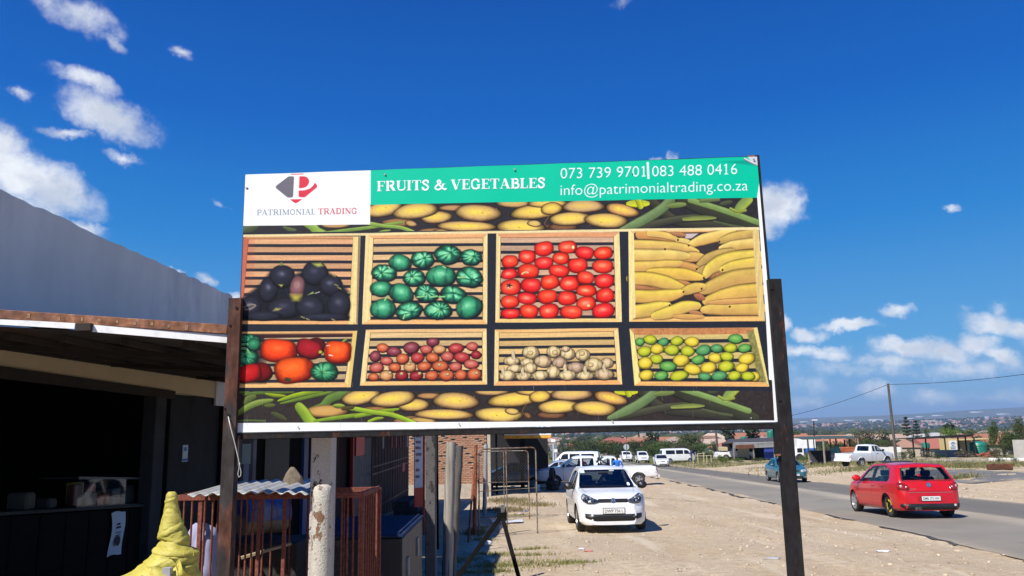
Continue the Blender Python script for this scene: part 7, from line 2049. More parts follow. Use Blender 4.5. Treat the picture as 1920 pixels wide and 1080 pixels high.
for s in (-1,1):
 hp=rpoly([(s*.335,.655),(s*.475,.625),(s*.60,.635),(s*.70,.70),(s*.715,.80),(s*.655,.852),(s*.52,.79),(s*.40,.735),(s*.325,.71)],.03)
 hl=add(patch(bvh,hp,'front',.004,.05,.01),'headlight',M('headlamp_bowl',(.10,.105,.11),.25,.5,var=.2),smooth=True )
 for (x,z,r) in ((.455,.695,.052),(.600,.735,.070)):
  h=bvh.ray_cast(Vector((s*x,8,z)),Vector((0,-1,0)));c=h[0];nn=(h[1]+Vector((0,1.2,0))).normalized()
  mb=MB();mb.lathe([(r,0),(r*.8,-.006),(r*.35,-.008),(0,-.008)],(0,0,0),16,'y');rot=Vector((0,1,0)).rotation_difference(nn)
  mb.v=[tuple(rot@Vector(p)+c+nn*.018) for p in mb.v];add(mb,'lamp_reflector',REFL,hl,smooth=True )
  mb=MB();K=16;mb.tube([c+nn*.018+rot@Vector((r*math.cos(2*math.pi*k/K),0,r*math.sin(2*math.pi*k/K))) for k in range(K)],.006,5,closed=True );add(mb,'lamp_ring',CHROME,hl)
 add(patch(bvh,hp,'front',.032,.05,.03),'headlight_cover',GL_LAMP,hl,smooth=True )
 add(patch(bvh,rpoly([(s*.44,.30),(s*.64,.315),(s*.655,.385),(s*.43,.36)],.03),'front',.008,.06,.01),'fog_lamp_grille',BLK,smooth=True )
gr_=add(patch(bvh,rpoly([(-.335,.655),(.335,.655),(.345,.74),(-.345,.74)],.02),'front',.004,.06,.01),'upper_grille',BLK,smooth=True )
for z in (.683,.712):
 add(patch(bvh,[(-.32,z-.005),(.32,z-.005),(.32,z+.005),(-.32,z+.005)],'front',.014,.08,.012),'grille_bar',M('grille_satin',(.02,.02,.022),.5),gr_)
lg=add(patch(bvh,rpoly([(-.66,.425),(-.62,.315),(-.42,.255),(.42,.255),(.62,.315),(.66,.425),(.42,.405),(-.42,.405)],.03),'front',.005,.06,.01),'lower_grille',BLK,smooth=True )
for z in (.29,.325,.36):add(patch(bvh,[(-.40,z-.004),(.40,z-.004),(.40,z+.004),(-.40,z+.004)],'front',.012,.08,.01),'grille_bar',M('grille_satin',(.02,.02,.022),.5),lg)
h=bvh.ray_cast(Vector((0,8,.697)),Vector((0,-1,0)))[0];emblem(wroot,(0,h.y+.02,.697),.058,(0,1,.25),(0,-.25,1))
plate(add,wroot,'front','DWP 736 L',.475,0,.48,.11,bvh)
for pts in ([(-.62,.948),(-.56,.88),(-.40,.79),(-.345,.75)],[(.62,.948),(.56,.88),(.40,.79),(.345,.75)]):
 for a,c in zip(pts[:-1],pts[1:]):add(patch(bvh,[(a[0]-.004,a[1]),(a[0]+.004,a[1]),(c[0]+.004,c[1]),(c[0]-.004,c[1])],'front',.002,.1,0),'bonnet_seam',WELL)
add(patch(bvh,[(-.70,.957),(.70,.957),(.69,.975),(-.69,.975)],'front',.004,.1,.01),'scuttle',BLK)
mb=MB()
for a,c in (((-.5,.96),(.12,1.0)),((.06,.962),(.60,1.0))):
 h0=bvh.ray_cast(Vector((a[0],8,a[1]+.03)),Vector((0,-1,0)))[0];h1=bvh.ray_cast(Vector((c[0],8,c[1]+.02)),Vector((0,-1,0)))[0]
 k=MB();k.bar(h0+Vector((0,.014,0)),h1+Vector((0,.014,0)),.014,.010);add(k,'wiper',BLK)
for (x,z,w_,h_,mt,nme) in ((-.52,1.345,.11,.07,M('windscreen_sticker',(.50,.58,.50),.6,var=.1),'windscreen_sticker'),(.545,1.04,.07,.07,M('licence_disc',(.72,.75,.78),.5,var=.1),'licence_disc'),(.22,1.36,.12,.035,M('dull_vent_card',(.34,.36,.34),.6),'windscreen_sticker')):
 add(patch(bvh,rpoly([(-x-w_/2,z-h_/2),(-x+w_/2,z-h_/2),(-x+w_/2,z+h_/2),(-x-w_/2,z+h_/2)],.03 if nme=='licence_disc' else .005),'front',.001,.1,0),nme,mt)
mb=MB();mb.box((0,.28,1.30),(.24,.05,.07));add(mb,'rear_view_mirror',INTM,bevel=.015)
mb=MB();mb.box((-.02,.22,1.18),(.07,.03,.12));add(mb,'hanging_card',M('hanging_card',(.30,.33,.32),.8))
# ---- red hatchback driving away
RED_P=paint('red_car_paint',(.50,.004,.007),.6,rough=.38)
sp=dict(L=4.2,R=.315,tw=.215,rim=.225,wkey='gti',wheels=(-1.26,1.30),paint=RED_P,k=4,tumble=.34,sh=.955,
top=[(-2.10,.55),(-2.07,.92),(-2.02,1.0),(-1.86,1.12),(-1.70,1.40),(-1.62,1.445),(-1.2,1.475),(-.3,1.49),(.15,1.45),(1.02,1.02),(1.2,.98),(1.7,.86),(1.95,.76),(2.06,.62),(2.1,.5)],
belt=[(-2.10,.52),(-2.03,.93),(-1.8,.965),(-1.2,.965),(0,.93),(.9,.90),(1.4,.87),(1.9,.72),(2.1,.46)],
plan=[(-2.10,.62),(-2.07,.75),(-1.98,.83),(-1.6,.88),(0,.88),(1.3,.875),(1.7,.84),(1.92,.74),(2.05,.58),(2.1,.42)],
bottom=[(-2.10,.23),(-2.0,.21),(-1.6,.20),(1.4,.19),(1.9,.20),(2.1,.26)],
cabin=(-1.84,.94),floor=.40,
side=[rpoly([(-.20,.985),(.62,.955),(.70,.99),(.28,1.28),(-.02,1.385),(-.20,1.40)],.04),rpoly([(-.30,.985),(-.30,1.405),(-.90,1.40),(-1.26,1.33),(-1.42,1.09),(-1.34,1.0)],.05)],
screen=rpoly([(-.66,1.04),(.66,1.04),(.56,1.40),(-.56,1.40)],.05),back=rpoly([(-.665,1.035),(.665,1.035),(.545,1.375),(-.545,1.375)],.07),
glass=glass('clear_side_glass',(.84,.87,.86),.06,.02),rglass=glass('rear_glass',(.74,.78,.79),.06,.02),
seats=(-.05,-1.02),seatx=.37,dash=(.78,.98),mirror=(.66,1.02,RED_P),arch=.365,steer=0.0,
oddwheel=((0,-1),'spare',(.305,.13,.20,'steel',M('spare_rim_black',(.012,.012,.012),.5)),-.01))
SP_Y=M('spare_wheel_yellow',(.62,.50,.03),.5,var=.15)
rl_=G(1674,971);rx_c,ry_c=11.50,24.3
rroot,bvh,add,W,B=car('moving_car',Vector((rx_c,ry_c,gzs(rx_c,ry_c)+.006)),R_(-3.0),'bright red hatchback driving away with a yellow spare wheel',sp,group='cars on and beside the road')
rroot.rotation_euler=(-math.atan(.040),0,R_(-3.0))
for w_ in [o for o in kids(rroot) if o.name.startswith('wheel')]:
 if w_.location.x<0 and w_.location.y<0:
  w_['label']='narrow space saver wheel with yellow bands'
  for a0,a1 in ((.2,1.9),(2.6,3.9),(4.4,5.7)):
   mb=MB();K=9;vs=[]
   for k in range(K):
    a=a0+(a1-a0)*k/(K-1)
    for r in (.125,.178):vs.append((.052,r*math.cos(a),r*math.sin(a)))
   mb.add(vs,[(2*k,2*k+1,2*k+3,2*k+2) for k in range(K-1)]);mb.build('yellow_band',SP_Y,w_)
for s in (-1,1):
 tl=add(patch(bvh,rpoly([(s*.52,.80),(s*.58,.925),(s*.72,.975),(s*.815,.96),(s*.83,.84),(s*.80,.775),(s*.60,.765)],.05),'rear',.012,.05,.02),'tail_light',REDL,smooth=True )
 PKL=M('pink_lens',(.62,.34,.34),.15,var=.15,coat=.5)
 for (x,z,r,mt) in ((.615,.855,.044,PKL),(.735,.875,.058,PKL)):
  h=bvh.ray_cast(Vector((s*x,-8,z)),Vector((0,1,0)));c=h[0];nn=(h[1]*.5+Vector((0,-1,0))).normalized();rot=Vector((0,-1,0)).rotation_difference(nn)
  mb=MB();K=16;mb.tube([c+nn*.018+rot@Vector((r*math.cos(2*math.pi*k/K),0,r*math.sin(2*math.pi*k/K))) for k in range(K)],.010,5,closed=True );add(mb,'lamp_ring',M('dark_red_ring',(.20,.01,.01),.2,coat=.5),tl)
  mb=MB();mb.lathe([(0,.012),(r*.35,.010),(r*.62,.0)],(0,0,0),14,'y',caps=False );mb.v=[tuple(rot@Vector((p[0],-p[1],p[2]))+c+nn*.016) for p in mb.v];add(mb,'lamp_lens',mt,tl,smooth=True )
# window surround, hatch line, bumper, diffuser
bw_=rpoly([(-.70,1.005),(.70,1.005),(.575,1.40),(-.575,1.40)],.08)
def ring_patch(poly,view,w,off=.003):
 q=shrink(poly,w);out=[]
 n=len(poly)
 for i in range(n):
  j=(i+1)%n;out.append(patch(bvh,[poly[i],poly[j],q[j],q[i]],view,off,.3,0))
 mb=MB()
 for o in out:mb.add(o.v,o.f)
 return mb
add(ring_patch(bw_,'rear',.045),'window_seal',BLK)
for poly in sp['side']:
 for vw in ('right','left'):add(ring_patch(shrink(poly,-.03),vw,.034,.002),'window_seal',BLK)
for vw in ('right','left'):add(patch(bvh,[(-.31,.97),(-.19,.97),(-.19,1.41),(-.31,1.41)],vw,.003,.1,0),'door_pillar',BLK)
add(patch(bvh,[(-.60,.700),(.60,.700),(.60,.712),(-.60,.712)],'rear',.006,.1,.006),'bumper_strip',CHROME)
add(patch(bvh,[(-.745,.735),(.745,.735),(.745,.741),(-.745,.741)],'rear',.002,.1,0),'hatch_seam',WELL)
add(patch(bvh,rpoly([(-.66,.25),(.66,.25),(.80,.34),(.78,.41),(-.78,.41),(-.80,.34)],.03),'rear',.014,.08,.02),'rear_valance',BLK,smooth=True )
add(patch(bvh,[(-.36,.455),(.36,.455),(.36,.60),(-.36,.60)],'rear',.002,.08,0),'plate_shade_patch',M('red_shadow_line',(.45,.008,.012),.4))  # flat patch, shadow around the plate painted as a darker red
plate(add,rroot,'rear','DMB 375 NW',.545,0,.50,.115,bvh)
h=bvh.ray_cast(Vector((0,-8,.905)),Vector((0,1,0)))[0];emblem(rroot,(0,h.y-.016,.905),.062,(0,-1,.15),(0,.15,1))
v,f=text_mesh('GTI',.17,.04,.01);h=bvh.ray_cast(Vector((-.46,-8,.79)),Vector((0,1,0)))[0]
mb=MB();mb.add([(-.46+a,h.y-.008+.3*c*0,.79+c) for a,c in v],f);mb.build('badge',CHROME,rroot,fix=False )
for x in (-.43,-.34):
 h=bvh.ray_cast(Vector((x,-8,.33)),Vector((0,1,0)))[0];k=MB();k.lathe([(.032,-.10),(.038,.035),(.030,.035),(.028,-.05),(0,-.05)],(x,h.y-.0,.285),14,'y',caps=False );k.v=[(p[0],2*h.y-p[1],p[2]) for p in k.v];add(k,'exhaust_tip',CHROME,smooth=True ,autos=40)
h=bvh.ray_cast(Vector((.62,-8,.36)),Vector((0,1,0)))[0];k=MB();k.cyl((.62,h.y-.02,.37),(.62,h.y+.02,.37),.032,.032,12);add(k,'reverse_lamp',CLRL)
# spoiler lip, aerial, sunroof, side strips
add(patch(bvh,rpoly([(-.565,-1.685),(.565,-1.685),(.59,-1.50),(-.59,-1.50)],.04),'top',.012,.1,.02),'roof_spoiler',RED_P,smooth=True )
h=bvh.ray_cast(Vector((0,-1.45,8)),Vector((0,0,-1)))[0];k=MB();k.cyl(h,h+Vector((0,-.06,.12)),.010,.004,6);add(k,'aerial',BLK)
k=MB();h=bvh.ray_cast(Vector((0,.0,8)),Vector((0,0,-1)))[0];k.box(h+Vector((0,-.06,.035)),(.86,.42,.018),Matrix.Rotation(R_(3),3,'X'));add(k,'sunroof',BLK,bevel=.006)
for vw in ('right','left'):
 for y0_,y1_ in ((-1.0,.0),(.02,.80)):add(patch(bvh,[(y0_,.575),(y1_,.565),(y1_,.595),(y0_,.605)],vw,.008,.12,.008),'side_strip',RED_P)
 add(patch(bvh,[(-.90,.20),(.94,.19),(.94,.285),(-.90,.295)],vw,.006,.1,.01),'side_skirt',BLK)
 for (y,z) in ((-.42,.86),(-1.08,.87)):add(patch(bvh,rpoly([(y-.1,z-.018),(y+.1,z-.018),(y+.1,z+.02),(y-.1,z+.02)],.018),vw,.022,.08,.022),'door_handle',RED_P,smooth=True )
 for pts in ([(.0,.30),(.0,.93)][:0] or [(-.245,.31),(-.245,.97)],[(.86,.31),(.90,.6),(.80,.93)],[(-1.12,.66),(-1.04,.80),(-1.16,.97)]):
  for a,c in zip(pts[:-1],pts[1:]):
   a=Vector(a);c=Vector(c);d=(c-a).normalized();nn=Vector((-d.y,d.x))*.004;add(patch(bvh,[tuple(a-nn),tuple(c-nn),tuple(c+nn),tuple(a+nn)],vw,.0015,.08,0),'door_seam',WELL)
# lines around wheel arches
 for y in sp['wheels']:
  mb=MB();K=15;pts=[]
  for k in range(K):
   a=math.pi*(-.06+1.12*k/(K-1));yy=y+.372*math.cos(a);zz=.315+.372*math.sin(a)
   sx=8 if vw=='right' else -8;h=bvh.ray_cast(Vector((sx,yy,max(zz,.3))),Vector((-sx/8,0,0)))[0]
   if h:pts.append(h)
  if len(pts)>3:mb.tube(pts,.012,6);add(mb,'wheel_arch_lip',RED_P,smooth=True )
k=MB();h=bvh.ray_cast(Vector((0,-8,1.06)),Vector((0,1,0)))[0];k.bar(h+Vector((.02,-.03,-.03)),h+Vector((-.42,-.01,.05)),.02,.015);add(k,'wiper',BLK)
k=MB();k.box((0,-1.62,.93),(1.2,.42,.03));add(k,'parcel_shelf',INTM)
# ---- teal saloon coming the other way
TEAL=paint('teal_car_paint',(.030,.115,.135),.9,rough=.3)
def sedan_spec(pt,hollow=True ,**k):
 d=dict(L=4.3,R=.30,tw=.19,rim=.205,wkey='sedan',wheels=(-1.30,1.28),paint=pt,k=4,tumble=.34,hollow=hollow,
top=[(-2.15,.60),(-2.11,.90),(-2.0,.99),(-1.55,1.04),(-1.42,1.07),(-.85,1.36),(-.5,1.42),(-.1,1.435),(.15,1.38),(.98,.955),(1.2,.92),(1.75,.82),(1.98,.72),(2.1,.58),(2.15,.46)],
belt=[(-2.15,.58),(-2.0,.92),(-1.4,.955),(0,.905),(.9,.88),(1.4,.83),(1.95,.66),(2.15,.42)],
plan=[(-2.15,.56),(-2.08,.70),(-1.9,.80),(-1.4,.84),(0,.845),(1.2,.84),(1.7,.80),(1.95,.70),(2.1,.54),(2.15,.42)],
bottom=[(-2.15,.36),(-2.0,.26),(-1.5,.20),(1.4,.19),(1.9,.20),(2.15,.27)],
cabin=(-1.35,.92),floor=.38,
side=[rpoly([(-.06,.95),(.70,.93),(.60,1.02),(.20,1.29),(-.06,1.34)],.04),rpoly([(-.14,.95),(-.14,1.345),(-.55,1.325),(-.98,1.13),(-1.06,.99)],.05)],
screen=rpoly([(-.67,.98),(.67,.98),(.56,1.36),(-.56,1.36)],.05),back=rpoly([(-.60,1.07),(.60,1.07),(.53,1.33),(-.53,1.33)],.05),
seats=(-.1,-.85),dash=(.78,.95),mirror=(.66,.98,pt),arch=.35,handles=((-.28,.80),(-1.0,.82)),seams=[([(-.1,.28),(-.1,.93)],.008),([(.80,.30),(.78,.9)],.008)])
 d.update(k);return d
def sedan_front(add,bvh,root,lampmat=None ,txt='',plate_z=.40):
 for s in (-1,1):
  hl=add(patch(bvh,rpoly([(s*.36,.60),(s*.55,.59),(s*.71,.63),(s*.70,.735),(s*.55,.735),(s*.36,.70)],.05),'front',.008,.06,.015),'headlight',lampmat or CLRL,smooth=True )
  add(patch(bvh,rpoly([(s*.46,.625),(s*.58,.625),(s*.58,.70),(s*.46,.70)],.03),'front',.012,.1,.01),'lamp_reflector',REFL,hl,smooth=True )
 add(patch(bvh,rpoly([(-.27,.62),(.27,.62),(.28,.70),(-.28,.70)],.02),'front',.006,.1,.01),'upper_grille',BLK)
 add(patch(bvh,rpoly([(-.42,.28),(.42,.28),(.46,.37),(-.46,.37)],.03),'front',.006,.1,.01),'lower_grille',BLK)
 if txt:plate(add,root,'front',txt,.44,0,.46,.11,bvh)
tg=G(1458,901);tx,ty=16.55,49.3
troot,bvh,add,W,B=car('moving_car',Vector((tx,ty,gzs(tx,ty)+.006)),math.pi+R_(-4.5),'teal saloon coming towards the billboard behind the right post',sedan_spec(TEAL,rimmat=M('grey_hubcap',(.22,.22,.22),.5,.3)),group='cars on and beside the road')
troot.rotation_euler=(math.atan(.036),0,math.pi-R_(4))
sedan_front(add,bvh,troot,txt='BTR 518 L')
for k_ in (-1,1):add(patch(bvh,rpoly([(k_*.5,.30),(k_*.64,.31),(k_*.64,.36),(k_*.5,.355)],.02),'front',.008,.1,.01),'fog_lamp',CLRL)
# ---- white saloon farther back, silver saloon in the yard
OW=paint('off_white_car_paint',(.66,.67,.62),.5)
sd_=G(1243,874)
s2,bvh,add,W,B=car('moving_car',Vector((17.9,98.5,gzs(17.9,98.5))),math.pi+R_(-4),'old off white saloon approaching ahead of the white minibus',sedan_spec(OW,False ,k=3),group='cars on and beside the road')
sedan_front(add,bvh,s2)
SILV=paint('pale_silver_car_paint',(.34,.38,.46),.8,metal=.3)
x_,y_=P(1028,880,56).x,56.0
s3,bvh,add,W,B=car('parked_car',Vector((x_+.6,y_,gzs(x_,y_))),R_(90),'pale blue saloon parked in the shade behind the white pickups',sedan_spec(SILV,False ),group='cars on and beside the road')
sedan_front(add,bvh,s3)
# ---- pickups
WPK=paint('white_pickup_paint',(.78,.79,.80),.5,dirt=(.62,.58,.50))
def pickup_spec(pt,double=True ,hollow=True ,L=5.15,**k):
 if double:
  top=[(-2.58,.62),(-2.56,1.10),(-.98,1.10),(-.93,1.12),(-.86,1.70),(-.75,1.755),(.1,1.775),(.38,1.72),(1.16,1.21),(1.3,1.17),(2.1,1.08),(2.42,.99),(2.52,.80),(2.575,.62)]
  side=[rpoly([(.02,1.22),(.92,1.19),(.80,1.30),(.36,1.63),(.02,1.66)],.04),rpoly([(-.06,1.22),(-.06,1.665),(-.72,1.66),(-.74,1.24)],.04)];cab=(-.84,1.08);seatsy=(.1,-.6);bed=(-2.50,-1.0,.76,.68)
  hand=((.18,1.03),(-.62,1.04));seam=[([(-.02,.42),(-.02,1.20)],.012),([(1.0,.50),(1.04,1.18)],.012),([(-.80,.70),(-.80,1.2)],.012)]
 else :
  top=[(-2.58,.62),(-2.56,1.10),(-.28,1.10),(-.24,1.13),(-.14,1.66),(-.02,1.715),(.4,1.73),(.62,1.68),(1.30,1.19),(1.45,1.15),(2.1,1.05),(2.42,.95),(2.52,.78),(2.575,.6)]
  side=[rpoly([(.28,1.20),(1.06,1.17),(.96,1.26),(.58,1.60),(.28,1.63)],.04),rpoly([(.20,1.20),(.20,1.63),(-.02,1.62),(-.09,1.22)],.04)];cab=(-.12,1.22);seatsy=(.25,);bed=(-2.50,-.34,.76,.66)
  hand=((.42,1.02),);seam=[([(.24,.42),(.24,1.18)],.012),([(1.14,.50),(1.18,1.16)],.012),([(-.26,.5),(-.26,1.08)],.02)]
 d=dict(L=5.15,R=.37,tw=.24,rim=.215,wkey='pickup',wheels=(-1.42,1.52),paint=pt,k=2,tumble=.20,hollow=hollow,sh=.975,n=84,top=top,
belt=[(-2.58,.60),(-2.5,1.06),(-1.0,1.08),(-.9,1.14),(.9,1.12),(1.4,1.06),(2.1,.98),(2.4,.86),(2.58,.58)],
plan=[(-2.58,.80),(-2.5,.84),(-1.5,.87),(1.5,.87),(2.1,.84),(2.4,.76),(2.54,.62),(2.58,.50)],
bottom=[(-2.58,.52),(-2.4,.48),(-1.0,.42),(1.2,.40),(2.2,.42),(2.58,.48)],
cabin=cab,floor=.62,side=side,screen=rpoly([(-.68,1.245),(.68,1.245),(.60,1.68),(-.60,1.68)],.05),back=rpoly([(-.58,1.22),(.58,1.22),(.55,1.62),(-.55,1.62)],.05),
seats=seatsy,dash=(1.0,1.20),mirror=(.98,1.24,BLK),arch=.43,bed=bed,handles=hand,handlemat=BLK,seams=seam,glass=glass('pickup_glass',(.62,.66,.66),.10,.02),rimstyle='spoke')
 if not hollow:d['glass']=GLD
 d.update(k);return d
def pickup_trim(add,bvh,root,bull=False ,front=True ):
 for s in (-1,1):
  add(patch(bvh,rpoly([(s*.70,.74),(s*.815,.74),(s*.82,1.0),(s*.71,1.0)],.02),'rear',.012,.1,.02),'tail_light',REDL,smooth=True )
  vw='right' if s>0 else 'left';add(patch(bvh,rpoly([(-2.55,.72),(-2.44,.72),(-2.46,1.0),(-2.55,1.0)],.02),vw,.006,.1,.01),'tail_light',REDL)
  if front:add(patch(bvh,rpoly([(s*.44,.82),(s*.66,.80),(s*.74,.86),(s*.70,.965),(s*.46,.94)],.03),'front',.01,.08,.015),'headlight',CLRL,smooth=True )
 if front:
  add(patch(bvh,rpoly([(-.40,.80),(.40,.80),(.42,.94),(-.42,.94)],.02),'front',.008,.1,.01),'grille',BLK)
  add(patch(bvh,rpoly([(-.55,.50),(.55,.50),(.55,.60),(-.55,.60)],.02),'front',.008,.1,.01),'bumper_vent',BLK)
 k=MB();k.bar((-.78,-2.66,.54),(.78,-2.66,.54),.10,.13);add(k,'rear_bumper',WPK,bevel=.02)
 k=MB();k.cyl((0,-2.70,.46),(0,-2.82,.46),.03,.03,8);add(k,'tow_ball',BLK)
 for s in (-1,1):
  for y in (-1.42,1.52):
   pts=[]
   for q in range(13):
    a=math.pi*(.0+q/12);h=bvh.ray_cast(Vector((s*8,y+.45*math.cos(a),max(.46,.37+.45*math.sin(a)))),Vector((-s,0,0)))[0]
    if h:pts.append(h)
   k=MB();k.tube(pts,.022,6);add(k,'wheel_arch_lip',WPK,smooth=True )
x_,y_=3.72,46.4
p1,bvh,add,W,B=car('pickup',Vector((x_,y_,gzs(x_,y_))),R_(90),'nearer white double cab pickup, its nose in shade beside the tyres',pickup_spec(WPK),'pickup','white pickups')
pickup_trim(add,bvh,p1)
for s in (-1,1):
 k=MB();k.tube([(s*.66,-1.15,1.08),(s*.62,-1.12,1.62),(-s*.0,-1.12,1.66)],.035,8);add(k,'roll_bar',BLK,smooth=True )
 k=MB();k.tube([(s*.62,-1.16,1.58),(s*.66,-1.85,1.10)],.03,8);add(k,'roll_bar',BLK,smooth=True )
x2_,y2_=6.0,49.3
p2,bvh,add,W,B=car('pickup',Vector((x2_,y2_,gzs(x2_,y2_))),R_(90),'farther white single cab pickup with a rounded rear arch and red lamp',pickup_spec(WPK,False ),'pickup','white pickups')
pickup_trim(add,bvh,p2)
# bakkie across the road, three-quarter rear
rg_=G(1622,872);x3,y3=28.35,65.0
SWP=paint('silver_white_paint',(.62,.66,.68),.6)
p3,bvh,add,W,B=car('pickup',Vector((x3,y3,gzs(x3,y3))),R_(-64),'white single cab pickup parked across the road by the corrugated stall',pickup_spec(SWP,False ),'pickup','white pickups')
pickup_trim(add,bvh,p3);p3 .scale=(1.0,1.0,1.0)
# oncoming pickups far off, and one in the tin shed
for (px,d,lab,rz) in ((1174,141,'far white pickup with a raised bonnet, below the round road sign',180),(1204,124,'far white pickup with a smooth white nose, left of the old saloon',178)):
 q=P(px,860,d);p4,bvh,add,W,B=car('pickup',onground(q.x,d),R_(rz),lab,pickup_spec(WPK,True ,False ,n=40),'pickup','white pickups');pickup_trim(add,bvh,p4)
q=P(1378,855,108);p5_,bvh,add,W,B=car('pickup',onground(q.x,108),R_(-90),'white pickup nosed into the corrugated tin shed',pickup_spec(WPK,False ,False ,n=40),'pickup','white pickups');pickup_trim(add,bvh,p5_,front=False )
k=MB();k.box((0,-1.55,1.5),(1.5,.9,.5));add(k,'tan_crate',M('tan_load',(.50,.42,.26),.85),bevel=.02)
# minibuses
def bus_spec(pt,**k):
 d=dict(L=4.85,R=.32,tw=.2,rim=.20,wkey='bus',wheels=(-1.35,1.55),paint=pt,k=3,tumble=.14,hollow=False ,sh=.985,n=60,
top=[(-2.42,.7),(-2.40,1.75),(-2.3,1.93),(-1.5,1.97),(1.0,1.96),(1.35,1.88),(2.0,1.22),(2.15,1.12),(2.38,.80),(2.42,.6)],
belt=[(-2.42,.68),(-2.38,1.15),(1.4,1.12),(2.0,1.05),(2.3,.82),(2.42,.55)],plan=[(-2.42,.72),(-2.3,.82),(1.6,.84),(2.1,.80),(2.35,.66),(2.42,.52)],
bottom=[(-2.42,.42),(-2.2,.30),(2.0,.28),(2.42,.36)],
side=[rpoly([(.72,1.22),(1.52,1.20),(1.36,1.62),(1.15,1.74),(.72,1.76)],.05),rpoly([(-.45,1.22),(.58,1.22),(.58,1.76),(-.45,1.76)],.05),rpoly([(-1.9,1.22),(-.6,1.22),(-.6,1.76),(-1.9,1.76)],.06)],
screen=rpoly([(-.70,1.22),(.70,1.22),(.62,1.80),(-.62,1.80)],.06),back=rpoly([(-.62,1.25),(.62,1.25),(.6,1.75),(-.6,1.75)],.06),mirror=(1.6,1.25,BLK),arch=.36,rimmat=ALLOY)
 d.update(k);return d
q=P(1271,864,113);b1,bvh,add,W,B=car('minibus',onground(q.x,113),R_(-84),'white minibus parked side on across the road',bus_spec(WPK),'minibus')
sedan_front(add,bvh,b1)
q=P(1086,860,82);b2,bvh,add,W,B=car('minibus',onground(q.x-.3,82),R_(78),'white minibus of which only the roof shows behind the pickups',bus_spec(WPK),'minibus')
# ------------------------------------------------------------------ trees and shrubs
LEAF_A=leafmat('leaf_olive',(.035,.050,.016),(.070,.090,.028),(.12,.14,.05),1.2)
LEAF_B=leafmat('leaf_mid_green',(.035,.060,.016),(.075,.115,.03),(.13,.17,.055),1.2)
LEAF_C=leafmat('leaf_dark',(.018,.030,.014),(.035,.055,.022),(.065,.085,.035),1.2)
LEAF_D=leafmat('leaf_grey_brown',(.05,.05,.026),(.09,.085,.045),(.13,.12,.07),1.2)
LEAF_E=leafmat('leaf_bright',(.07,.10,.02),(.12,.17,.03),(.18,.22,.06),1.2)
BARK=M('tree_bark',(.10,.075,.055),.95,var=.4,scale=6)
def crown_mesh(kind,mat,seed,n=1500,leaf=.22):
 rng=np.random.default_rng(seed);P_=[]
 if kind in ('round','wide','bush','tall'):
  nb={'round':12,'wide':16,'bush':10,'tall':10}[kind]
  sx,sz,z0={'round':(.34,.34,.62),'wide':(.52,.26,.58),'bush':(.50,.36,.42),'tall':(.16,.40,.58)}[kind]
  c=rng.normal(size=(nb,3));c/=np.linalg.norm(c,axis=1)[:,None ];c*=rng.random((nb,1))**.4
  c=c*np.array([sx,sx,sz])+np.array([0,0,z0]);r=rng.uniform(.10,.22,nb)*(1.0 if kind!='tall' else .7)
  k=rng.choice(nb,n,p=r**2/np.sum(r**2));d=rng.normal(size=(n,3));d/=np.linalg.norm(d,axis=1)[:,None ]
  rad=r[k]*(1-.35*rng.random(n)**2)*(1+.25*(rng.random(n)<.08))
  P_=c[k]+d*rad[:,None ]
 elif kind=='cone':
  t=rng.random(n)**.75;a=rng.uniform(0,6.28,n);tier=.5+.5*np.abs(np.sin(t*26));r=(.24*(1-t)+.015)*(.45+.55*tier)*(.6+.4*rng.random(n)**.5)
  P_=np.stack([r*np.cos(a),r*np.sin(a),.06+.94*t-r*.15],1);d=np.stack([np.cos(a),np.sin(a),-.2+0*a],1)
 elif kind=='norfolk':
  tiers=9;k=rng.integers(0,tiers,n);t=k/tiers;arm=rng.integers(0,6,n)*1.047+k*.5;s=rng.random(n);L=(.32*(1-t)+.05)
  a=arm+rng.normal(size=n)*.10;rr=L*s
  P_=np.stack([rr*np.cos(a),rr*np.sin(a),.2+.78*t+.03*s+rng.normal(size=n)*.008],1);d=np.stack([0*a,0*a,1+0*a],1)
 P_=np.asarray(P_);s=leaf*rng.uniform(.5,1.2,n)
 nrm=d+rng.normal(size=(n,3))*.7;nrm/=np.linalg.norm(nrm,axis=1)[:,None ]
 u=np.cross(nrm,rng.normal(size=(n,3)));u/=np.linalg.norm(u,axis=1)[:,None ];w=np.cross(nrm,u)
 u*=(s*.5)[:,None ];w*=(s*.32)[:,None ]
 V=np.stack([P_-u,P_-w*.9,P_+u,P_+w*.9],1).reshape(-1,3)
 return np_mesh('crown',V,np.arange(4*n).reshape(-1,4),mat)
def trunk_mesh(kind):
 mb=MB();h={'tall':.45,'cone':.5,'norfolk':.96,'bush':.4}.get(kind,.6)
 mb.tube([(0,0,-.05),(.008,.004,.2),(-.006,.01,.4),(0,0,h)],[.022,.018,.014,.006],7)
 if kind in ('round','wide'):
  for a in (.4,2.4,4.4):mb.tube([(0,0,.3),(.1*math.cos(a),.1*math.sin(a),.48),(.2*math.cos(a),.2*math.sin(a),.62)],[.012,.008,.003],5)
 me=mb.mesh('trunk');me.materials.append(BARK);return me
TYPES={}
def ttype(kind,mat,var=0,n=1500,leaf=.06):
 key=(kind,mat.name,var)
 if key not in TYPES:TYPES[key]=(crown_mesh(kind,mat,hash((kind,var))%1000 if False else len(TYPES)*13+5,n,leaf),trunk_mesh(kind))
 return TYPES[key]
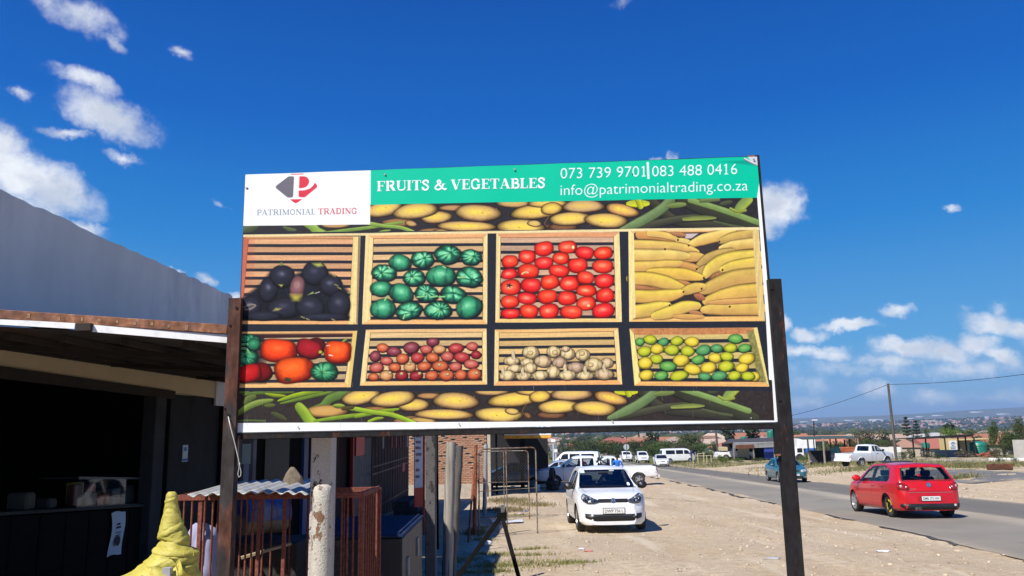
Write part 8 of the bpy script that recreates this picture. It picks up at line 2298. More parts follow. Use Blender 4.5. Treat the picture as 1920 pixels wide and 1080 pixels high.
def tree(x,y,h,w,kind,mat,label,var=0,cat='tree',group=None ,name=None ,n=1500,leaf=.06,sink=0.0):
 cr,tr=ttype(kind,mat,var,n,leaf)
 t=empty(name or {'bush':'shrub','cone':'conifer','norfolk':'norfolk_pine'}.get(kind,'tree'),onground(x,y,-sink),random.uniform(0,6.28),label,cat,group)
 t.scale=(w,w,h)
 for nme,me in (('crown',cr),('trunk',tr)):
  o=bpy.data.objects.new(nme,me);link(o);o.parent=t
 return t
def tpx(px,ytop,d,w_px,kind,mat,label,var=0,**k):
 p=P(px,ytop,d);h=p.z-gzs(p.x,d);w=w_px*d/FPX
 span={'round':.95,'wide':1.3,'bush':1.25,'tall':.5,'cone':.45,'norfolk':.64}[kind]
 top={'round':1.08,'wide':.96,'bush':.92,'tall':1.05,'cone':1.0,'norfolk':.98}[kind]
 return tree(p.x,d,max(.6,h/top),w/span,kind,mat,label,var,**k)
TG='trees beside and beyond the road'
spec_trees=[
(1056,812,330,20,'round',LEAF_C,0,'dark round tree left of the big spreading tree beyond the road'),
(1091,810,300,30,'round',LEAF_C,1,'big dark round tree standing highest over the left bushes'),
(1070,824,240,26,'round',LEAF_A,0,'olive tree below the two dark round trees'),
(1098,829,205,32,'wide',LEAF_A,1,'low olive tree behind the minibus roof'),
(1122,822,215,34,'round',LEAF_A,2,'broad olive tree left of the red roof in the trees'),
(1136,815,330,18,'round',LEAF_C,2,'small dark tree up behind the broad olive tree'),
(1146,830,185,40,'wide',LEAF_B,0,'mid green spreading tree above the far oncoming pickups'),
(1168,828,195,36,'round',LEAF_C,3,'dark tree right behind the round road sign'),
(1190,826,200,40,'round',LEAF_A,3,'olive tree between the road sign and the tall conifer'),
(1212,823,185,44,'round',LEAF_C,0,'dark wide tree below the pair of conifers'),
(1240,826,190,40,'wide',LEAF_B,1,'mid green tree over the left end of the minibus'),
(1262,820,180,42,'round',LEAF_C,1,'dark tree over the middle of the minibus'),
(1288,816,175,46,'round',LEAF_A,1,'tall olive tree over the nose of the minibus'),
(1312,828,170,34,'round',LEAF_B,2,'bright round tree right of the minibus nose'),
(1197,806,270,11,'cone',LEAF_C,0,'taller of two pointed conifers beyond the road sign'),
(1221,811,265,10,'cone',LEAF_C,1,'shorter of two pointed conifers beyond the road sign'),
(1110,836,170,46,'wide',LEAF_C,2,'dark thicket behind the pickups, above the man in blue'),
(1225,838,160,40,'wide',LEAF_B,2,'low green thicket left of the minibus'),
(1085,840,180,36,'wide',LEAF_B,0,'low green thicket above the minibus roof'),
(1338,822,118,22,'round',LEAF_A,0,'small olive tree at the dark pole left of the tin shed'),
(1352,838,125,28,'bush',LEAF_C,3,'dark shrub left of the tin shed'),
(1325,848,118,34,'bush',LEAF_C,0,'dark shrub behind the low yellow gate'),
(1325,806,420,20,'tall',LEAF_C,0,'slim dark tree high behind the thin pole'),
(1360,812,380,18,'round',LEAF_C,2,'dark tree between the far orange roofs'),
(1620,803,150,46,'round',LEAF_D,0,'big grey brown tree behind the pickup cab'),
(1596,815,160,26,'round',LEAF_D,1,'smaller grey brown tree left of the big one'),
(1650,823,140,30,'wide',LEAF_A,2,'olive shrubby tree left of the leaning pole'),
(1664,838,120,30,'bush',LEAF_E,0,'bright green shrub behind the leaning pole'),
(1697,779,190,26,'norfolk',LEAF_C,0,'taller tiered pine right of the leaning pole'),
(1716,786,200,24,'norfolk',LEAF_C,1,'shorter tiered pine right of the leaning pole'),
(1736,801,210,17,'round',LEAF_C,3,'dark compact tree right of the tiered pines'),
(1786,799,150,46,'wide',LEAF_E,1,'bright green spreading tree behind the iron shelter'),
(1845,806,150,34,'wide',LEAF_B,1,'mid green tree behind the red roof on the right'),
(1858,779,120,17,'tall',LEAF_B,1,'tall slender tree with a leafy top, right of the shelter'),
(1888,792,105,40,'round',LEAF_B,3,'leafy tree in front of the grey wall'),
(1914,776,112,44,'round',LEAF_A,2,'big olive tree rising behind the grey wall'),
(1880,826,95,34,'bush',LEAF_A,1,'dense shrub at the foot of the leafy tree'),
(1868,840,93,30,'bush',LEAF_D,2,'brownish shrub beside the green tank'),
(1704,838,92,34,'bush',LEAF_B,0,'green shrub at the left end of the low kerb wall'),
(1735,844,92,36,'bush',LEAF_D,3,'brown green shrub behind the low kerb wall'),
(1757,848,92,30,'bush',LEAF_B,1,'green shrub under the leaning shelter post'),
(1805,842,98,40,'bush',LEAF_D,1,'straggly shrub beneath the iron shelter'),
(1690,846,88,26,'bush',LEAF_A,2,'shrub at the foot of the leaning pole'),
(1353,850,95,26,'bush',LEAF_E,2,'rounded bright bush beside the road edge before the tin shed'),
(1385,856,96,30,'bush',LEAF_B,3,'low spreading weeds before the tin shed'),
(1420,860,96,34,'bush',LEAF_A,0,'low straggly weeds right before the tin shed'),
(1512,853,88,30,'bush',LEAF_B,2,'low green weeds left of the corrugated stall'),
(1490,858,90,20,'bush',LEAF_A,3,'low weeds right of the tall billboard post'),
(1875,866,66,22,'bush',LEAF_B,0,'weeds growing over the rusty planter'),
(1900,865,66,18,'bush',LEAF_A,1,'small weeds right of the rusty planter'),
]
for (px,yt,d,w,kind,lf,var,lab) in spec_trees:
 if kind in ('round','wide') and d>150 and px<1320:w*=1.45;yt-=3
 tpx(px,yt,d,w,kind,lf,lab,var,cat='shrub' if kind=='bush' else 'tree',group=('shrubs along the far verge' if kind=='bush' else TG),n=1700 if d<260 else 700)
rx8=np.random.default_rng(77)
for q in range(64):
 px=rx8 .uniform(1485,1905) if q<44 else rx8 .uniform(1050,1330);d=rx8 .uniform(112,168) if q<44 else rx8 .uniform(150,230);h=rx8 .uniform(1.6,3.6)*(1 if q<44 else 1.4)
 x=P(px,850,d).x;kind=('bush','round','wide')[q%3];lf=(LEAF_C,LEAF_A,LEAF_D,LEAF_B)[q%4]
 tree(x,d,h,h*rx8 .uniform(.9,1.5),kind,lf,'%s %s among the first gardens beyond the road'%({'leaf_dark':'dark','leaf_olive':'olive','leaf_grey_brown':'brownish','leaf_mid_green':'green'}[lf.name],{'bush':'shrub','round':'rounded small tree','wide':'spreading small tree'}[kind]),q%4,cat='shrub' if kind=='bush' else 'tree',group='%s %s of the first gardens'%(lf.name.replace('leaf_','').replace('_',' '),{'bush':'shrubs','round':'rounded trees','wide':'spreading trees'}[kind]),n=1700)
# ------------------------------------------------------------------ the suburb in the valley
WALLS=[M('house_wall_%d'%i,c,.9,var=.1,rnd=.12) for i,c in enumerate([(.42,.36,.29),(.52,.47,.40),(.38,.31,.25),(.58,.57,.54),(.42,.34,.29)])]
def tiles(name,c):
 m,nt,b=nm(name);MATS[name]=m;w=ntx(nt,'ShaderNodeTexWave',objvec(nt),Scale=14.0,Distortion=.6);w.bands_direction='X'
 oi=nt.nodes.new('ShaderNodeObjectInfo');h=nt.nodes.new('ShaderNodeHueSaturation');k=nt.nodes.new('ShaderNodeMapRange');nt.links.new(oi.outputs['Random'],k.inputs[0]);k.inputs['To Min'].default_value=.7;k.inputs['To Max'].default_value=1.2;nt.links.new(k.outputs[0],h.inputs['Value'])
 nt.links.new(ramp(nt,w.outputs['Fac'],[(.2,tuple(x*.8 for x in c)),(.8,c)]),h.inputs['Color']);nt.links.new(h.outputs[0],b.inputs['Base Color']);b.inputs['Roughness'].default_value=.85;return m
ROOFS=[tiles('roof_tile_orange',(.43,.185,.115)),tiles('roof_tile_red',(.34,.115,.085)),tiles('roof_tile_brown',(.30,.17,.12)),tiles('roof_tile_pale',(.42,.32,.25)),tiles('roof_sheet_grey',(.36,.37,.37))]
WINM=M('far_window',(.02,.022,.025),.2,var=.2)
def house_meshes(w,l,h,rh,hip,wm,rm):
 wb=MB();wb.box((0,0,h/2-.6),(w,l,h+1.2));wme=wb.mesh('house');wme.materials.append(wm)
 rb=MB();o=.45;W,Lh=w/2+o,l/2+o;e=(W-min(W,Lh)*(.95 if hip else .0)) if hip else W
 v=[(-W,-Lh,h),(W,-Lh,h),(W,Lh,h),(-W,Lh,h),(-e,0,h+rh),(e,0,h+rh)]
 f=[(0,1,5,4),(2,3,4,5),(1,2,5),(3,0,4),(3,2,1,0)]
 rb.add(v,f);rme=rb.mesh('roof');rme.materials.append(rm)
 wn_=MB()
 for s in (-1,1):
  for x in (-.3,.28):wn_.box((x*w,s*(l/2+.01),h*.55),(w*.13,.06,h*.38))
 wnm=wn_.mesh('window_pane');wnm.materials.append(WINM)
 return wme,rme,wnm
HT=[]
rh_=random.Random(12)
for i in range(14):
 HT.append(house_meshes(rh_.uniform(9,14),rh_.uniform(7,9.5),rh_.uniform(2.7,3.2),rh_.uniform(1.7,2.6),rh_.random()<.6,WALLS[i%5],ROOFS[(0,0,1,3,2,0,1,4,3,0,2,1,3,4)[i]]))
RNAME={0:'orange tiled',1:'red tiled',2:'brown tiled',3:'pale tiled',4:'grey sheet'}
TIDX=(0,0,1,3,2,0,1,4,3,0,2,1,3,4)
hl_={k:'small house with %s roof among trees in the valley suburb'%v for k,v in RNAME.items()}
placed=[]
def put_house(x,y,i,rz,lab=None ,s=1.0,grp=None ,windows=False ,dz=0.0):
 wme,rme,wnm=HT[i]
 o=bpy.data.objects.new('house',wme);link(o);o.location=onground(x,y,dz);o.rotation_euler=(0,0,rz);o.scale=(s,s,s)
 meta(o,lab or hl_[TIDX[i]],'house',grp or ('%s houses of the valley suburb'%RNAME[TIDX[i]]))
 r=bpy.data.objects.new('roof',rme);link(r);r.parent=o
 if windows:
  w=bpy.data.objects.new('window',wnm);link(w);w.parent=o;w['kind']='stuff'
 placed.append((x,y))
# nearer houses one can point at: (px, roof-top y, distance, type, turn, label)
for (px,yt,d,i,a,lab) in [
(1152,820,270,2,12,'red roofed house showing through the bushes above the road sign'),
(1207,812,330,3,70,'pale pinkish gabled house between the two conifers'),
(1238,822,250,5,8,'orange roofed house above the minibus left end'),
(1275,826,260,1,-10,'orange roofed house half hidden over the minibus'),
(1318,823,190,3,5,'pale roofed house left of the thin dark pole'),
(1378,825,150,0,4,'long orange roofed house behind the tin shed'),
(1336,812,300,8,-15,'pinkish roofed house high left of the thin pole'),
(1408,811,260,5,12,'bright orange roofed house above the green tanks'),
(1440,818,240,9,-6,'orange roofed house beside the tall green tank'),
(1500,815,160,0,20,'bright orange roofed house right of the tall post'),
(1548,816,165,9,-8,'orange roofed house behind the corrugated stall'),
(1585,822,180,5,15,'orange roofed house right end of the stall'),
(1655,815,190,3,0,'pale roofed house left of the leaning pole'),
(1696,823,118,10,62,'small gabled house with white barge boards by the leaning pole'),
(1757,822,125,6,8,'maroon roofed house behind the iron shelter'),
(1720,814,240,11,-5,'red roofed house over the left shelter beam'),
(1850,813,130,1,6,'bright orange roofed house right of the green tank'),
(1770,811,300,2,10,'red roofed house left of the bright tree'),
(1880,808,260,8,0,'pale house behind the leafy tree')]:
 p=P(px,yt,d);hgt=HT[i];i_h=5.0
 s_h=.5 if d<120 else .72 if d<200 else 1.0
 put_house(p.x,d,i,R_(a),lab,s_h,'houses just beyond the road',True ,p.z-gzs(p.x,d)-s_h*max(v.co.z for v in HT[i][1].vertices))
cnt=0
rq=np.random.default_rng(31)
cand=[]
for k in range(9000):
 d=210*(2500/210)**(rq.random()**.62);t=rq.uniform(.03,.72)
 x=t*d
 if d<700 and x<np.interp(d,RY,RR)+12:continue
 if 720<d<1860 and .47<t<.76:continue
 if d>1100 and vno(x/190+2,d/260)<-.12:continue
 cand.append((x,d))
cand.sort(key=lambda q:q[1])
used=[];grid_={}
for x,y in cand:
 c=(int(x//17),int(y//15))
 if any((c[0]+a,c[1]+b_) in grid_ for a in (0,) for b_ in (0,)):continue
 grid_[c]=1;used.append((x,y))
near_h=[u for u in used if True ]
for k,(x,y) in enumerate(near_h[:270]):
 put_house(x,y,int(rq.integers(0,14)),float(rq.choice([0,math.pi/2]))+rq.normal()*.25)
def many_houses(name,pts,roofmix):
 V=[];F=[];MI=[];k=0
 for x,y in pts:
  w,l,h,r=rq.uniform(9,15),rq.uniform(7,10),rq.uniform(2.8,3.6),rq.uniform(1.6,2.6);a=rq.normal()*.4+(math.pi/2 if rq.random()<.4 else 0)
  z=gzs(x,y);c_,s_=math.cos(a),math.sin(a)
  b=[(-w/2,-l/2),(w/2,-l/2),(w/2,l/2),(-w/2,l/2)];tr=lambda X,Y,Z:(x+X*c_-Y*s_,y+X*s_+Y*c_,z+Z)
  V+=[tr(p[0],p[1],-1) for p in b]+[tr(p[0],p[1],h) for p in b]+[tr(p[0]*1.08,p[1]*1.1,h-.1) for p in b]+[tr(-w*.22,0,h+r),tr(w*.22,0,h+r)]
  F+=[(k,k+1,k+5,k+4),(k+1,k+2,k+6,k+5),(k+2,k+3,k+7,k+6),(k+3,k,k+4,k+7),(k+8,k+9,k+13,k+12),(k+10,k+11,k+12,k+13),(k+9,k+10,k+13,k+13),(k+11,k+8,k+12,k+12)]
  wi=int(rq.integers(0,5));ri=int(rq.choice([0,1,2,3,4],p=roofmix));MI+=[wi]*4+[5+ri]*4;k+=14
 F=[tuple(dict.fromkeys(f)) for f in F]
 me=bpy.data.meshes.new(name);me.from_pydata(V,[],F);me.polygons.foreach_set('material_index',MI);me.update()
 for q in WALLS+ROOFS:me.materials.append(q)
 o=bpy.data.objects.new(name,me);link(o);meta(o,kind='stuff');return o
far_pts=near_h[270:1500]
for k in range(2600):
 d=rq.uniform(2450,4150);t=rq.uniform(.03,.72)
 if vno(t*d/330,d/420)>-.18:far_pts.append((t*d,d))
many_houses('far_houses',far_pts,[.26,.24,.18,.22,.10])
# white factory roofs on the far slope
V=[];F=[];k=0
for j in range(34):
 d=rq.uniform(5800,7600);t=rq.uniform(.3,.74);x=t*d;z=gzs(x,d);w,l,h=rq.uniform(25,120),rq.uniform(20,45),rq.uniform(5,9)
 for (X,Y,Z) in ((-1,-1,-6),(1,-1,-6),(1,1,-6),(-1,1,-6),(-1,-1,h),(1,-1,h),(1,1,h),(-1,1,h)):V.append((x+X*w/2,d+Y*l/2,z+Z))
 F+=[(k,k+1,k+5,k+4),(k+1,k+2,k+6,k+5),(k+2,k+3,k+7,k+6),(k+3,k,k+4,k+7),(k+4,k+5,k+6,k+7)];k+=8
o=bpy.data.objects.new('far_factories',np_mesh('far_factories',V,F,M('factory_white',(.50,.51,.52),.7,var=.08,scale=.02)));link(o);meta(o,kind='stuff')
# trees of the suburb: individuals close by, a mass beyond
ST=[]
for (kind,mat,var) in (('round',LEAF_C,5),('round',LEAF_A,5),('wide',LEAF_C,6),('round',LEAF_D,6),('tall',LEAF_C,6),('round',LEAF_B,7),('wide',LEAF_B,7)):ST.append((kind,mat,var))
cntt=0
SL={'round':'rounded %s tree among the valley houses','wide':'spreading %s tree among the valley houses','tall':'slim %s tree among the valley houses','cone':'pointed %s conifer among the valley houses'}
HU={'leaf_dark':'dark','leaf_olive':'olive','leaf_grey_brown':'brownish','leaf_mid_green':'green'}
for k in range(2000):
 if cntt>=190:break
 d=170*(900/170)**rq.random();t=rq.uniform(.05,.72);x=t*d
 if d<700 and x<np.interp(d,RY,RR)+9:continue
 kind,mat,var=ST[int(rq.integers(0,7))];h=rq.uniform(3.0,6.0)*(1.5 if kind in ('tall','cone') else 1)
 tree(x,d,h,h*rq.uniform(.8,1.25),kind,mat,SL[kind]%HU[mat.name],var,group='%s %s trees of the valley suburb'%(HU[mat.name],kind),n=420,leaf=.11);cntt+=1
def blob_mass(name,N,d0,d1,t0,t1,mat,hs,clump=True ,avoid=True ):
 V=[];F=[];k=0;rng=np.random.default_rng(N)
 for j in range(N):
  d=d0*(d1/d0)**rng.random();t=rng.uniform(t0,t1);x=t*d
  if avoid and d<700 and x<np.interp(d,RY,RR)+9 and x>np.interp(d,RY,RL)-6:continue
  if 720<d<1850 and .47<t<.8:continue
  if clump and vno(x/90,d/110)<-.1:continue
  h=hs*rng.uniform(.5,1.3)
  for q in range(2):
   v=icos(1,.75,rng)*np.array([h*.75,h*.75,h*.6])*rng.uniform(.6,1)+np.array([x+rng.normal()*h*.4,d+rng.normal()*h*.4,gzs(x,d)+h*(.45+.35*q)]);V.append(v);F.append(ICF+k);k+=12
 o=bpy.data.objects.new(name,np_mesh(name,np.concatenate(V),np.concatenate(F),mat));link(o);meta(o,kind='stuff');return o
FWOOD=M('far_foliage',(.045,.058,.026),.95,var=.45,scale=.05);FWOOD2=M('far_foliage_dark',(.025,.036,.02),.95,var=.45,scale=.05)
blob_mass('far_trees',2600,420,2500,.02,.74,FWOOD,5.5)
blob_mass('far_trees',1400,500,2500,.02,.74,FWOOD2,6.5)
blob_mass('far_trees',2600,2300,4300,.02,.74,FWOOD2,7.5)
blob_mass('far_bushes',700,150,420,.045,.74,FWOOD,1.6)
blob_mass('left_bushes',500,230,900,-.25,.035,FWOOD,4.0)
# ------------------------------------------------------------------ across the road: stalls, tanks, poles, walls
TANK=M('green_tank_plastic',(.015,.18,.12),.4,var=.12,scale=2)
def tank(px,ytop,ybot,wpx,d,label):
 a=P(px,ytop,d);b2=P(px,ybot,d);r=wpx*d/FPX/2;t=Thing('water_tank',b2,label,'tank','green water tanks');H=a.z-b2 .z
 k=MB();prof=[(r*.96,0),(r,.04)]
 for q in range(5):z=H*(.1+.14*q);prof+=[(r,z),(r*1.03,z+H*.03),(r,z+H*.06)]
 prof+=[(r,H*.84),(r*.86,H*.91),(r*.45,H*.97),(r*.2,H*.985)]
 k.lathe(prof,b2,22);t.add(k,'body',TANK,smooth=True ,autos=50)
 k=MB();k.cyl(b2+Vector((0,0,H*.96)),b2+Vector((0,0,H)),r*.22,r*.2,14);t.add(k,'lid',TANK)
 return t,b2
DKP=M('dark_iron',(.018,.016,.015),.8,var=.4)
def leg(x,y,ztop,r,name='post',mat=None ,label='',cat='post'):
 pass
TIMB=M('grey_stall_timber',(.24,.21,.17),.9,var=.3,scale=5)
# tin shed with the parked pickup
ds_=104
def W3(px,py,d):return P(px,py,d)
shd=Thing('tin_shed',onground(W3(1415,850,ds_).x,ds_),'open tin shed with a rust patched corrugated front','shed')
def ribbed(t,name,a,b2,c,mat,waves,amp=.04,parent=None ):
 """corrugated panel: a top left, b2 top right, c bottom left"""
 k=MB();ux=b2-a;uz=c-a;n_=ux.cross(uz).normalized()
 k.grid(lambda u,v:a+ux*u+uz*v+n_*(amp*math.cos(2*math.pi*waves*v)),2,waves*6);return t.add(k,name,mat,smooth=True )
CG=M('pale_corrugated',(.42,.43,.43),.6,.2,var=.15,scale=1.5,dirt=(.28,.24,.2),dirt_amt=.5,dirt_scale=1.2);CRU=M('rust_brown_corrugated',(.20,.09,.055),.8,var=.3,scale=1.5);CTE=M('teal_corrugated',(.07,.26,.25),.6,var=.2,scale=1.5,dirt=(.3,.3,.28),dirt_amt=.4);COR=M('orange_corrugated',(.46,.13,.05),.7,var=.2,scale=1.5,dirt=(.5,.3,.2),dirt_amt=.5)
ribbed(shd,'fascia_sheet',W3(1375,830,ds_),W3(1413,829.5,ds_),W3(1375,841,ds_),CG,7)
ribbed(shd,'fascia_sheet',W3(1413.2,829.5,ds_),W3(1452,828,ds_),W3(1413.2,840,ds_),CG,7)
ribbed(shd,'rust_sheet',W3(1379,834,ds_-.15),W3(1413,833,ds_-.15),W3(1379,841.5,ds_-.15),CRU,5)
k=MB();a,b2=W3(1357,832,ds_+.3),W3(1452,828,ds_+.3);k.add([a,b2,b2+Vector((3,9,.3)),a+Vector((3,9,.3)),a+Vector((0,0,.08)),b2+Vector((0,0,.08)),b2+Vector((3,9,.38)),a+Vector((3,9,.38))],[(0,1,2,3),(7,6,5,4),(0,4,5,1),(1,5,6,2),(2,6,7,3),(3,7,4,0)]);shd.add(k,'roof',TINM)
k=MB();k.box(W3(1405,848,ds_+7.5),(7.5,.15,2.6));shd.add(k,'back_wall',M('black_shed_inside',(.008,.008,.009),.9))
k=MB();k.box(W3(1442,848,ds_+1.0),(1.3,.2,1.6));shd.add(k,'blue_panel',M('blue_panel',(.025,.05,.30),.6,var=.2))
k=MB();k.box(W3(1394,846,ds_+3.0),(1.5,.15,1.6));shd.add(k,'pale_panel',M('cream_board',(.45,.40,.30),.8))
for px in (1376,1413,1452):k=MB();k.box((W3(px,845,ds_).x,ds_+.1,(W3(px,832,ds_).z+gzs(W3(px,845,ds_).x,ds_))/2),(.14,.14,W3(px,832,ds_).z-gzs(W3(px,845,ds_).x,ds_)));shd.add(k,'post',TIMB)
for a in ((1395,818.5,829,12.5,118,'short green tank on a stand left above the tin shed'),(1445.5,806,827,12,118,'tall green tank above the right end of the tin shed'),(1429,823,829,9,124,'small green tank between the two larger ones'),(1835.5,827,853,28,101,'large green tank right of the iron shelter'),(1736,829.5,840,14,118,'green tank far left under the iron shelter')):
 t,b2=tank(*a)
 for sx in (-1,1):
  k=MB();gzt=gzs(b2 .x,b2 .y);r=a[3]*a[4]/FPX/2
  if b2 .z-gzt>.25:
   k.box((b2 .x+sx*r*.7,b2 .y,(b2 .z+gzt)/2),(.12,.12,b2 .z-gzt));t.add(k,'stand_leg',DKP)
# spaza stall
d=73
st=Thing('corrugated_stall',onground(W3(1560,850,d).x,d),'roadside stall of poles, black netting and coloured corrugated sheets','stall')
for (px,yt,dd,r,m_) in ((1514,822,d-.6,.09,TIMB),(1543,822,d-2.0,.10,TIMB),(1525,821,d+3,.06,DKP),(1567,822,d+2.6,.10,TIMB),(1583,824,d+3.4,.09,DKP),(1608,821,d+1.8,.10,TIMB),(1593,824,d+3.2,.07,DKP),(1556,823,d+2.8,.08,DKP)):
 p=P(px,yt,dd);k=MB();k.cyl((p.x,dd,gzs(p.x,dd)-.1),p,r,r*.8,8);st.add(k,'pole',m_,smooth=True ,autos=50)
for (pa,pb2,d0,d1) in (((1505,823),(1571,821),d-2.2,d+2.6),((1556,821),(1611,821),d-.5,d+3.2)):
 a,b2=P(*pa,d0+.4),P(*pb2,d0+.4);k=MB();k.add([a,b2,b2+Vector((.8,4.6,.12)),a+Vector((.8,4.6,.12)),a-Vector((0,0,.07)),b2-Vector((0,0,.07)),b2+Vector((.8,4.6,.05)),a+Vector((.8,4.6,.05))],[(3,2,1,0),(4,5,6,7),(0,1,5,4),(1,2,6,5),(2,3,7,6),(3,0,4,7)]);st.add(k,'roof_sheet',M('dark_green_roof',(.05,.075,.065),.7,var=.3))
ribbed(st,'wall_sheet',P(1516,844,d),P(1535,845,d),P(1517,867,d),CG,8,.03);ribbed(st,'teal_sheet',P(1557,839,d),P(1575,838.5,d),P(1557,851,d),CTE,5,.03);ribbed(st,'wall_sheet',P(1557,851.3,d),P(1575,851,d),P(1558,868,d),CG,6,.03);ribbed(st,'orange_sheet',P(1575.3,838.5,d),P(1603,838,d),P(1575.3,849,d),COR,5,.03);ribbed(st,'wall_sheet',P(1575.3,849.3,d),P(1600,849,d),P(1575.3,866,d),CG,6,.03)
k=MB();q=[P(1518,845,d-.4),P(1557,845,d-.4),P(1558.5,868,d-.4),P(1536,868.5,d-.4)];k.add(q+[p+Vector((0,.03,0)) for p in q],[(0,1,2,3),(7,6,5,4),(0,4,5,1),(1,5,6,2),(2,6,7,3),(3,7,4,0)]);st.add(k,'black_net',M('black_net',(.012,.012,.014),.95,var=.2))
g=G(1522,869);me=MB();v=icos(.42,.6,np.random.default_rng(3));me.add([(g.x+a*1.3,g.y+c,g.z+e_*.5) for a,c,e_ in v],[tuple(f) for f in ICF]);solo(me,'earth_pile',M('orange_earth',(.62,.34,.10),.95,var=.25),g,'small heap of orange earth at the stall corner','earth pile')['kind']='thing'
# white truck
d=92
tr=Thing('box_truck',onground(P(1512,850,d).x,d),'white box truck with blue stripes behind the corrugated stall','truck')
k=MB();a,b2=P(1495,823,d),P(1531,841,d);k.box(((a.x+b2 .x)/2,d+1.2,(a.z+b2 .z)/2),(b2 .x-a.x,2.2,a.z-b2 .z));tr.add(k,'cargo_box',WPK,bevel=.05)
k=MB();a,b2=P(1491,839,d),P(1510,856,d);k.box(((a.x+b2 .x)/2,d+1.1,(a.z+b2 .z)/2),(b2 .x-a.x,2.0,a.z-b2 .z));tr.add(k,'cab',WPK,bevel=.12)
k=MB();a,b2=P(1495,840.5,d-.0),P(1505,848,d);k.box(((a.x+b2 .x)/2,d+.09,(a.z+b2 .z)/2),(b2 .x-a.x,.06,a.z-b2 .z));tr.add(k,'cab_window',GLD,bevel=.02)
k=MB();a,b2=P(1511,840.5,d),P(1530,848,d);k.box(((a.x+b2 .x)/2,d+1.1,(a.z+b2 .z)/2),(b2 .x-a.x,2.0,a.z-b2 .z));tr.add(k,'blue_skirt',M('blue_truck_panel',(.03,.14,.45),.5))
for px in (1500,1524):p=P(px,855,d);k=MB();k.lathe([(.0,-.12),(.42,-.12),(.45,0),(.42,.12),(0,.12)],(p.x,d+.1,gzs(p.x,d)+.45),18,'y');tr.add(k,'wheel',RUBBER)
# utility poles, wires, lamp, road sign
UP=woodmat('utility_pole_wood',(.05,.042,.034),(.09,.078,.065),(.13,.115,.10))
dp=86;ptop,pbot=P(1665,719,dp),P(1681,866,dp);pbot.z=gzs(pbot.x,dp)
pole('utility_pole',ptop,pbot,.12,.16,UP,'tall leaning wooden utility pole behind the white pickup','utility pole',n=10,jag=.002)
d2=116;t2_=P(1341,798,d2);b2_=P(1347,850,d2);b2_.z=gzs(b2_.x,d2)
pole('utility_pole',t2_,b2_,.14,.17,UP,'thin dark pole rising left of the tin shed','utility pole',n=8,jag=.002)
WIREM=M('overhead_wire',(.03,.03,.032),.6)
for a,b2,lab,sag in ((ptop+Vector((0,0,-.1)),t2_,'overhead wire sagging from the leaning pole towards the billboard',1.0),(ptop+Vector((0,0,-.1)),P(2130,668,60),'overhead wire running from the leaning pole to the right',.5)):
 k=MB();k.tube([a*(1-t)+b2*t-Vector((0,0,sag*4*t*(1-t))) for t in np.linspace(0,1,24)],.026,5);solo(k,'overhead_wire',WIREM,a,lab,'wire')
dl=108;lb=P(1527,845,dl);lt=P(1525.5,789,dl);lb.z=gzs(lb.x,dl)
lm=Thing('street_lamp',lb,'thin street lamp rising behind the corrugated stall','street lamp');k=MB();k.cyl(lb,lt,.11,.07,8);lm.add(k,'pole',DKP);k=MB();k.box(lt+Vector((.15,0,.08)),(.75,.25,.14));lm.add(k,'lamp_head',WPK,bevel=.03)
dr_=116;rc_=P(1174.3,838,dr_);rs=Thing('road_sign',onground(rc_.x,dr_),'round road sign seen from its pale back, on a pole','road sign')
k=MB();k.cyl(rc_+Vector((0,-.02,0)),rc_+Vector((0,.0,0)),.42,.42,24);rs.add(k,'sign_disc',M('sign_back_grey',(.55,.56,.57),.4,.3,var=.06));k=MB();k.cyl((rc_.x,dr_-.06,gzs(rc_.x,dr_)),(rc_.x,dr_-.06,rc_.z+.45),.045,.045,8);rs.add(k,'pole',M('grey_sign_pole',(.22,.22,.22),.5,.4))
# low yellow boom gate
dg_=103;bg=Thing('pole_gate',onground(P(1315,858,dg_).x,dg_),'low gate of thin yellowish poles right of the minibus','gate')
YP=M('faded_yellow_pole',(.42,.38,.22),.8,var=.2)
for (pa,pb2) in (((1297,855.5),(1334,854)),((1307,851),(1322,850))):k=MB();k.cyl(P(*pa,dg_),P(*pb2,dg_),.05,.05,6);bg.add(k,'bar',YP)
for px,yt in ((1299,853),(1308,850),(1319,848),(1325,854),(1333,853)):p=P(px,yt,dg_);k=MB();k.cyl((p.x,dg_,gzs(p.x,dg_)),p,.06,.06,6);bg.add(k,'post',YP)
# iron shelter on the right
d=98
sh2=Thing('iron_shelter',onground(P(1765,850,d).x,d),'open shelter of thin black iron posts under a flat roof','shelter')
a,b2=P(1700,821,d),P(1825,815,d)
k=MB();k.add([a,b2,b2+Vector((2.5,5,-.1)),a+Vector((2.5,5,-.1)),a+Vector((0,0,-.22)),b2+Vector((0,0,-.22)),b2+Vector((2.5,5,-.3)),a+Vector((2.5,5,-.3))],[(3,2,1,0),(4,5,6,7),(0,1,5,4),(1,2,6,5),(2,3,7,6),(3,0,4,7)]);sh2 .add(k,'roof',DKP)
k=MB();k.bar(a+Vector((-1.5,-.2,-.1)),b2+Vector((0,-.2,.05)),.12,.12);sh2 .add(k,'beam',DKP)
for px,dd in ((1711,d+.5),(1735,d+3.5),(1771,d-.5),(1796,d+2.5),(1810,d+3.5),(1826,d)):
 p=P(px,822,dd);k=MB();k.box((p.x,dd,(a.z-.1+gzs(p.x,dd))/2),(.13,.13,a.z-.1-gzs(p.x,dd)+.1));sh2 .add(k,'post',DKP)
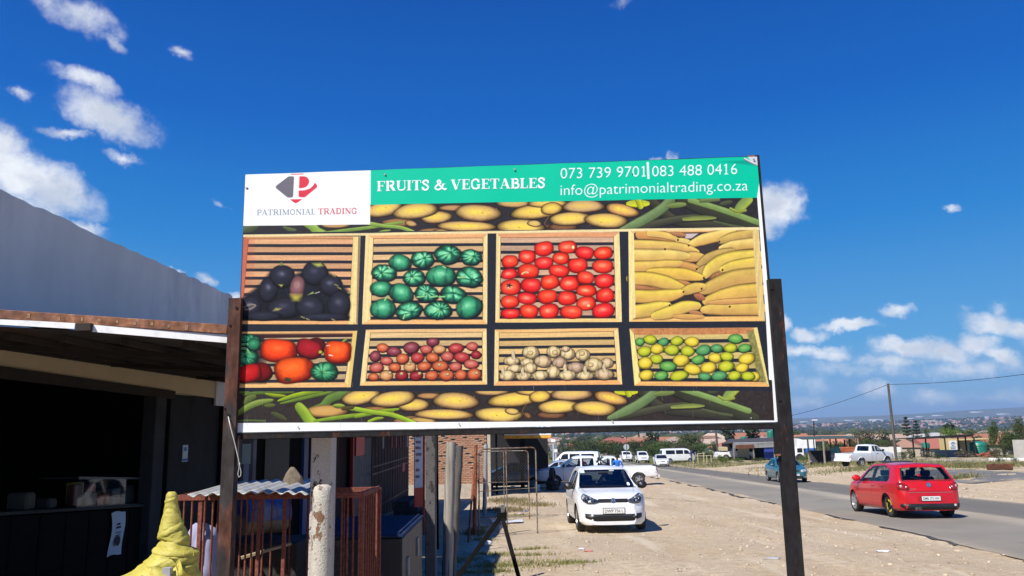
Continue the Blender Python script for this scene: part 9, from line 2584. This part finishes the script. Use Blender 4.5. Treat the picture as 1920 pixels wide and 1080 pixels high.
# yellow kiosk with a white poster
d=108;kk=Thing('yellow_kiosk',onground(P(1790,845,d).x,d),'pale yellow kiosk with a white lettered poster behind the iron shelter','kiosk')
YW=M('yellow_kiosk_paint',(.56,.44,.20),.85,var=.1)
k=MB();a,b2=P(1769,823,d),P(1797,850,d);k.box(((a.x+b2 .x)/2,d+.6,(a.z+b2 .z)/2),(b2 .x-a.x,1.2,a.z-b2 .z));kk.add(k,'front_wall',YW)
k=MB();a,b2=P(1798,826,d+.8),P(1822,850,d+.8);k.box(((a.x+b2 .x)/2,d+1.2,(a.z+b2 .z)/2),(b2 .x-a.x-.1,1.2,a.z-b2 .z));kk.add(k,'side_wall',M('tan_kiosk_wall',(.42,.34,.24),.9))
k=MB();k.bar(P(1795,824.5,d),P(1846,822.5,d),2.0,.12);kk.add(k,'roof',YW)
pw2=P(1787,835,d-.04);k=MB();k.box(pw2,(P(1794,835,d).x-P(1780,835,d).x,.04,1.25));kk.add(k,'poster',WHITEP)
for q,(y_,w_) in enumerate(((829.5,6),(832,9),(838,10),(841,9),(835,5))):c=P(1787,y_,d-.075);k=MB();k.box(c,(w_*d/FPX,.02,.10));kk.add(k,'printed_line',M('faded_blue_ink',(.12,.18,.30),.7))
# low walls
def wallx(name,px0,px1,yt,d0,d1,mat,label,th=.2,cat='wall',cap=False ):
 a,b2=P(px0,yt,d0),P(px1,yt-(px1-px0)*.0185,d1);t=Thing(name,onground((a.x+b2 .x)/2,(d0+d1)/2),label,cat);N=max(2,int((b2-a).length/3.0));prev=None
 for i in range(N):
  p,q=a*(1-i/N)+b2*(i/N),a*(1-(i+.985)/N)+b2*((i+.985)/N);zb_=min(gzs(p.x,p.y),gzs(q.x,q.y))-.1;k=MB();m_=(p+q)/2;h=m_.z-zb_
  k.bar(Vector((p.x,p.y,zb_+h/2)),Vector((q.x,q.y,zb_+h/2)),th,h);t.add(k,'panel',mat)
 return t
CONC=M('pale_concrete',(.46,.43,.38),.95,var=.2,scale=1.5,dirt=(.3,.27,.22),dirt_amt=.5)
wallx('kerb_wall',1695,1862,863.5,78,80,CONC,'long low pale kerb wall across the road behind the red car')
wallx('block_wall',1752,1802,844,104,104,M('white_blocks',(.58,.57,.54),.9,var=.2,scale=2),'low wall of whitish blocks under the kiosk')
wallx('garden_wall',1645,1690,838.5,108,104,M('white_garden_wall',(.66,.65,.62),.9,var=.1),'white garden wall right of the pickup cab')
wallx('grey_wall',1899,1975,825,92,88,M('grey_rendered_wall',(.40,.385,.355),.95,var=.15,scale=1,bmp=.2),'plain grey rendered wall at the right edge',.25)
# scalloped white fence
d=76;fe=Thing('picket_fence',onground(P(1887,870,d).x,d),'low white scalloped picket fence before the grey wall','fence')
WF=M('white_fence_paint',(.74,.74,.72),.8,var=.08)
a,b2=P(1855,861,d),P(1935,859,d-4);NPK=30
for i in range(NPK):
 t=i/NPK;p=a*(1-t)+b2*t;h=.62+.07*math.cos(i*.9);z0=gzs(p.x,p.y);k=MB()
 hh_=p.z-z0+.10*abs(math.sin(i*.55))-.05;k.box((p.x,p.y,z0+hh_/2),(.13,.06,hh_));fe.add(k,'picket',WF,bevel=.02)
for zz in (.2,):k=MB();k.bar(Vector((a.x,a.y+.06,gzs(a.x,a.y)+zz)),Vector((b2 .x,b2 .y+.06,gzs(b2 .x,b2 .y)+zz)),.05,.12);fe.add(k,'rail',WF)
# rusty planter trough
g=G(1852,882);d=g.y;pl_=Thing('rusty_planter',g,'long rusty trough lying on the grass by the tarred apron','planter')
PRU=rusty('planter_rust',(.10,.045,.03),(.16,.07,.04),.5,3.0)
a,b2=P(1851,876,d),P(1898,877,d-.5)
k=MB();L_=(b2-a).length;ux=(b2-a).normalized();uy=Vector((-ux.y,ux.x,0));N=16;vs=[]
for i in range(N+1):
 t=i/N;p=a+ux*(L_*t);z0=gzs(p.x,p.y);sag=.08*math.sin(t*9)
 for (o_,z) in ((-.30,.36+sag*.5),(-.24,.06),(-.0,.0),(.24,.06),(.30,.36)):vs.append((p.x+uy.x*o_,p.y+uy.y*o_,z0+z))
k.add(vs,[(i*5+j,(i+1)*5+j,(i+1)*5+j+1,i*5+j+1) for i in range(N) for j in range(4)]+[(4,3,2,1,0),tuple(N*5+j for j in range(5))]);pl_.add(k,'trough',PRU,fix=False )
k=MB();k.bar(a+ux*L_*.25+Vector((0,0,.15)),a+ux*L_*.62+Vector((0,0,.0)),.08,.05);pl_.add(k,'bent_rail',PRU)
# debris of red bricks and dark planks
for (px,py,col,lab,s,nme) in ((1846,856,(.34,.09,.05),'heap of red rubble beside the green tank',(2.4,.8,.45),'rubble_heap'),(1812,857,(.05,.035,.03),'heap of dark planks under the iron shelter',(2.6,.8,.5),'plank_heap'),(1862,852,(.20,.08,.05),'dark red sheet scraps right of the green tank',(1.4,.6,.8),'scrap_heap')):
 g=onground(P(px,py,96).x,96);t=Thing(nme,g,lab,'heap');r5=random.Random(px)
 for q in range(14):
  k=MB();k.box((g.x+r5 .uniform(-1,1)*s[0]/2,g.y+r5 .uniform(-1,1)*s[1]/2,g.z+r5 .uniform(.05,s[2])),(r5 .uniform(.3,.9),.2,.12),Matrix.Rotation(r5 .uniform(-.6,.6),3,'Y')@Matrix.Rotation(r5 .uniform(0,3),3,'Z'));t.add(k,'piece',M('debris_'+nme,col,.9,var=.3))
# ------------------------------------------------------------------ far end of the yard on the left
d=60
def box_thing(name,px0,px1,y0,y1,d,dep,mat,label,cat,legs=0):
 a,b2=P(px0,y0,d),P(px1,y1,d);t=Thing(name,onground((a.x+b2 .x)/2,d),label,cat);k=MB();k.box(((a.x+b2 .x)/2,d+dep/2,(a.z+b2 .z)/2),(b2 .x-a.x,dep,a.z-b2 .z));t.add(k,'panel' if legs else 'body',mat)
 for i in range(legs):
  x=a.x+(b2 .x-a.x)*((i+.5)/legs);k=MB();k.box((x,d+dep+.03,(a.z+gzs(x,d))/2),(.06,.05,a.z-gzs(x,d)));t.add(k,'leg',TIMB)
 return t
box_thing('gate_pillar',1015.5,1026,834,862,60,.5,M('pebble_concrete',(.42,.40,.36),.95,var=.25,scale=8),'square concrete pillar beyond the pale blue saloon','pillar')
box_thing('notice_board',955,972,833,841,58,.06,M('board_white',(.70,.72,.72),.7,var=.06),'long white board under the far shed roof','sign',2)
box_thing('notice_board',1001,1013.5,838.5,846.5,56,.06,M('board_white',(.70,.72,.72),.7,var=.06),'small white board left of the concrete pillar','sign',1)
fs_=Thing('far_shed',onground(P(970,850,64).x,64),'far shed with a pale blue sloping roof behind the REPAIRS sign','shed')
k=MB();a,b2=P(938,820,64),P(1003,838,62);k.add([a,b2,b2+Vector((.5,6,.6)),a+Vector((.5,6,.6)),a+Vector((0,0,.12)),b2+Vector((0,0,.12)),b2+Vector((.5,6,.72)),a+Vector((.5,6,.72))],[(0,1,2,3),(7,6,5,4),(0,4,5,1),(1,5,6,2),(2,6,7,3),(3,7,4,0)]);fs_.add(k,'roof',M('pale_blue_roof',(.36,.48,.58),.5,.2,var=.1))
k=MB();a,b2=P(950,836,65),P(978,862,65);k.box(((a.x+b2 .x)/2,66,(a.z+b2 .z)/2),(b2 .x-a.x,1.5,a.z-b2 .z));fs_.add(k,'brick_wall',M('dim_brick',(.30,.15,.10),.9,var=.2))
k=MB();a,b2=P(980,829,70),P(1029,832,70);k.box(((a.x+b2 .x)/2,72,(a.z+b2 .z)/2),(b2 .x-a.x,4,.18));fs_.add(k,'flat_roof',M('brown_flat_roof',(.10,.08,.07),.9))
for px in (984,996,1008,1026):p=P(px,832,70);k=MB();k.box((p.x,70.1,(p.z+gzs(p.x,70))/2),(.12,.12,p.z-gzs(p.x,70)));fs_.add(k,'post',TIMB)
k=MB();a,b2=P(1036,836,95),P(1046,868,95);k.box(((a.x+b2 .x)/2,96,(a.z+b2 .z)/2),(b2 .x-a.x,2,a.z-b2 .z));solo(k,'grey_shack',M('shack_grey',(.16,.19,.24),.8,var=.2),onground((a.x+b2 .x)/2,95),'small grey blue shack beyond the concrete pillar','shack',bevel=.05)
for (px,py,w,lab) in ((1037,826,8,'small white sign above the grey blue shack'),(1042,845,6,'tiny white sign on the side of the grey blue shack')):
 c=P(px,py,92);k=MB();k.box(c,(w*92/FPX,.08,.35));
 k.cyl((c.x,92.1,gzs(c.x,92)),(c.x,92.1,c.z),.04,.04,6);solo(k,'small_sign',M('board_white',(.70,.72,.72),.7),c,lab,'sign')
q=P(1123,846,92);p6,bvh,add,W,B=car('pickup',onground(q.x,92),R_(84),'small white pickup glimpsed beyond the cabs of the two pickups',pickup_spec(WPK,False ,False ,n=40),'pickup','white pickups')
NAVYP=paint('dark_blue_car_paint',(.015,.025,.06),.6)
q=P(955,880,46.5);c7,bvh,add,W,B=car('parked_car',onground(q.x,46.5),R_(96),'dark blue saloon standing in the shaded car port',sedan_spec(NAVYP,False ),group='cars on and beside the road')
# ------------------------------------------------------------------ people
SKIN=M('brown_skin',(.16,.085,.055),.6,var=.1);HAIRM=M('black_hair',(.012,.010,.009),.9)
def person(loc,rz,label,shirt,trousers,h=1.72,arm=.25):
 root=empty('person',loc,rz,label,'person',None )
 s=h/1.72
 J={'pel':(0,0,.94,.135),'wst':(0,.0,1.08,.125),'chest':(0,.0,1.28,.155),'neckb':(0,-.01,1.44,.085),'neck':(0,.0,1.50,.055),'head':(0,.02,1.60,.088),'crown':(0,.01,1.69,.07)}
 for sd,sg in (('l',-1),('r',1)):
  J['sh'+sd]=(sg*.19,0,1.40,.065);J['el'+sd]=(sg*(.25+arm*.1),-.02,1.13,.045);J['wr'+sd]=(sg*(.26+arm*.1),.08,.90,.033);J['hd'+sd]=(sg*(.26+arm*.1),.11,.82,.036)
  J['hp'+sd]=(sg*.09,0,.88,.10);J['kn'+sd]=(sg*.10,.02,.49,.062);J['an'+sd]=(sg*.105,-.02,.09,.045);J['ft'+sd]=(sg*.12,.13,.035,.036)
 names=list(J);E_=[('pel','wst'),('wst','chest'),('chest','neckb'),('neckb','neck'),('neck','head'),('head','crown')]
 for sd in 'lr':E_+=[('chest','sh'+sd),('sh'+sd,'el'+sd),('el'+sd,'wr'+sd),('wr'+sd,'hd'+sd),('pel','hp'+sd),('hp'+sd,'kn'+sd),('kn'+sd,'an'+sd),('an'+sd,'ft'+sd)]
 me=bpy.data.meshes.new('body');me.from_pydata([tuple(c*s for c in J[n_][:3]) for n_ in names],[(names.index(a),names.index(b2)) for a,b2 in E_],[])
 o=bpy.data.objects.new('body',me);link(o)
 sk=o.modifiers.new('skin','SKIN');sv=me.skin_vertices[0].data
 for i,n_ in enumerate(names):sv[i].radius=(J[n_][3]*s,J[n_][3]*s*(.75 if n_ in ('chest','wst','pel') else 1))
 sv[0].use_root=True ;sub=o.modifiers.new('sub','SUBSURF');sub.levels=1
 dg=bpy.context.evaluated_depsgraph_get();dg.update();m2=bpy.data.meshes.new_from_object(o.evaluated_get(dg));bpy.data.objects.remove(o)
 m2 .materials.clear()
 for q_ in (SKIN,shirt,trousers,BLK):m2 .materials.append(q_)
 for p in m2 .polygons:
  z=p.center.z/s;x=abs(p.center.x)/s
  p.material_index=0 if z>1.47 or (x>.2 and z<.93) else 3 if z<.10 else 2 if z<.95 and x<.22 else 1;p.use_smooth=True
 b=bpy.data.objects.new('body',m2);link(b);b.parent=root
 k=MB();k.lathe([(.0,.112),(.06,.10),(.096,.05),(.100,.0),(.094,-.03)],(0,.0,1.635*s),14,caps=False );k.build('hair',HAIRM,root,smooth=True )
 return root
q=P(1157,860,47.8);person(onground(q.x,47.8),R_(170),'man in a bright blue jacket standing between the two pickup beds',M('bright_blue_jacket',(.015,.16,.62),.8,var=.12),M('dark_trousers',(.03,.03,.04),.9),1.74,.6)
q=P(1092,862,47.75);person(onground(q.x,47.75),R_(20),'person in a dark red top seen through the pickup cab window',M('dark_red_top',(.22,.03,.05),.9,var=.2),M('dark_trousers',(.03,.03,.04),.9),1.72,.3)
q=P(1297,855,109);person(onground(q.x,109),R_(200),'person in dark blue standing at the nose of the minibus',M('navy_overall',(.02,.03,.14),.9),M('navy_overall',(.02,.03,.14),.9),1.75,.3)
# ------------------------------------------------------------------ haze over the valley
hb_=MB();hb_.box((1500,6600,40),(22400,13800,260))
HZ=bpy.data.materials.new('valley_haze');HZ.use_nodes=True ;HZ.node_tree.nodes.clear()
ho=HZ.node_tree.nodes.new('ShaderNodeOutputMaterial');hv=HZ.node_tree.nodes.new('ShaderNodeVolumePrincipled')
hv.inputs['Color'].default_value=(.46,.68,1.0,1);hv.inputs['Density'].default_value=1.15e-4;hv.inputs['Anisotropy'].default_value=.1
HZ.node_tree.links.new(hv.outputs[0],ho.inputs['Volume'])
hz=hb_.build('haze',HZ);meta(hz,kind='stuff')
